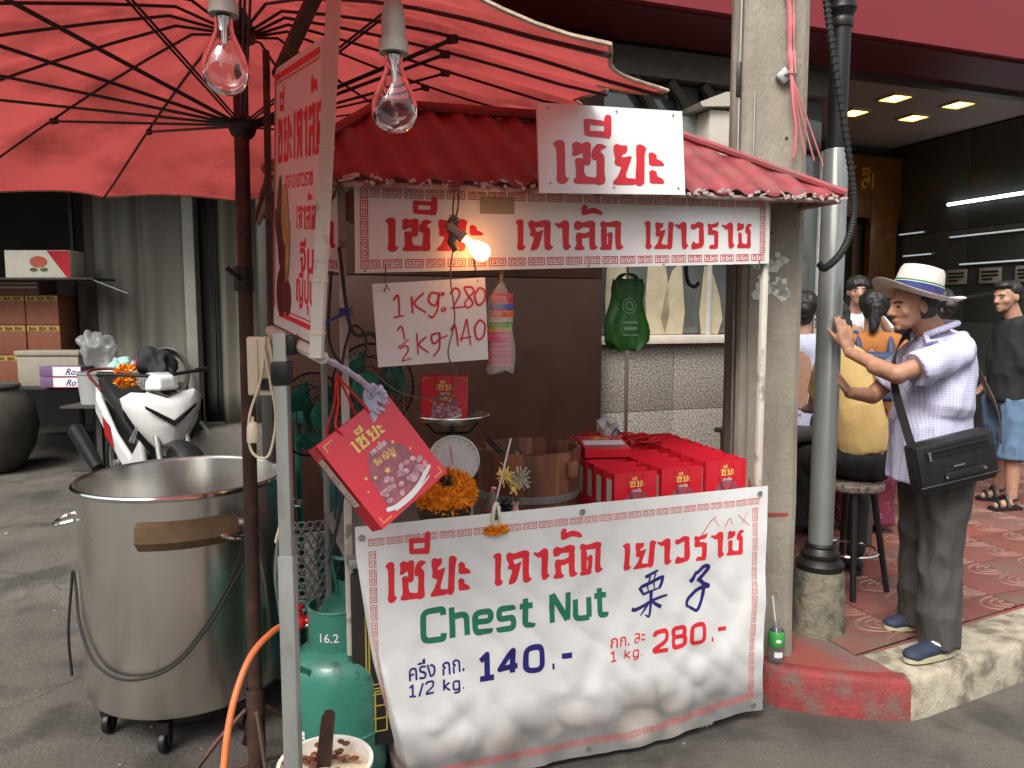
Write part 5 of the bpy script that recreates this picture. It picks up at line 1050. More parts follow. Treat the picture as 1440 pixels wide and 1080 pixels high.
sh_ = thing('shell_dish', 'little dish of pale shells beside the vase', 'dish', CW(.655, .07, ZC+.0), YAW); b = MB()
MB().lathe([(0, 0), (.035, .0), (.045, .045), (.043, .045), (.033, .004), (0, .004)], 20).build('dish', K['wood'], sh_)
for k in range(26): b.ell((random.uniform(-.03, .03), random.uniform(-.03, .03), .045+random.uniform(0, .02)), (.009, .007, .006), 7, 5, Matrix.Rotation(random.uniform(0, 3), 3, 'X'))
b.build('shells', mat('shell', (.45, .40, .32), .4, var=.4, vs=80), sh_)
# wooden tub of staves
tubt = thing('wooden_tub', 'round wooden stave tub with a steel hoop and black contents', 'tub', CW(.745, .34, ZC), YAW); NSV = 20; RT = .205
def stave(a, seed):
    b = MB(); w = 2*PI/NSV*.496; rows = [(.0, RT*.93), (.09, RT*.97), (.262, RT*1.02)]
    vs = []
    for z, r_ in rows:
        for rr in (r_, r_-.018):
            for s_ in (-w, w): vs.append((rr*math.cos(a+s_), rr*math.sin(a+s_), z+(.0015*math.sin(seed*3) if z > .2 else 0)))
    for i in range(2):
        o = i*4; b.add([], [])
        b.f += [(o+0, o+1, o+5, o+4), (o+3, o+2, o+6, o+7), (o+2, o+0, o+4, o+6), (o+1, o+3, o+7, o+5)]
    b.f += [(8, 9, 11, 10), (1, 0, 2, 3)]; b.v = [Vector(v) for v in vs]; return b
mw = [mat('tub_wood_a', (.17, .065, .036), .5, var=.4, vs=20, stretch=(1, 1, .15), bump=.2), mat('tub_wood_b', (.24, .10, .055), .5, var=.4, vs=20, stretch=(1, 1, .15), bump=.2), mat('tub_wood_c', (.13, .05, .03), .5, var=.4, vs=20, stretch=(1, 1, .15), bump=.2)]
for k in range(NSV): stave(2*PI*k/NSV, k).build('stave', mw[(k*7) % 3], tubt, smooth=False, fix=True)
for z in (.075,): MB().lathe([(RT*.968, z), (RT*.972+.003, z), (RT*.984+.003, z+.028), (RT*.98, z+.028)], 48, closed=True).build('hoop', K['grey_steel'], tubt)
MB().lathe([(0, .19), (RT-.02, .19), (RT-.02, .02)], 32).build('contents', mat('black_gravel', (.02, .018, .016), .6, bump=1, bs=60), tubt)
MB().box((.10, -RT+.005, .20), (.045, .02, .06), R(28), bev=.004).build('grip', mw[1], tubt)
sp_ = thing('scoop', 'steel scoop lying in the wooden tub', 'scoop', CW(.64, .27, ZC+.20), YAW)
MB().grid(lambda i, j: Vector(((i-.5)*.12, (j-.5)*.13, .05*((i-.5)*2)**2*.6+.03*j)), 10, 6).build('blade', K['steel'], sp_, thick=.002); MB().tube([(0, .06, .03), (-.05, .12, .09)], .01, 8).build('handle', K['black'], sp_)
# things hanging under the name board
hg = thing('coloured_band_bag', 'clear plastic bag packed with coloured rubber bands hanging by the price board', 'plastic bag', CW(.505, .0, 1.45), YAW); zz = .02
cols = [('pink_bands', (.66, .14, .20), .085), ('rose_bands', (.75, .10, .22), .03), ('yellow_bands', (.80, .50, .08), .014), ('green_bands', (.20, .45, .07), .022), ('white_bands', (.7, .66, .6), .012), ('orange_bands', (.85, .20, .06), .025), ('blue_bands', (.08, .13, .50), .022), ('red_bands', (.72, .08, .07), .035)]
for nm, c, h in cols:
    w = .036+.008*math.sin(zz*12); b = MB()
    for k in range(5):
        b.lathe([(w*.3, zz+h*k/5), (w+random.uniform(-.002, .003), zz+h*k/5), (w+random.uniform(-.002, .003), zz+h*(k+.9)/5), (w*.3, zz+h*(k+.9)/5)], 20, (-.005*math.sin(zz*20), 0, 0), Matrix.Diagonal((1, .55, 1)))
    b.build(nm, mat(nm, c, .5, var=.3, vs=80), hg); zz += h
def bagsurf(i, j):
    a = i*2*PI; t = j; r_ = (.048-.012*t if t < .8 else .0384*(1-(t-.8)/.2)+.005)*(1+.05*math.sin(a*5+t*9)); return Vector((r_*math.cos(a)+.006*math.sin(t*7), r_*math.sin(a)*.6, .305*t+.008*math.sin(a*3)*(1-t)))
MB().grid(bagsurf, 32, 18).build('film', mat('bag_film', (.8, .78, .78), .2, trans=.0, alpha=.3), hg)
MB().tube(bez([(0, 0, .30), (.004, 0, .335), (-.004, -.01, .36)], 5), [.007, .005, .006, .008, .006, .007, .008, .007, .008, .01, .012], 7).build('knot', mat('tan_tie', (.30, .20, .12), .6), hg)
gg = thing('green_bag', 'dark green carrier bag with pale print hanging under the name board', 'plastic bag', CW(1.045, .10, 1.51), YAW)
def gsurf(i, j, k=0):
    a = i*2*PI; t = j; w = [.060, .092, .095, .090, .080, .070, .066, .070, .062][min(8, int(t*8))]; w2 = [.060, .092, .095, .090, .080, .070, .066, .070, .062][min(8, int(t*8)+1)]; f_ = t*8-int(t*8); w = w*(1-f_)+w2*f_
    d = .030*(1-t*.8)+.004; return Vector((w*math.copysign(abs(math.cos(a))**.8, math.cos(a))+.004*math.sin(t*9+a*2), d*math.sin(a)*(1+.18*math.sin(a*7+t*3))+.004*math.sin(a*9), .262*t+.006*math.sin(a*4+1)))
MB().grid(gsurf, 44, 24).build('film', mat('green_film', (.02, .12, .012), .3, var=.25, vs=20, transl=.35, bump=.3, bs=30), gg, ang=50)
mpg = lambda x, y, k: Vector((x, -.036*(1-(y/.262)*.8)-.006-k, y)); draw('pale_print', [ring2d((-.004, .165), .028, .004), ring2d((-.004, .165), .015, .006), rect2d(-.035, .10, .028, .108), rect2d(-.03, .075, .024, .088), rect2d(-.035, .055, .03, .06)], mat('pale_green_print', (.10, .17, .09), .5), gg, mpg)
for s_ in (-1, 1): MB().tube(bez([(.045*s_, 0, .25), (.03*s_, -.004, .275), (.005*s_, 0, .285)], 4), [.012, .012, .01, .009, .008, .007, .006, .005, .004], 6).build('handle', bpy.data.materials['green_film'], gg)
MB().tube([(0, 0, .27), (.002, 0, .31)], .002, 5).build('hook', K['blackm'], gg)
hk = thing('black_hose_end', 'short curved black cable hanging beside the window under the board', 'cable', CW(1.38, .2, 1.8), YAW)
MB().tube(bez([(-.01, 0, .08), (-.012, 0, .02), (.0, 0, -.03), (.03, 0, -.045), (.05, 0, -.03)], 5), .008, 8).build('cable', K['rubber'], hk)
st_ = thing('metal_stand', 'thin steel upright standing on the pavement behind the green bag', 'stand', (.60, 3.9, .17))
MB().tube([(0, 0, 0), (0, 0, 1.75)], .011, 10).build('tube', K['steel'], st_); MB().lathe([(0, 0), (.12, 0), (.12, .012), (0, .02)], 24).build('base', K['blackm'], st_)
# lit bulb with tangled wires in front of the name board
bulb(CW(.345, -.10, 1.885), 0, 'small lit orange bulb glowing in front of the long name board', .82, lit=True, tilt=-.9)
wt = thing('bulb_wiring', 'tangled brown wires and tape holding the lit bulb under the roof edge', 'wires', CW(.345, -.09, 1.88), YAW); b = MB()
b.tube(bez([(-.02, 0, .17), (-.03, 0, .1), (-.028, 0, .04), (-.02, 0, .0)], 6), .0028, 6).tube(bez([(-.01, 0, .17), (-.015, 0, .09), (-.035, 0, .03), (-.03, 0, -.01)], 6), .0028, 6)
for k in range(10): b.tube(bez([(-.03+random.uniform(-.012, .012), random.uniform(-.01, .01), .06+random.uniform(-.02, .02)), (-.03+random.uniform(-.025, .02), 0, .05+random.uniform(-.03, .03)), (-.025, 0, .03)], 4), .0028, 5)
b.tube([(-.028, 0, .035), (-.035, .0, -.01), (-.02, 0, -.035)], [.010, .016, .012], 8)
b.tube(bez([(-.03, 0, -.02), (-.04, 0, -.12), (-.03, -.01, -.25), (-.05, 0, -.36), (-.02, 0, -.44), (-.08, 0, -.50), (-.2, 0, -.48), (-.28, .02, -.42)], 8), .0024, 5)
b.tube(bez([(-.16, .2, -.45), (-.14, .2, -.6), (-.10, .2, -.72)], 6), .002, 5)
b.build('wires', mat('wire_brown', (.12, .085, .06), .5), wt)
b2 = thing('unlit_bulb', 'small dusty bulb at the left end of the cart behind the tall sign', 'light bulb', CW(.0, -.1, 1.80), YAW)
MB().ell((-.09, 0, .03), (.03, .03, .034)).build('glass', mbulb, b2); MB().tube([(-.09, 0, .06), (-.085, 0, .12)], .015, 10).tube([(-.085, 0, .12), (-.03, .0, .24)], .003, 6).build('socket', K['blackm'], b2)
cc = thing('cart_cables', 'black and blue cables looped round the left cart post', 'cable', CW(0, 0, 1.3), YAW); b = MB()
b.tube(bez([(-.03, -.03, .55), (.0, -.04, .3), (.07, -.04, .28), (.10, -.04, .18), (.05, -.04, .08), (.0, -.04, .04), (-.03, -.03, -.2), (-.08, 0, -.45)], 8), .006, 6)
b.tube(bez([(-.05, 0, .5), (-.06, 0, .25), (.02, -.03, .16), (.045, -.04, .27), (.0, -.03, .3), (-.04, -.02, .1), (-.06, -.02, -.3)], 8), .0045, 6)
b.build('black_cables', K['rubber'], cc); MB().tube([(-.01, 0, .34), (-.01, 0, .365)], .021, 8).tube([(-.01, -.01, .35), (-.09, -.02, .31), (-.13, -.02, .25)], .005, 5).build('blue_tie', mat('blue_plastic', (.03, .05, .25), .4), cc)

# ---------------------------------------------------------------- gas cylinders, hose, bucket
def cyl_tank(loc, lab, rz, guard='plate'):
    t = thing('gas_cylinder', lab, 'gas cylinder', loc, rz, 'green gas cylinders'); r = .163
    MB().lathe([(0, .02), (.12, .02), (.125, 0), (.135, 0), (.135, .04), (.15, .055), (r, .09), (r, .42), (r*.97, .455), (r*.85, .495), (r*.6, .525), (r*.3, .54), (0, .545)], 48).build('body', K['teal'], t)
    MB().lathe([(r+.0015, .24), (r+.0045, .245), (r+.0045, .25), (r+.0015, .255)], 48).build('weld_seam', K['teal'], t)
    g = MB(); n = 26; a0, a1 = (R(150), R(390)) if guard == 'plate' else (R(-180), R(100)); vs = []
    for k in range(n+1):
        a = a0+(a1-a0)*k/n
        for rr in (.092, .096):
            for z in (.515, .66 if guard == 'plate' else .60): vs.append((rr*math.cos(a), rr*math.sin(a), z))
    g.add(vs, [(k*4+i, k*4+4+i, k*4+4+j, k*4+j) for k in range(n) for i, j in ((0, 1), (3, 2), (1, 3), (2, 0))]+[(0, 1, 3, 2), (n*4, n*4+2, n*4+3, n*4+1)])
    g.tube([(.094*math.cos(a0+(a1-a0)*k/n), .094*math.sin(a0+(a1-a0)*k/n), .66) for k in range(n+1)], .006, 6) if guard == 'plate' else g.tube([(.12*math.cos(k*PI/14), .12*math.sin(k*PI/14), .70) for k in range(28)], .009, 6, closed=True)
    if guard != 'plate':
        for a in (200, 330, 90): g.tube([(.09*math.cos(R(a)), .09*math.sin(R(a)), .52), (.12*math.cos(R(a)), .12*math.sin(R(a)), .70)], .008, 6)
    g.build('collar', K['teal'], t, fix=True); MB().lathe([(0, .54), (.02, .54), (.02, .58), (.012, .60), (0, .60)], 14).build('valve', K['brass'], t)
    return t
gc = cyl_tank((-.60, 2.47, 0), 'green gas cylinder marked 16.2 in front of the cart corner', 0)
cyl3 = lambda r0: (lambda x, y, k: Vector(((r0+k)*math.sin(x/r0), -(r0+k)*math.cos(x/r0), y)))
draw('weight_mark', font2d('16.2', .042, -.035, .565, bold=.01), K['pwhite'], gc, cyl3(.0965), off=.0015, cut=(.01, .05, 0, 0))
draw('side_mark', [(lambda p: ([(-y-.085, x+.12) for x, y in p[0]], p[1], 0))(q) for q in font2d('แก๊ส', .10, 0, 0, bold=.03)], K['pwhite'], gc, cyl3(.163), off=.0012, cut=(.01, .2, 0, 0))
draw('oval_mark', [rect2d(-.11, .465, -.06, .495)], mat('dark_mark', (.012, .09, .065), .4), gc, lambda x, y, k: Vector(((.150+k)*math.sin(x/.15), -(.150+k)*math.cos(x/.15), y)))
cyl_tank((-.62, 2.93, 0), 'green gas cylinder with round hand ring behind the marked one', .4, 'ring')
rg_ = thing('gas_regulator', 'red gas regulator joined to the orange hose', 'regulator', (-.735, 2.47, .60))
MB().lathe([(0, -.035), (.012, -.035), (.014, -.02), (.030, -.015), (.033, 0), (.028, .012), (.018, .018), (.014, .04), (.02, .045), (.02, .055), (0, .058)], 20).tube([(.02, 0, 0), (.10, 0, .0)], .012, 10).lathe([(0, 0), (.022, 0), (.022, .02), (0, .02)], 8, (.045, 0, 0), Matrix.Rotation(PI/2, 3, 'Y')).build('body', mat('regulator_red', (.60, .015, .02), .35, coat=.3), rg_)
MB().tube([(-.002, 0, .055), (-.002, 0, .11)], .005, 6).tube([(-.03, 0, .07), (.03, 0, .068)], .003, 6).tube([(.0, 0, .11), (.004, 0, .125)], .008, 8).build('lever', K['teal'], rg_)
hs_ = thing('orange_hose', 'orange rubber gas hose curving down from the red regulator', 'hose', (-.9, 2.15, 0))
MB().tube(bez([(-.755, 2.46, .60), (-.79, 2.36, .605), (-.83, 2.26, .56), (-.855, 2.17, .44), (-.86, 2.10, .27), (-.84, 2.02, .10), (-.80, 1.9, .014), (-.5, 1.6, .013)], 8), .0105, 10).build('hose', mat('orange_rubber', (.75, .19, .06), .45), hs_, world=True)
bk = thing('shell_bucket', 'white bucket of cream peelings and chestnut shells at the grey post', 'bucket', (-.525, 1.99, 0))
MB().lathe([(0, 0), (.095, 0), (.125, .38), (.133, .385), (.133, .395), (.122, .395), (.092, .01), (0, .01)], 36).build('body', mat('bucket_white', (.66, .64, .58), .4, col2=(.35, .25, .17), cover=.3, cs=8), bk)
MB().lathe([(0, .385), (.05, .375), (.118, .36), (.118, .2)], 24).build('peelings', mat('peelings', (.60, .50, .36), .7, var=.2, vs=30, bump=.8, bs=40), bk)
b = MB()
for k in range(34):
    a = random.uniform(0, 6.28); r_ = random.uniform(.03, .11); b.ell((r_*math.cos(a), r_*math.sin(a), .388+random.uniform(-.004, .012)), (.014, .011, .006), 7, 5, Matrix.Rotation(random.uniform(-1, 1), 3, 'X') @ Matrix.Rotation(a, 3, 'Z'))
tag(b.build('shells', mat('shell_brown', (.14, .045, .02), .4, var=.4, vs=40), bk), kind='stuff')
stk = thing('black_paddle', 'scorched black wooden paddle standing in the shell bucket', 'paddle', (-.53, 1.98, .36))
MB().prism([(-.028, 0, -.02), (.016, 0, -.02), (.036, 0, .175), (.026, 0, .185), (.008, 0, .183), (0, 0, .17)], (0, 1, 0), .014).build('paddle', K['rust'], stk, smooth=False)
npk = thing('napkin', 'crumpled white paper napkin on the street in front of the kerb', 'napkin', (.745, 2.86, .012))
blob('paper', [('e', (.745, 2.86, .03), (.035, .03, .022)), ('e', (.765, 2.85, .022), (.03, .025, .016)), ('e', (.73, 2.87, .045), (.02, .02, .016))], .004, mat('napkin_white', (.7, .68, .62), .8), npk, 1, wr=.016, wf=45)
wbt = thing('water_bottle', 'small clear water bottle with green label and straw on the red kerb', 'bottle', (1.125, 3.06, .172))
MB().lathe([(0, 0), (.03, 0), (.033, .008), (.033, .04), (.031, .05), (.033, .06), (.033, .12), (.026, .14), (.014, .152), (.013, .17), (.015, .172), (.015, .178), (.0115, .178), (.0115, .155), (.024, .137), (.031, .118), (.031, .01), (0, .005)], 28).build('body', K['clear'], wbt)
MB().lathe([(.0335, .072), (.0345, .074), (.0345, .128), (.030, .135)], 28).build('label', mat('label_green', (.05, .32, .07), .4), wbt); draw('label_print', [disc2d((-.002, .10), .012, .008), rect2d(-.018, .028, .018, .052, 1)], K['pwhite'], wbt, cyl3(.0346), off=.0008, cut=(.006, .1, 0, 0))
MB().lathe([(0, .01), (.0305, .01), (.0305, .06), (0, .06)], 20).build('water', K['clear'], wbt)
MB().tube([(.008, 0, .06), (-.022, 0, .285)], .0035, 8).build('straw', K['pwhite'], wbt)

# ---------------------------------------------------------------- behind the cart: fans, perforated sheet, teal bins
def fan(loc, rz, lab, floor=0.):
    t = thing('electric_fan', lab, 'fan', loc, rz, 'green electric fans'); r = .185; c = MB()
    for y, s_ in ((-.055, 1), (.05, 1)):
        for k in range(44):
            a = k*2*PI/44; c.tube([(.05*math.cos(a), y*1.3, .05*math.sin(a)), (.13*math.cos(a), y*1.15, .13*math.sin(a)), (r*math.cos(a), 0, r*math.sin(a))], .0011, 4)
    for rr, y in ((r, 0), (.13, -.063), (.13, .057), (.09, -.07)): c.tube([(rr*math.cos(k*PI/20), y, rr*math.sin(k*PI/20)) for k in range(40)], .0022 if rr < r else .005, 5, closed=True)
    c.build('cage', K['blackm'], t); M3 = Vector((0, -1, 0)).to_track_quat('Z', 'Y').to_matrix(); mg_ = bpy.data.materials.get('fan_green') or mat('fan_green', (.015, .22, .15), .4)
    MB().lathe([(0, 0), (.062, 0), (.066, .006), (.062, .014), (0, .017)], 32, (0, -.072, 0), M3).build('badge', mg_, t)
    MB().tube([(0, .0, 0), (0, .16, -.01)], .05, 16).build('motor', mg_, t)
    for k in range(3):
        a0 = k*2*PI/3; MB().grid(lambda i, j: Vector(((.03+.125*j)*math.cos(a0+(i-.2)*1.5*(.5+.5*j)), -.02+.04*i, (.03+.125*j)*math.sin(a0+(i-.2)*1.5*(.5+.5*j)))), 8, 6).build('blade', mg_, t, thick=.002)
    draw('badge_print', [stroke2d([(x, z), (x, z+h)], .0035) for x, z, h in ((-.035, .0, .02), (-.022, .0, .02), (-.008, 0, .02), (.006, 0, .02), (.02, 0, .02), (.034, 0, .02), (-.03, -.03, .012), (-.014, -.03, .012), (.002, -.03, .012), (.016, -.03, .012), (.028, -.03, .012))], K['black'], t, flat((0, -.0895, 0), (1, 0, 0)), off=.001)
    if rz == 0 or True: MB().tube([(0, .1, -.02), (0, .11, -.12), (0, .11, floor-loc[2]+.02)], .014, 8).lathe([(0, 0), (.16, 0), (.15, .02), (.02, .035), (0, .035)], 28, (0, .11, floor-loc[2]+.002)).build('stand', mg_, t)
    return t
fan((-.615, 3.28, 1.33), R(-8), 'green electric fan with round badge beside the price board')
fan((-.89, 3.30, 1.20), R(52), 'green electric fan turned sideways behind the bag cords')
for k, (x, y, z, w, h) in enumerate([(-.72, 3.3, .001, .30, .62), (-.70, 3.28, .625, .26, .36)]):
    t = thing('teal_bin', ['lower teal plastic bin standing on the ground behind the cart', 'upper teal plastic bin behind the hanging red bag'][k], 'bin', (x, y, z), .2, 'teal plastic bins')
    mtl = bpy.data.materials.get('teal_plastic') or mat('teal_plastic', (.02, .20, .20), .35)
    b = MB(); b.add([(s1*w*q, s2*w*.8*q, zz) for zz, q in ((0, .44), (h*.9, .5), (h*.9, .54), (h, .54)) for s1, s2 in ((-1, -1), (1, -1), (1, 1), (-1, 1))], [(i*4+j, i*4+(j+1) % 4, i*4+4+(j+1) % 4, i*4+4+j) for i in range(3) for j in range(4)]+[(0, 3, 2, 1), (12, 13, 14, 15)]); b.build('shell', mtl, t, smooth=False)
    f = MB(); 
    for i in range(3): f.box((0, -w*.8*(.45+.02*i)-.004, h*(.2+.22*i)), (w*.9, .012, .015))
    f.build('rib', mtl, t)
pf = thing('perforated_chair', 'steel chair with punched perforated back panel behind the gas cylinders', 'chair', (-.80, 2.93, .44), R(25))
b = MB(); cw, nu, nv = .032, 7, 14
for i in range(nu):
    for j in range(nv):
        cx, cz_ = (i-nu/2+.5+.5*(j % 2))*cw, j*cw*.9; n = 10; r0 = .0105; vs = []
        for k in range(n):
            a = 2*PI*k/n+.3; m_ = cw/2/max(abs(math.cos(a)), abs(math.sin(a))); vs += [(cx+r0*math.cos(a), 0, cz_+r0*math.sin(a)*1.1), (cx+min(m_, .0205)*math.cos(a), 0, cz_+min(m_, .0205)*math.sin(a)*.93)]
        b.add([(x, .10*(x/.12)**2*.5-.30*z*.35, z) for x, y, z in vs], [(2*k, 2*k+1, (2*k+3) % (2*n), (2*k+2) % (2*n)) for k in range(n)])
b.build('perforated_panel', K['grey_steel'], pf, thick=.003)
MB().tube(bez([(-.13, .03, -.02), (-.15, .0, .2), (-.13, -.06, .42)], 6), .009, 8).tube(bez([(.13, .03, -.02), (.15, 0, .2), (.13, -.06, .42)], 6), .009, 8).tube([(-.13, .03, -.44), (-.13, .03, 0)], .009, 8).tube([(.13, .03, -.44), (.13, .03, 0)], .009, 8).build('frame_tube', K['chrome'], pf)
MB().tube(bez([(-.14, -.02, .02), (-.08, -.10, .0), (.05, -.12, .0), (.14, -.06, .02)], 6), .011, 10).build('front_rail', K['chrome'], pf)

# ---------------------------------------------------------------- motorbike (x forward)
mb_ = thing('motorbike', 'white and black step through motorbike parked behind the steel pot', 'motorbike', (-2.60, 5.26, .17), R(-47)); mb_.scale = (1.06,)*3
mwh = mat('bike_white', (.66, .66, .64), .22, var=.04, coat=.5); mbk = mat('bike_black', (.012, .012, .013), .35, var=.2)
def wheel(x):
    M3 = Matrix.Rotation(PI/2, 3, 'X'); w = MB().lathe([(.235, -.03), (.275, -.035), (.292, -.015), (.296, 0), (.292, .015), (.275, .035), (.235, .03)], 40, (x, 0, .296), M3, closed=True).build('tyre', K['rubber'], mb_)
    r_ = MB().lathe([(.235, -.02), (.24, 0), (.235, .02), (.222, .012), (.222, -.012)], 32, (x, 0, .296), M3, closed=True).lathe([(0, -.05), (.03, -.05), (.03, .05), (0, .05)], 16, (x, 0, .296), M3)
    for k in range(5): a = k*2*PI/5; r_.tube([(x, 0, .296), (x+.23*math.cos(a), 0, .296+.23*math.sin(a))], .010, 6)
    r_.build('rim', K['grey_steel'], w)
wheel(.62); wheel(-.62)
def shell(name, secs, m, ang=40, par=None):     # secs: list of rings (closed polygons of equal count)
    n = len(secs[0]); b = MB(); b.add([p for s_ in secs for p in s_], [(i*n+j, i*n+(j+1) % n, (i+1)*n+(j+1) % n, (i+1)*n+j) for i in range(len(secs)-1) for j in range(n)]+[tuple(range(n-1, -1, -1)), tuple((len(secs)-1)*n+j for j in range(n))])
    o = b.build(name, m, par or mb_, fix=True, ang=ang); sd = o.modifiers.new('b', 'BEVEL'); sd.width = .022; sd.segments = 4; sd.limit_method = 'ANGLE'; return o
# front leg shield with pointed beak: white V over black
OUT = [(0, .46), (.055, .52), (.12, .60), (.185, .70), (.235, .81), (.245, .87), (.19, .91), (.09, .90), (0, .865)]
OUT = OUT+[(-y, z) for y, z in OUT[-2:0:-1]]
def fair(sc, x, e=0.): return [(x-(y*sc)**2*1.9-(.06*(.72-z) if z < .72 else .10*(z-.72)), y*sc, .72+(z-.72)*sc) for y, z in OUT]
b = MB(); rgs = [fair(1.0, .44), fair(.98, .475), fair(.82, .505), fair(.55, .525), fair(.25, .535)]; n = len(OUT)
b.add([p for r_ in rgs for p in r_]+[(.54, 0, .72)], [(i*n+j, i*n+(j+1) % n, (i+1)*n+(j+1) % n, (i+1)*n+j) for i in range(4) for j in range(n)]+[(4*n+j, 4*n+(j+1) % n, 5*n) for j in range(n)]+[tuple(range(n-1, -1, -1))])
fo = b.build('front_fairing', mwh, mb_, ang=50, fix=True); sd = fo.modifiers.new('b', 'BEVEL'); sd.width = .006; sd.segments = 2; sd.limit_method = 'ANGLE'
MB().add([(.50-(y*sc)**2*1.9-.05, y*sc*.96, .68+(z-.72)*sc*.98-.03) for sc in (1.0,) for y, z in OUT]+[(.36, y*.8, .66+(z-.72)*.8) for y, z in OUT], [(j, (j+1) % n, n+(j+1) % n, n+j) for j in range(n)]+[tuple(range(n))]).build('lower_cowl', mbk, mb_, fix=True)
for s_ in (-1, 1):
    MB().prism([(.538, 0, .735), (.522, s_*.10, .80), (.494, s_*.155, .835), (.496, s_*.15, .812), (.528, s_*.07, .75), (.542, 0, .70)], (1, 0, 0), .008).build('intake_slit', mbk, mb_, smooth=False)
    MB().tube([(.45, s_*.19, .70), (.48, s_*.235, .62)], [.010, .016], 8).build('turn_signal', K['clear'], mb_)
for s_ in (-1, 1):
    shell('side_panel', [[(-.85, s_*.06, .80), (-.85, s_*.10, .82), (-.86, s_*.08, .90), (-.86, s_*.04, .88)], [(-.55, s_*.12, .66), (-.55, s_*.17, .68), (-.55, s_*.16, .80), (-.55, s_*.11, .80)], [(-.15, s_*.13, .46), (-.15, s_*.17, .47), (-.15, s_*.17, .60), (-.15, s_*.13, .60)], [(.12, s_*.10, .26), (.12, s_*.14, .28), (.12, s_*.15, .46), (.12, s_*.10, .44)], [(.30, s_*.08, .30), (.30, s_*.12, .32), (.34, s_*.15, .62), (.34, s_*.10, .60)]], mwh)
    MB().prism([(-.30, s_*.175, .56), (-.12, s_*.175, .50), (-.20, s_*.175, .64), (-.34, s_*.175, .68)], (0, s_, 0), .006).build('red_insert', mat('bike_red', (.35, .01, .015), .3) if 'bike_red' not in bpy.data.materials else bpy.data.materials['bike_red'], mb_, smooth=False)
shell('seat', [[(-.88, -.07, .86), (-.88, .07, .86), (-.86, .06, .94), (-.86, -.06, .94)], [(-.5, -.13, .79), (-.5, .13, .79), (-.5, .11, .88), (-.5, -.11, .88)], [(-.30, -.13, .74), (-.30, .13, .74), (-.32, .10, .81), (-.32, -.10, .81)], [(-.05, -.11, .68), (-.05, .11, .68), (-.08, .08, .78), (-.08, -.08, .78)], [(.08, -.06, .62), (.08, .06, .62), (.06, .04, .70), (.06, -.04, .70)]], mat('seat_black', (.014, .013, .013), .5))
shell('centre_body', [[(-.6, -.09, .45), (-.6, .09, .45), (-.6, .1, .78), (-.6, -.1, .78)], [(0, -.08, .30), (0, .08, .30), (0, .09, .66), (0, -.09, .66)], [(.38, -.07, .40), (.38, .07, .40), (.34, .06, .85), (.34, -.06, .85)]], mbk)
shell('headstock', [[(.30, -.10, .90), (.30, .10, .90), (.26, .08, 1.02), (.26, -.08, 1.02)], [(.47, -.06, .92), (.47, .06, .92), (.42, .05, 1.01), (.42, -.05, 1.01)]], mwh)
MB().prism([(.475, -.05, .93), (.475, .05, .93), (.44, .05, 1.0), (.44, -.05, 1.0)], (1, 0, 0), .02).build('headlight', K['clear'], mb_)
MB().tube(bez([(.22, -.34, 1.02), (.27, -.2, 1.01), (.33, 0, 1.0), (.27, .2, 1.01), (.22, .34, 1.02)], 5), .011, 8).tube([(.225, -.34, 1.02), (.25, -.25, 1.015)], .017, 8).tube([(.225, .34, 1.02), (.25, .25, 1.015)], .017, 8).build('handlebar', mbk, mb_)
MB().tube([(.36, -.09, .9), (.62, -.09, .30)], .019, 10).tube([(.36, .09, .9), (.62, .09, .30)], .019, 10).build('fork', K['grey_steel'], mb_)
MB().grid(lambda i, j: Vector((.62+.325*math.cos(R(20+150*i)), (j-.5)*.15, .296+.325*math.sin(R(20+150*i))-.03*(2*j-1)**2)), 20, 6).build('front_fender', mbk, mb_, thick=.004); MB().grid(lambda i, j: Vector((.62+.34*math.cos(R(15+35*i)), (j-.5)*.17, .29+.34*math.sin(R(15+35*i))-.03*(2*j-1)**2)), 10, 6).build('fender_cap', mat('fender_red', (.5, .03, .05), .3), mb_, thick=.004)
MB().tube(bez([(.15, -.14, .26), (-.1, -.16, .22), (-.4, -.17, .28), (-.55, -.18, .33)], 5), .018, 8).tube([(-.45, -.19, .30), (-.95, -.21, .52)], [.045, .06], 14).build('exhaust', mbk, mb_)
MB().box((-.05, 0, .30), (.32, .26, .22), bev=.03).lathe([(0, -.16), (.09, -.16), (.09, .16), (0, .16)], 18, (.0, 0, .30), Matrix.Rotation(PI/2, 3, 'X')).tube([(-.15, -.2, .18), (.15, -.2, .18)], .012, 6).tube([(-.1, .1, .2), (-.2, .28, .01)], .010, 6).build('engine', mat('engine_grey', (.05, .05, .05), .5, metal=.5), mb_)
MB().tube(bez([(-.6, -.11, .84), (-.9, -.12, .95), (-.98, 0, .97), (-.9, .12, .95), (-.6, .11, .84)], 5), .011, 8).build('grab_rail', mat('rail_red', (.12, .02, .02), .4), mb_)
cl_ = thing('black_jacket', 'bundled black cloth hung over the motorbike handlebar', 'cloth', (-2.47, 5.12, 1.2))
blob('cloth', [('e', (-2.46, 5.16, 1.28), (.12, .10, .10)), ('e', (-2.38, 5.12, 1.22), (.08, .08, .11)), ('e', (-2.52, 5.20, 1.36), (.06, .05, .05))], .014, mat('cloth_black', (.012, .012, .014), .8), cl_, 2, wr=.05, wf=9)
og = thing('orange_garland', 'small orange garland hanging from the motorbike handlebar', 'garland', (-2.62, 5.05, 1.22)); petals('petals', og, (0, 0, .04), .03, .03, 160, K['marigold'], size=.028); petals('petals_low', og, (0, 0, -.03), .03, .03, 160, K['marigold'], size=.03)

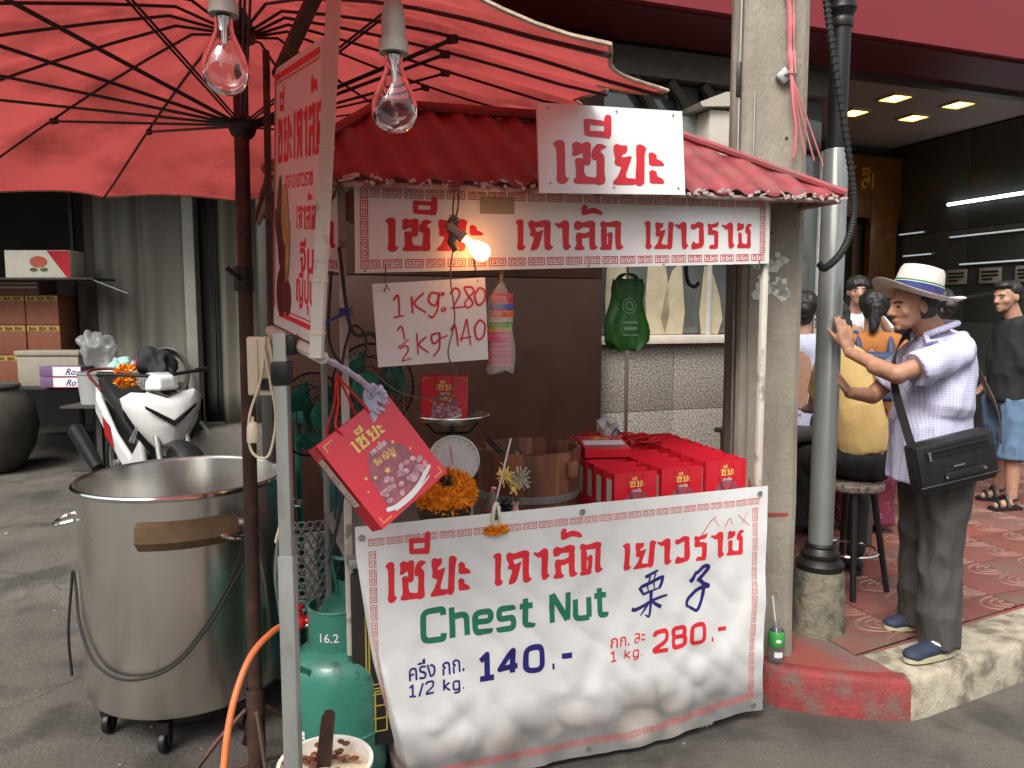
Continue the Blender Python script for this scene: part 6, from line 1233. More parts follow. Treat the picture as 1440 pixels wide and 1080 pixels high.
# ---------------------------------------------------------------- store goods at far left
tb = thing('dark_table', 'low dark table under the boxes at far left', 'table', (-4.35, 7.55, .17))
MB().box((0, 0, .745), (2.2, .62, .03), bev=.004).build('top', mdark, tb)
for sx_ in (-1, 1):
    for sy in (-1, 1): MB().box((sx_*1.04, sy*.26, .365), (.05, .05, .73)).build('leg', mdark, tb)
TZ = .17+.762
lj = thing('clay_jar', 'big round brown clay water jar at the left edge', 'jar', (-4.9, 6.9, .17))
MB().lathe([(0, 0), (.22, 0), (.27, .03), (.38, .22), (.42, .42), (.39, .62), (.30, .74), (.27, .77), (.29, .80), (.28, .82), (.25, .80), (.25, .7), (0, .6)], 40).build('body', mat('jar_clay', (.055, .05, .04), .6, var=.3, vs=3, bump=.2), lj)
bmat_ = mat('carton_orange', (.22, .075, .04), .7, var=.1); yb = mat('carton_yellow', (.45, .28, .06), .6)
for i in range(2):
    for j in range(3):
        t = thing('drink_carton', f"{['bottom', 'middle', 'top'][j]} orange carton in the {['left', 'right'][i]} stack at far left", 'carton', (-5.04+.335*i, 7.66, TZ+.30*j), random.uniform(-.03, .03), 'stacked orange drink cartons')
        MB().box((0, 0, .149), (.325, .3, .296), bev=.004).build('box', bmat_, t); mp = flat((-.16, -.1512, 0), (1, 0, 0))
        draw('yellow_band', [rect2d(.0, .235, .32, .285)], yb, t, mp); [draw('band_print', font2d('BIA', .05, q, .242, bold=.03), K['black'], t, mp, off=.0022) for q in (.02, .12, .22)]
t = thing('faded_carton', 'flat faded brown carton on top of the orange stacks', 'carton', (-4.95, 7.66, TZ+.90)); MB().box((0, 0, .07), (.45, .3, .14), bev=.004).build('box', mat('carton_faded', (.20, .11, .08), .7), t); MB().box((0, -.152, .07), (.42, .003, .02)).box((0, -.152, .11), (.42, .003, .015)).build('print', K['card'], t)
fm = thing('foam_box', 'dirty cream foam box with lid behind the purple cartons', 'box', (-4.53, 7.38, TZ)); mfm = mat('foam', (.30, .27, .21), .8, var=.1)
MB().box((0, 0, .15), (.60, .22, .30), bev=.012).build('body', mfm, fm); MB().box((0, 0, .325), (.64, .25, .05), bev=.012).build('lid', mfm, fm)
for j in range(2):
    t = thing('purple_carton', ['lower white and purple carton in front of the foam box', 'upper white and purple carton in front of the foam box'][j], 'carton', (-4.34, 7.22+.0*j, TZ-.0+.105*j), .0, 'white and purple cartons')
    MB().box((0, 0, .051), (.40, .14, .10), bev=.003).build('box', mat('carton_purple', (.16, .09, .18), .6) if j == 0 else bpy.data.materials['carton_purple'], t); mp = flat((-.2, -.0712, 0), (1, 0, 0))
    draw('white_face', [rect2d(.13, .006, .398, .096)], K['pwhite'], t, mp); draw('script', font2d('Ro', .085, .25, .02, bold=.02, shear=.4), K['navy'], t, mp, off=.0022); draw('purple_line', [rect2d(.13, .0, .398, .008)], mat('magenta', (.35, .02, .12), .5) if j == 0 else bpy.data.materials['magenta'], t, mp, off=.0026)
pl_ = thing('clear_bag', 'puffed clear plastic bag on the white pail', 'plastic bag', (-3.98, 7.2, TZ+.1))
blob('film', [('e', (-3.99, 7.2, 1.28), (.17, .12, .14)), ('e', (-3.90, 7.2, 1.15), (.15, .12, .12)), ('e', (-4.05, 7.2, 1.36), (.12, .1, .1))], .015, mat('pale_bag_film', (.62, .63, .64), .12, alpha=.38, transl=.3, bump=.5, bs=14, spec=1.), pl_, 1, wr=.06, wf=8)
wp = thing('white_pail', 'white plastic pail under the puffed clear bag', 'pail', (-3.92, 7.0, .80)); 
MB().lathe([(0, 0), (.13, 0), (.155, .28), (.165, .285), (.165, .30), (.15, .30), (.125, .01), (0, .01)], 32).build('body', mat('pail_white', (.45, .46, .46), .4, transl=.2), wp)
MB().box((-3.9, 7.0, .785), (.5, .4, .02)).box((-3.9, 7.0, .47), (.05, .05, .61)).box((-3.9, 7.0, .18), (.4, .3, .02)).build('pail_stand', mdark, wp, world=True)
bs = thing('laundry_basket', 'white mesh plastic basket of clothes above the motorbike seat', 'basket', (-3.42, 6.72, .98)); nb_ = 30
b = MB(); e_ = lambda a, q, z: Vector((q*.29*math.cos(a), q*.20*math.sin(a), z))
for k in range(56): b.tube([e_(k*2*PI/56, .78, .0), e_(k*2*PI/56, .96, .15)], .0035, 4)
for j in range(8): b.tube([e_(k*2*PI/40, .78+.18*j/8, .15*j/8) for k in range(40)], .0035, 4, closed=True)
mwp = mat('basket_white', (.55, .54, .48), .4); b.build('mesh_side', mwp, bs); MB().tube([e_(k*2*PI/48, 1.0, .16) for k in range(48)], .012, 8, closed=True).build('rim', mwp, bs)
MB().box((0, 0, -.01), (.46, .3, .015)).box((0, 0, -.41), (.04, .04, .78)).box((0, 0, -.80), (.35, .3, .02)).build('stand', mdark, bs)
for nm, c, p, rr in (('turquoise_cloth', (.30, .50, .45), (-3.50, 6.70, 1.17), (.12, .1, .075)), ('magenta_cloth', (.40, .02, .12), (-3.32, 6.72, 1.18), (.08, .08, .065)), ('navy_cloth', (.04, .035, .12), (-3.22, 6.72, 1.145), (.12, .1, .045)), ('dark_cloth', (.05, .05, .06), (-3.62, 6.72, 1.13), (.07, .1, .03))):
    t = thing(nm, {'turquoise_cloth': 'pale turquoise cloth heaped in the white basket', 'magenta_cloth': 'magenta cloth heaped in the middle of the basket', 'navy_cloth': 'navy cloth at the right of the basket', 'dark_cloth': 'dark cloth at the left rim of the basket'}[nm], 'cloth', p); blob('cloth', [('e', p, rr), ('e', (p[0]+.04, p[1], p[2]+.02), tuple(x*.7 for x in rr))], .012, mat(nm, c, .8), t, 1, wr=.03, wf=14)
us = lb('upper_shelf', -5.6, -4.0, 7.2, 7.6, 1.965, 1.985, mdark, .003); MB().tube([(-4.0, 7.2, 1.96), (-3.65, 7.15, 1.83)], .006, 6).build('shelf_rod', K['grey_steel'], store)
t = thing('fruit_box', 'long white and red box with a printed fruit on the high shelf', 'box', (-4.55, 7.36, 1.986), .02); MB().box((0, 0, .13), (.62, .25, .26), bev=.004).build('box', K['card'], t); mp = flat((-.31, -.1265, 0), (1, 0, 0))
draw('red_corner', [([(.40, .255), (.618, .255), (.618, .005), (.58, .005)], [(0, 3, 2), (0, 2, 1)], 0)], K['bagside'], t, mp); draw('fruit_print', [disc2d((.32, .15), .085, .055, 16)], mat('fruit', (.5, .1, .05), .5), t, mp); draw('leaf_print', [disc2d((.27, .075), .04, .02, 10), disc2d((.37, .075), .04, .02, 10, 1)], K['leaf'] if 'leaf' in K else bpy.data.materials['leaf_green'], t, mp)
co_ = thing('hose_coil', 'dark coiled hose leaning on the shutter beside the motorbike', 'coil', (-3.32, 7.15, .5)); b = MB()
MB().box((-.0, .1, .15), (.5, .25, .3)).build('block', mdark, co_)
for k in range(6): b.tube([(.21*(1-.04*k)*math.cos(t_*PI/16), .025*k*.5+.03*math.sin(t_*PI/16), .55+.26*(1-.04*k)*math.sin(t_*PI/16)) for t_ in range(32)], .014, 8, closed=True)
b.build('coil', mat('coil_grey', (.05, .05, .045), .45, var=.3), co_)

# ---------------------------------------------------------------- people
def chk_mat():
    m = mat('checked_shirt', (.58, .57, .72), .75, var=.03, bump=.15, bs=120); nt = m.node_tree; p = nt.nodes['Principled BSDF']; old = p.inputs['Base Color'].links[0].from_socket
    tc = nt.nodes.new('ShaderNodeTexCoord'); sp = nt.nodes.new('ShaderNodeSeparateXYZ'); nt.links.new(tc.outputs['Object'], sp.inputs[0]); acc = None
    for ax, per in (('X', .011), ('Z', .011)):
        a = nt.nodes.new('ShaderNodeMath'); a.operation = 'DIVIDE'; a.inputs[1].default_value = per; nt.links.new(sp.outputs[ax], a.inputs[0])
        f = nt.nodes.new('ShaderNodeMath'); f.operation = 'FRACT'; nt.links.new(a.outputs[0], f.inputs[0])
        l = nt.nodes.new('ShaderNodeMath'); l.operation = 'LESS_THAN'; l.inputs[1].default_value = .2; nt.links.new(f.outputs[0], l.inputs[0])
        if acc: mx_ = nt.nodes.new('ShaderNodeMath'); mx_.operation = 'MAXIMUM'; nt.links.new(acc, mx_.inputs[0]); nt.links.new(l.outputs[0], mx_.inputs[1]); acc = mx_.outputs[0]
        else: acc = l.outputs[0]
    k = nt.nodes.new('ShaderNodeMath'); k.operation = 'MULTIPLY'; k.inputs[1].default_value = .55; nt.links.new(acc, k.inputs[0])
    mx = nt.nodes.new('ShaderNodeMix'); mx.data_type = 'RGBA'; nt.links.new(k.outputs[0], mx.inputs['Factor']); nt.links.new(old, mx.inputs['A']); mx.inputs['B'].default_value = (.20, .20, .42, 1); nt.links.new(mx.outputs['Result'], p.inputs['Base Color'])
    return m
V = Vector
def hand(w, f, n, s, curl=.15, sc=1.):
    """wrist w, finger direction f, palm-facing normal n, thumb side s"""
    w, f, n, s = V(w), V(f).normalized(), V(n).normalized(), V(s).normalized(); out = []
    out.append(('c', w-f*.01, w+f*.03*sc, .024*sc, .028*sc, .7, n)); out.append(('c', w+f*.03*sc, w+f*.078*sc, .036*sc, .040*sc, .38, n))
    for k, (o, L_) in enumerate(((.030, .066), (.010, .075), (-.010, .070), (-.029, .055))):
        b0 = w+f*(.078-.004*abs(k-1))*sc+s*o*sc; d = (f+s*(o*1.6)).normalized(); L_ *= sc; a = b0
        for q in range(3):
            ln = L_*(.45, .32, .23)[q]; e = a+d*ln; out.append(('c', a, e, (.0092, .0084, .0076)[q]*sc, (.0085, .0077, .0066)[q]*sc)); a = e; d = (d+n*curl).normalized()
    a = w+f*.022*sc+s*.026*sc; d = (f*.55+s*.8+n*.1).normalized()
    for q in range(3):
        e = a+d*(.034, .030, .024)[q]*sc; out.append(('c', a, e, (.014, .0105, .009)[q]*sc, (.0115, .0095, .0075)[q]*sc)); a = e; d = (d+f*.3+n*.1).normalized()
    return out
def head_shapes(c, F, up=(0, 0, 1), sc=1.):
    c = V(c); F = V(F).normalized(); U = V(up); U = (U-F*U.dot(F)).normalized(); L = U.cross(F); M3 = Matrix((L, F, U)).transposed(); P = lambda l, f, u: c+(L*l+F*f+U*u)*sc
    e = lambda p, r: ('e', P(*p), tuple(x*sc for x in r), M3)
    return [e((0, -.012, .03), (.074, .094, .088)), e((0, .018, -.01), (.064, .074, .085)), e((0, .038, -.062), (.046, .045, .040)), e((0, .072, -.086), (.022, .016, .016)), e((0, .066, .028), (.050, .022, .016)),
            ('c', P(0, .082, .018), P(0, .104, -.022), .008*sc, .013*sc), e((.012, .092, -.026), (.009, .009, .008)), e((-.012, .092, -.026), (.009, .009, .008)), e((0, .084, -.054), (.024, .010, .006)), e((0, .082, -.064), (.020, .010, .007)),
            e((.042, .052, -.02), (.022, .022, .022)), e((-.042, .052, -.02), (.022, .022, .022)), e((.074, -.012, -.008), (.010, .020, .032)), e((-.074, -.012, -.008), (.010, .020, .032))], P, M3
def eyes(t, P, M3, sc=1., m=None):
    for s_ in (-1, 1):
        MB().ell(P(s_*.030, .078, .008), (.012*sc, .007*sc, .005*sc), 10, 6, M3).build('eye', m or K['black'], t, world=True)
        MB().tube([P(s_*.014, .086, .026), P(s_*.032, .084, .031), P(s_*.050, .070, .026)], .0035*sc, 5).build('eyebrow', K['hair'], t, world=True)
def limb(a, b, c, r0, r1, r2): return [('c', a, b, r0, r1), ('c', b, c, r1, r2)]

# man in the hat, leaning on the lamp post
hm = thing('person', 'man in white straw hat, checked lilac shirt and grey trousers leaning on the lamp post', 'person', (1.84, 3.25, .17)); F = V((-1, -.10, -.16))
HC = V((1.715, 3.23, 1.68)); hs, HP, HM = head_shapes(HC, F, (-.18, 0, 1), .95)
sh = hs+[('c', (1.775, 3.25, 1.63), (1.875, 3.25, 1.50), .056, .066), ('c', (1.855, 3.25, 1.44), (1.84, 3.25, 1.05), .095, .10, 1.3, (0, 1, 0))]
sh += limb((1.86, 3.10, 1.485), (1.58, 3.06, 1.398), (1.478, 3.26, 1.475), .044, .036, .024)+[('c', (1.60, 3.07, 1.392), (1.53, 3.15, 1.425), .039, .035)]
sh += hand((1.474, 3.268, 1.482), (-.12, .25, .95), (-.3, .9, 0), (-.75, .2, .35), .10, 1.02)
sh += limb((1.86, 3.42, 1.47), (1.70, 3.50, 1.26), (1.545, 3.40, 1.285), .050, .040, .026)+hand((1.54, 3.395, 1.29), (-.62, -.1, .72), (-.7, .35, .0), (-.4, -.5, .6), .12, 1.0)
for y, x in ((3.15, 1.84), (3.36, 1.88)): sh += limb((1.88, y+.02, .95), (x, y, .58), (x, y, .27), .07, .045, .03)
blob('body', sh, .0052, K['skin'], hm, 2)
eyes(hm, HP, HM)
blob('hair', [('e', HP(0, -.040, .012), (.082, .076, .082), HM), ('e', HP(0, -.06, -.035), (.062, .045, .04), HM)], .006, mat('grey_hair', (.035, .03, .028), .6, var=.4, vs=90, bump=.5, bs=200), hm, 1)
tc_ = chk_mat()
tor = [('c', (1.868, 3.25, 1.465), (1.842, 3.25, 1.26), .128, .150, 1.32, (0, 1, 0)), ('c', (1.842, 3.25, 1.28), (1.835, 3.25, 1.06), .150, .160, 1.12, (0, 1, 0)), ('c', (1.835, 3.25, 1.08), (1.845, 3.25, .925), .16, .166, 1.1, (0, 1, 0), 1), ('c', (1.872, 3.11, 1.492), (1.872, 3.39, 1.492), .068, .068), ('c', (1.82, 3.25, 1.555), (1.865, 3.25, 1.48), .062, .095),
       ('c', (1.868, 3.105, 1.488), (1.655, 3.066, 1.415), .068, .078, 1, (0, 1, 0), 1), ('c', (1.865, 3.39, 1.48), (1.735, 3.47, 1.32), .07, .072, 1, (0, 1, 0), 1)]
blob('shirt', tor, .0075, tc_, hm, 3, wr=.011, wf=9)
MB().tube(bez([(1.77, 3.20, 1.555), (1.80, 3.165, 1.575), (1.87, 3.17, 1.60), (1.925, 3.25, 1.605), (1.87, 3.33, 1.60), (1.80, 3.33, 1.57), (1.765, 3.29, 1.55)], 5), .014, 8).tube([(1.77, 3.20, 1.555), (1.765, 3.17, 1.525), (1.795, 3.15, 1.535)], [.012, .014, .006], 8).build('collar', tc_, hm, world=True)
tr_m = mat('grey_trousers', (.058, .053, .050), .8, var=.1, bump=.2, bs=80)
blob('trousers', [('c', (1.85, 3.18, .99), (1.85, 3.32, .99), .12, .12), ('c', (1.87, 3.17, .97), (1.85, 3.145, .58), .118, .084, 1, (0, 1, 0)), ('c', (1.85, 3.145, .60), (1.85, 3.12, .212), .084, .086, .95, (0, 1, 0), 1), ('c', (1.87, 3.33, .97), (1.88, 3.36, .60), .115, .082), ('c', (1.88, 3.36, .62), (1.905, 3.385, .212), .082, .084, 1, (0, 1, 0), 1)], .0075, tr_m, hm, 4, wr=.014, wf=11)
def shoe(parent, heel, toe, m, ms, sc=1.):
    h, t_ = V(heel), V(toe); d = (t_-h).normalized(); s_ = V((-d.y, d.x, 0)); z = V((0, 0, 1))
    blob('shoe', [('e', h+d*.045+z*.055, (.040*sc, .055*sc, .048*sc), Matrix((s_, d, z)).transposed()), ('c', h+d*.08+z*.045, t_-d*.05+z*.030, .040*sc, .040*sc, .75, z), ('e', t_-d*.045+z*.028, (.043*sc, .05*sc, .028*sc), Matrix((s_, d, z)).transposed())], .006, m, parent, 2)
    L_ = (t_-h).length; b = MB(); pr = []
    for k in range(20):
        a = 2*PI*k/20; pr.append(h+d*(L_/2)+d*(L_/2+.004)*math.copysign(abs(math.cos(a))**.7, math.cos(a))+s_*(.045*sc)*math.copysign(abs(math.sin(a))**.8, math.sin(a)))
    iv = world_of(parent).inverted(); b.prism([iv @ (p+z*.002) for p in pr], (0, 0, 1), .018); b.build('sole', ms, parent)
msh = mat('navy_canvas', (.022, .03, .06), .7, var=.3, bump=.3, bs=150); mso = mat('tan_sole', (.45, .42, .28), .6)
shoe(hm, (1.925, 3.135, .178), (1.665, 3.03, .178), msh, mso); shoe(hm, (2.01, 3.40, .178), (1.745, 3.37, .178), msh, mso)
MB().tube([(1.84, 3.045, .235), (1.80, 3.06, .25), (1.79, 3.12, .25)], .006, 6).build('shoe_lace', K['pwhite'], hm, world=True)
# hat
ht = thing('straw_hat', 'white straw sun hat with navy and green band on the leaning man', 'hat', (1.742, 3.235, 1.735), rot=(0, R(13), 0)); mh = mat('straw_white', (.66, .60, .54), .75, var=.1, vs=40, bump=.5, bs=220)
b = MB().lathe([(r, z) for r, z in ((.083, .0), (.10, -.006), (.135, -.008), (.165, -.002), (.183, .012), (.185, .015), (.182, .016), (.16, .004), (.13, -.002), (.10, .0), (.084, .006))], 56)
for p_ in b.v: p_.z -= .030*min(1, abs(p_.y)/.18)**1.6-.012*min(1, abs(p_.x)/.18)**2
b.build('brim', mh, ht)
b = MB().lathe([(.090, -.01), (.092, .02), (.089, .06), (.083, .095), (.075, .110), (.05, .116), (.02, .108), (0, .104)], 48, (0, 0, 0), Matrix.Diagonal((1.08, .95, 1))); b.build('crown', mh, ht)
for nm, z0, z1, c in (('navy_band', .006, .034, (.02, .03, .13)), ('purple_stripe', .001, .008, (.16, .03, .14)), ('white_stripe', .034, .038, (.5, .5, .5)), ('green_stripe', .038, .044, (.02, .16, .07))):
    MB().lathe([(.0925, z0), (.0945, z0), (.0935, z1), (.0915, z1)], 48, (0, 0, 0), Matrix.Diagonal((1.08, .96, 1)), closed=True).build(nm, mat(nm, c, .7), ht)
# shoulder bag
sbg = thing('shoulder_bag', 'black leather shoulder bag slung on the hatted man', 'bag', (1.80, 2.985, .95), rot=(0, R(-13), R(3))); ml_ = mat('black_leather', (.014, .014, .015), .35, var=.3, vs=20, bump=.15, bs=180)
MB().box((0, 0, .105), (.335, .085, .21), bev=.024).build('body', ml_, sbg); MB().box((0, -.045, .12), (.32, .014, .17), bev=.006).tube([(-.165, -.05, .035), (.165, -.05, .035)], .005, 6).build('flap', ml_, sbg)
MB().box((.0, -.056, .175), (.25, .006, .012), bev=.002).box((.0, -.057, .155), (.26, .003, .003)).tube([(-.13, -.056, .15), (-.13, -.056, .19), (.13, -.056, .19), (.13, -.056, .15)], .0018, 5).box((.02, -.057, .065), (.17, .006, .028), bev=.003).build('zip_panel', K['black'], sbg)
MB().box((-.115, -.062, .160), (.010, .006, .035), bev=.002).disc((-.06, -.061, .063), .006, 10, (0, -1, 0), .003).disc((.10, -.061, .067), .006, 10, (0, -1, 0), .003).box((.0, -.056, .100), (.045, .003, .007)).build('metal_fitting', K['chrome'], sbg)
def strap(name, pts, w, m, parent, face):
    q = bez(pts, 6); b = MB(); vs = []; iv = world_of(parent).inverted()
    for i, p in enumerate(q):
        t_ = (q[min(i+1, len(q)-1)]-q[max(i-1, 0)]).normalized(); n = V(face(p)).normalized(); s_ = t_.cross(n).normalized()
        vs += [iv @ (p-s_*w/2+n*.002), iv @ (p+s_*w/2+n*.002), iv @ (p+s_*w/2-n*.002), iv @ (p-s_*w/2-n*.002)]
    b.add(vs, [(i*4+j, i*4+(j+1) % 4, i*4+4+(j+1) % 4, i*4+4+j) for i in range(len(q)-1) for j in range(4)]); return b.build(name, m, parent)
fc = lambda p: (p.x-1.85, p.y-3.25, 0.02)
strap('strap', [(1.635, 2.99, 1.07), (1.615, 3.03, 1.18), (1.60, 3.10, 1.33), (1.655, 3.23, 1.45), (1.77, 3.36, 1.55), (1.89, 3.39, 1.575), (2.02, 3.32, 1.46), (2.05, 3.20, 1.32), (2.04, 3.10, 1.22), (1.985, 3.0, 1.13)], .034, ml_, sbg, fc)

# man in black tee
bm_ = thing('person', 'man in black tee and denim shorts standing at the right edge looking left', 'person', (3.72, 5.65, .17)); F = V((-1, -.25, -.15))
hs, HP, HM = head_shapes((3.70, 5.62, 1.765), F, (0, 0, 1), 1.02)
sh = hs+[('c', (3.735, 5.63, 1.70), (3.78, 5.64, 1.58), .055, .065), ('c', (3.80, 5.65, 1.5), (3.80, 5.65, 1.1), .11, .12)]+limb((3.86, 5.50, 1.50), (4.02, 5.46, 1.30), (3.86, 5.38, 1.22), .05, .042, .03)+hand((3.86, 5.38, 1.22), (-.95, -.1, -.1), (0, 1, -.3), (0, 0, 1), .4)+limb((3.80, 5.83, 1.50), (3.90, 5.92, 1.26), (3.76, 5.9, 1.1), .05, .04, .03)+hand((3.76, 5.9, 1.1), (-.6, 0, -.7), (-.6, 0, .3), (0, -1, 0), .4)
for x, y in ((3.74, 5.53), (3.84, 5.84)): sh += limb((3.80, y, .95), (x+.02, y, .62), (x+.03, y, .26), .09, .062, .038)+[('c', (x+.03, y, .225), (x-.10, y-.03, .205), .035, .028)]
blob('body', sh, .009, K['skin2'], bm_, 2); eyes(bm_, HP, HM)
blob('hair', [('e', HP(0, -.03, .045), (.086, .088, .078), HM), ('e', HP(0, -.065, -.01), (.068, .05, .05), HM), ('e', HP(0, .03, .09), (.07, .06, .035), HM)], .009, K['hair'], bm_, 1, wr=.006, wf=30)
blob('tee_shirt', [('c', (3.80, 5.65, 1.53), (3.78, 5.65, 1.25), .135, .15, 1.3, (0, 1, 0)), ('c', (3.78, 5.65, 1.25), (3.79, 5.65, .98), .15, .155, 1.15, (0, 1, 0), 1), ('c', (3.82, 5.49, 1.55), (3.82, 5.81, 1.55), .07, .07), ('c', (3.85, 5.49, 1.54), (3.975, 5.45, 1.365), .078, .078, 1, (0, 1, 0), 1), ('c', (3.82, 5.82, 1.53), (3.89, 5.91, 1.33), .078, .078, 1, (0, 1, 0), 1)], .012, mat('black_tee', (.011, .011, .012), .85), bm_, 3, wr=.014, wf=9)
blob('shorts', [('c', (3.80, 5.58, 1.0), (3.80, 5.74, 1.0), .13, .13), ('c', (3.80, 5.56, 1.0), (3.76, 5.53, .55), .125, .105, 1, (0, 1, 0), 1), ('c', (3.80, 5.76, 1.0), (3.85, 5.83, .55), .125, .105, 1, (0, 1, 0), 1)], .012, mat('denim', (.10, .17, .27), .85, var=.2, bump=.3, bs=120), bm_, 2, wr=.016, wf=10)
for x, y in ((3.74, 5.53), (3.84, 5.84)):
    MB().prism([(x+.09, y-.05, .176), (x+.09, y+.05, .176), (x-.12, y+.02, .176), (x-.16, y-.02, .176), (x-.15, y-.07, .176), (x-.08, y-.08, .176)], (0, 0, 1), .022).tube(bez([(x-.09, y-.075, .195), (x-.09, y-.03, .245), (x-.08, y+.02, .195)], 4), .014, 6).tube(bez([(x-.02, y-.06, .195), (x-.02, y-.01, .28), (x-.01, y+.045, .195)], 4), .014, 6).tube(bez([(x+.02, y-.05, .25), (x+.075, y, .25), (x+.02, y+.05, .25)], 4), .010, 6).build('sandal', K['black'], bm_, world=True)

# woman in yellow on a stool, back to the street
sto = thing('stool', 'worn round top stool with dark splayed legs under the woman in yellow', 'stool', (1.80, 3.90, .17))
MB().lathe([(0, .555), (.155, .555), (.165, .565), (.165, .585), (.155, .592), (0, .592)], 32).build('seat', mat('worn_stool_top', (.30, .24, .19), .6, var=.3, vs=30, col2=(.04, .03, .025), cover=.45, cs=25), sto)
for a in (255, 345, 75, 165): d = V((math.cos(R(a)), math.sin(R(a)), 0)); MB().tube([d*.11+V((0, 0, .555)), d*.2+V((0, 0, 0))], [.019, .015], 8).build('leg', K['blackm'], sto)
MB().tube([(.15*math.cos(k*PI/14), .15*math.sin(k*PI/14), .22) for k in range(28)], .006, 6, closed=True).build('foot_ring', K['chrome'], sto)
yw = thing('person', 'woman in plain yellow top and black trousers seated on the stool', 'person', (1.80, 3.92, .17)); F = V((-.35, 1, -.3))
hs, HP, HM = head_shapes((1.715, 4.24, 1.60), F, (0, .3, 1), .95)
sh = hs+[('c', (1.715, 4.20, 1.53), (1.71, 4.10, 1.42), .05, .055), ('c', (1.70, 4.06, 1.38), (1.79, 3.93, .9), .11, .13)]+limb((1.86, 4.07, 1.36), (1.90, 4.22, 1.12), (1.74, 4.40, 1.08), .045, .038, .026)+hand((1.74, 4.4, 1.08), (-.6, .6, 0), (0, 0, -1), (-.6, -.6, 0), .3, .9)+limb((1.60, 4.05, 1.34), (1.62, 4.18, 1.12), (1.66, 4.40, 1.08), .045, .038, .026)+hand((1.66, 4.40, 1.08), (0, 1, 0), (0, 0, -1), (1, 0, 0), .3, .9)
sh += limb((1.86, 3.98, .86), (1.92, 4.26, .80), (1.86, 4.14, .30), .09, .06, .035)+limb((1.70, 4.0, .86), (1.64, 4.3, .80), (1.70, 4.2, .35), .09, .06, .035)+[('c', (1.86, 4.14, .28), (1.86, 4.26, .22), .033, .028), ('c', (1.70, 4.2, .33), (1.7, 4.32, .28), .033, .028)]
blob('body', sh, .009, K['skin2'], yw, 2); eyes(yw, HP, HM)
blob('hair', [('e', HP(0, -.03, .03), (.088, .095, .085), HM), ('e', HP(0, -.08, -.04), (.07, .05, .06), HM)], .009, K['hair'], yw, 1, wr=.006, wf=30)
blob('top', [('c', (1.705, 4.05, 1.37), (1.755, 3.98, 1.16), .155, .150, .72, F), ('c', (1.755, 3.98, 1.16), (1.80, 3.93, .905), .150, .165, .8, F, 1), ('c', (1.61, 4.05, 1.37), (1.85, 4.06, 1.37), .062, .062), ('c', (1.86, 4.06, 1.37), (1.89, 4.17, 1.20), .066, .064, 1, (0, 1, 0), 1), ('c', (1.61, 4.05, 1.35), (1.62, 4.14, 1.20), .060, .060, 1, (0, 1, 0), 1)], .010, mat('yellow_cotton', (.66, .44, .17), .85, var=.05, bump=.1), yw, 3, wr=.009, wf=8)
mbt = mat('black_cloth', (.012, .011, .012), .8)
blob('trousers', [('e', (1.79, 3.94, .865), (.195, .16, .115)), ('c', (1.87, 3.97, .84), (1.92, 4.27, .80), .10, .075), ('c', (1.92, 4.27, .80), (1.87, 4.14, .30), .075, .05), ('c', (1.69, 3.99, .84), (1.64, 4.3, .80), .10, .075), ('c', (1.64, 4.3, .80), (1.7, 4.2, .35), .075, .05)], .011, mbt, yw, 3, wr=.01, wf=9)
yw.location.x += .085
shoe(yw, (1.87, 4.08, .178), (1.86, 4.30, .178), mbt, mbt, .9)

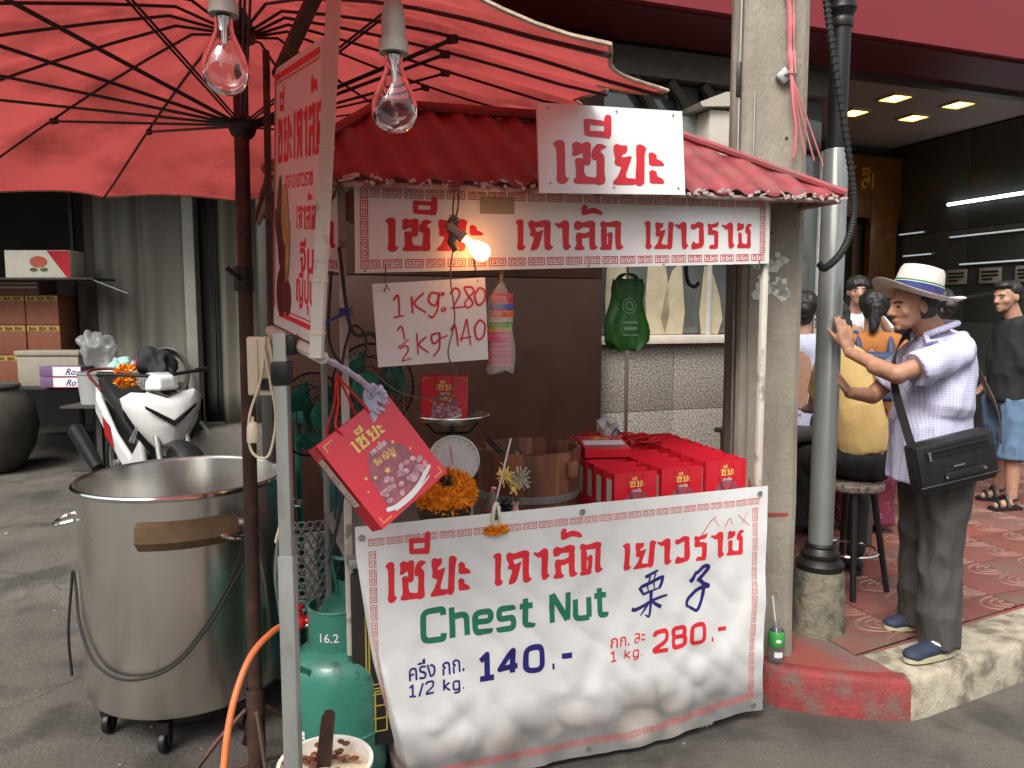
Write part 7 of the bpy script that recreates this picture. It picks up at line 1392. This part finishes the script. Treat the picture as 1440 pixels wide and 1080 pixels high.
# people standing further back
def back_person(lab, x, y, zs, F, top, skirt, hairm='bun', sc=1., arm=None, hold=None, zf=.175):
    t = thing('person', lab, 'person', (x, y, .17)); F = V(F).normalized(); L = V((0, 0, 1)).cross(F); o = V((x, y, 0)); Z_ = lambda z: V((0, 0, z)); H_ = o+F*.05+Z_(zs+.20)
    hs, HP, HM = head_shapes(H_, F, (0, 0, 1), .95*sc); sh = hs+[('c', o+F*.03+Z_(zs+.13), o+Z_(zs), .048, .055), ('c', o+Z_(zs-.08), o+Z_(zs-.5), .10, .11)]
    for s_ in (-1, 1):
        S0 = o+L*.16*s_*sc+Z_(zs-.03)
        if arm and s_ == arm[0]: E_, W_, hf, hn, ht_ = [V(q) for q in arm[1:]]
        else: E_ = S0+L*.05*s_+Z_(-.28); W_ = E_+F*.18+Z_(-.12); hf, hn, ht_ = F+Z_(-.3), -L*s_, Z_(1)+F*.2
        sh += limb(S0, E_, W_, .045, .037, .026)+hand(W_, hf, hn, ht_, .35, .9)
        sh += limb(o+L*.08*s_+Z_(.9*zs/1.4), o+L*.08*s_+F*.02+Z_(.17+.45), o+L*.08*s_+Z_(.25), .08, .055, .035)+[('c', o+L*.08*s_+Z_(.23), o+L*.08*s_+F*.11+Z_(.21), .032, .027)]
        if s_: t.setdefault if False else None
    blob('body', sh, .010, K['skin2'], t, 2); eyes(t, HP, HM)
    if hairm == 'bun': hh_ = [('e', HP(0, -.022, .042), (.086, .096, .088), HM), ('e', HP(.0, -.12, .0), (.05, .05, .05), HM), ('e', HP(0, -.07, -.05), (.06, .05, .05), HM)]
    elif hairm == 'tail': hh_ = [('e', HP(0, -.03, .03), (.088, .096, .09), HM), ('c', HP(0, -.11, .0), HP(.01, -.14, -.16), .045, .03), ('e', HP(0, -.06, -.03), (.07, .05, .06), HM)]
    else: hh_ = [('e', HP(0, -.018, .048), (.088, .098, .078), HM), ('e', HP(0, -.05, -.07), (.085, .05, .10), HM)]
    blob('hair', hh_, .009, K['hair'], t, 1, wr=.007, wf=30)
    tp = [('c', o+Z_(zs-.06), o+Z_(zs-.30), .135*sc, .125*sc, .72, F), ('c', o+Z_(zs-.3), o+Z_(zs-.62), .125*sc, .15*sc, .78, F, 1), ('c', o-L*.15*sc+Z_(zs-.03), o+L*.15*sc+Z_(zs-.03), .06, .06)]
    for s_ in (-1, 1):
        S0 = o+L*.16*s_*sc+Z_(zs-.03); E_ = V(arm[1]) if arm and s_ == arm[0] else S0+L*.05*s_+Z_(-.28); tp.append(('c', S0, S0.lerp(E_, .65), .064, .062, 1, (0, 1, 0), 1))
    blob('top', tp, .011, top, t, 3, wr=.010, wf=9)
    lo = [('c', o+Z_(zs-.52), o+Z_(zs-.75), .135*sc, .17*sc, .8, F), ('c', o+Z_(zs-.75), o+Z_(.24), .17*sc, .20*sc, .85, F, 1)]
    blob('skirt', lo, .013, skirt, t, 2, wr=.025, wf=6)
    for s_ in (-1, 1): a = o+L*.08*s_; shoe(t, (a.x-F.x*.05, a.y-F.y*.05, zf), (a.x+F.x*.17, a.y+F.y*.17, zf), mbt, mbt, .85)
    return t, o, F, L
mor = mat('orange_cotton', (.42, .15, .035), .85); msk = mat('maroon_print', (.12, .01, .03), .8, var=.3, vs=30, col2=(.30, .10, .13), cover=.38, sharp=.04, cs=22)
t, o, F, L = back_person('woman with ponytail and navy backpack over an orange top and maroon skirt', 2.40, 4.98, 1.49, (.25, 1, 0), mor, msk, 'tail')
bp = thing('backpack', 'navy blue backpack worn by the ponytailed woman', 'backpack', tuple(o-F*.16+V((0, 0, 1.12))), math.atan2(L.y, L.x)+PI)
mnv = mat('navy_nylon', (.035, .06, .12), .6, var=.2, bump=.2)
MB().box((0, -.02, .12), (.27, .12, .32), bev=.04).box((0, -.09, .06), (.2, .04, .16), bev=.018).build('body', mnv, bp)
for s_ in (-1, 1): MB().tube(bez([(.09*s_, .03, .26), (.10*s_, .12, .36), (.10*s_, .20, .39), (.11*s_, .29, .30), (.12*s_, .29, .12), (.12*s_, .1, .0)], 5), .020, 8).build('strap', mnv, bp)
back_person('woman facing the street with her hand raised to her mouth', 2.68, 5.85, 1.62, (-.25, -1, -.1), mat('white_cotton', (.62, .62, .64), .8), mbt, 'long', 1, (1, (2.90, 5.68, 1.44), (2.72, 5.60, 1.66), (-.3, -.2, .9), (0, 1, 0), (-1, 0, .2)))
back_person('person in pale blue shirt mostly hidden behind the concrete pole', 1.93, 4.95, 1.47, (.5, 1, 0), mat('pale_blue_cotton', (.52, .55, .70), .8), mbt, 'bun')
back_person('dark haired person in pale grey top behind the leaning man', 3.02, 5.25, 1.50, (-.2, 1, 0), mat('pale_grey_cotton', (.42, .42, .44), .8), mat('grey_cloth', (.12, .11, .11), .8), 'bun')
# low dining table with cloth between the seated people
dt = thing('dining_table', 'dark dining table on the pavement beyond the stool', 'table', (2.0, 4.75, .17), YB)
MB().box((-.2, 0, .73), (.9, .5, .03), bev=.006).build('top', mdark, dt)
for sx_ in (-.6, .2):
    for sy in (-.2, .2): MB().box((sx_, sy, .357), (.04, .04, .715)).build('leg', mdark, dt)

bpy.data.scenes.remove(TSC)
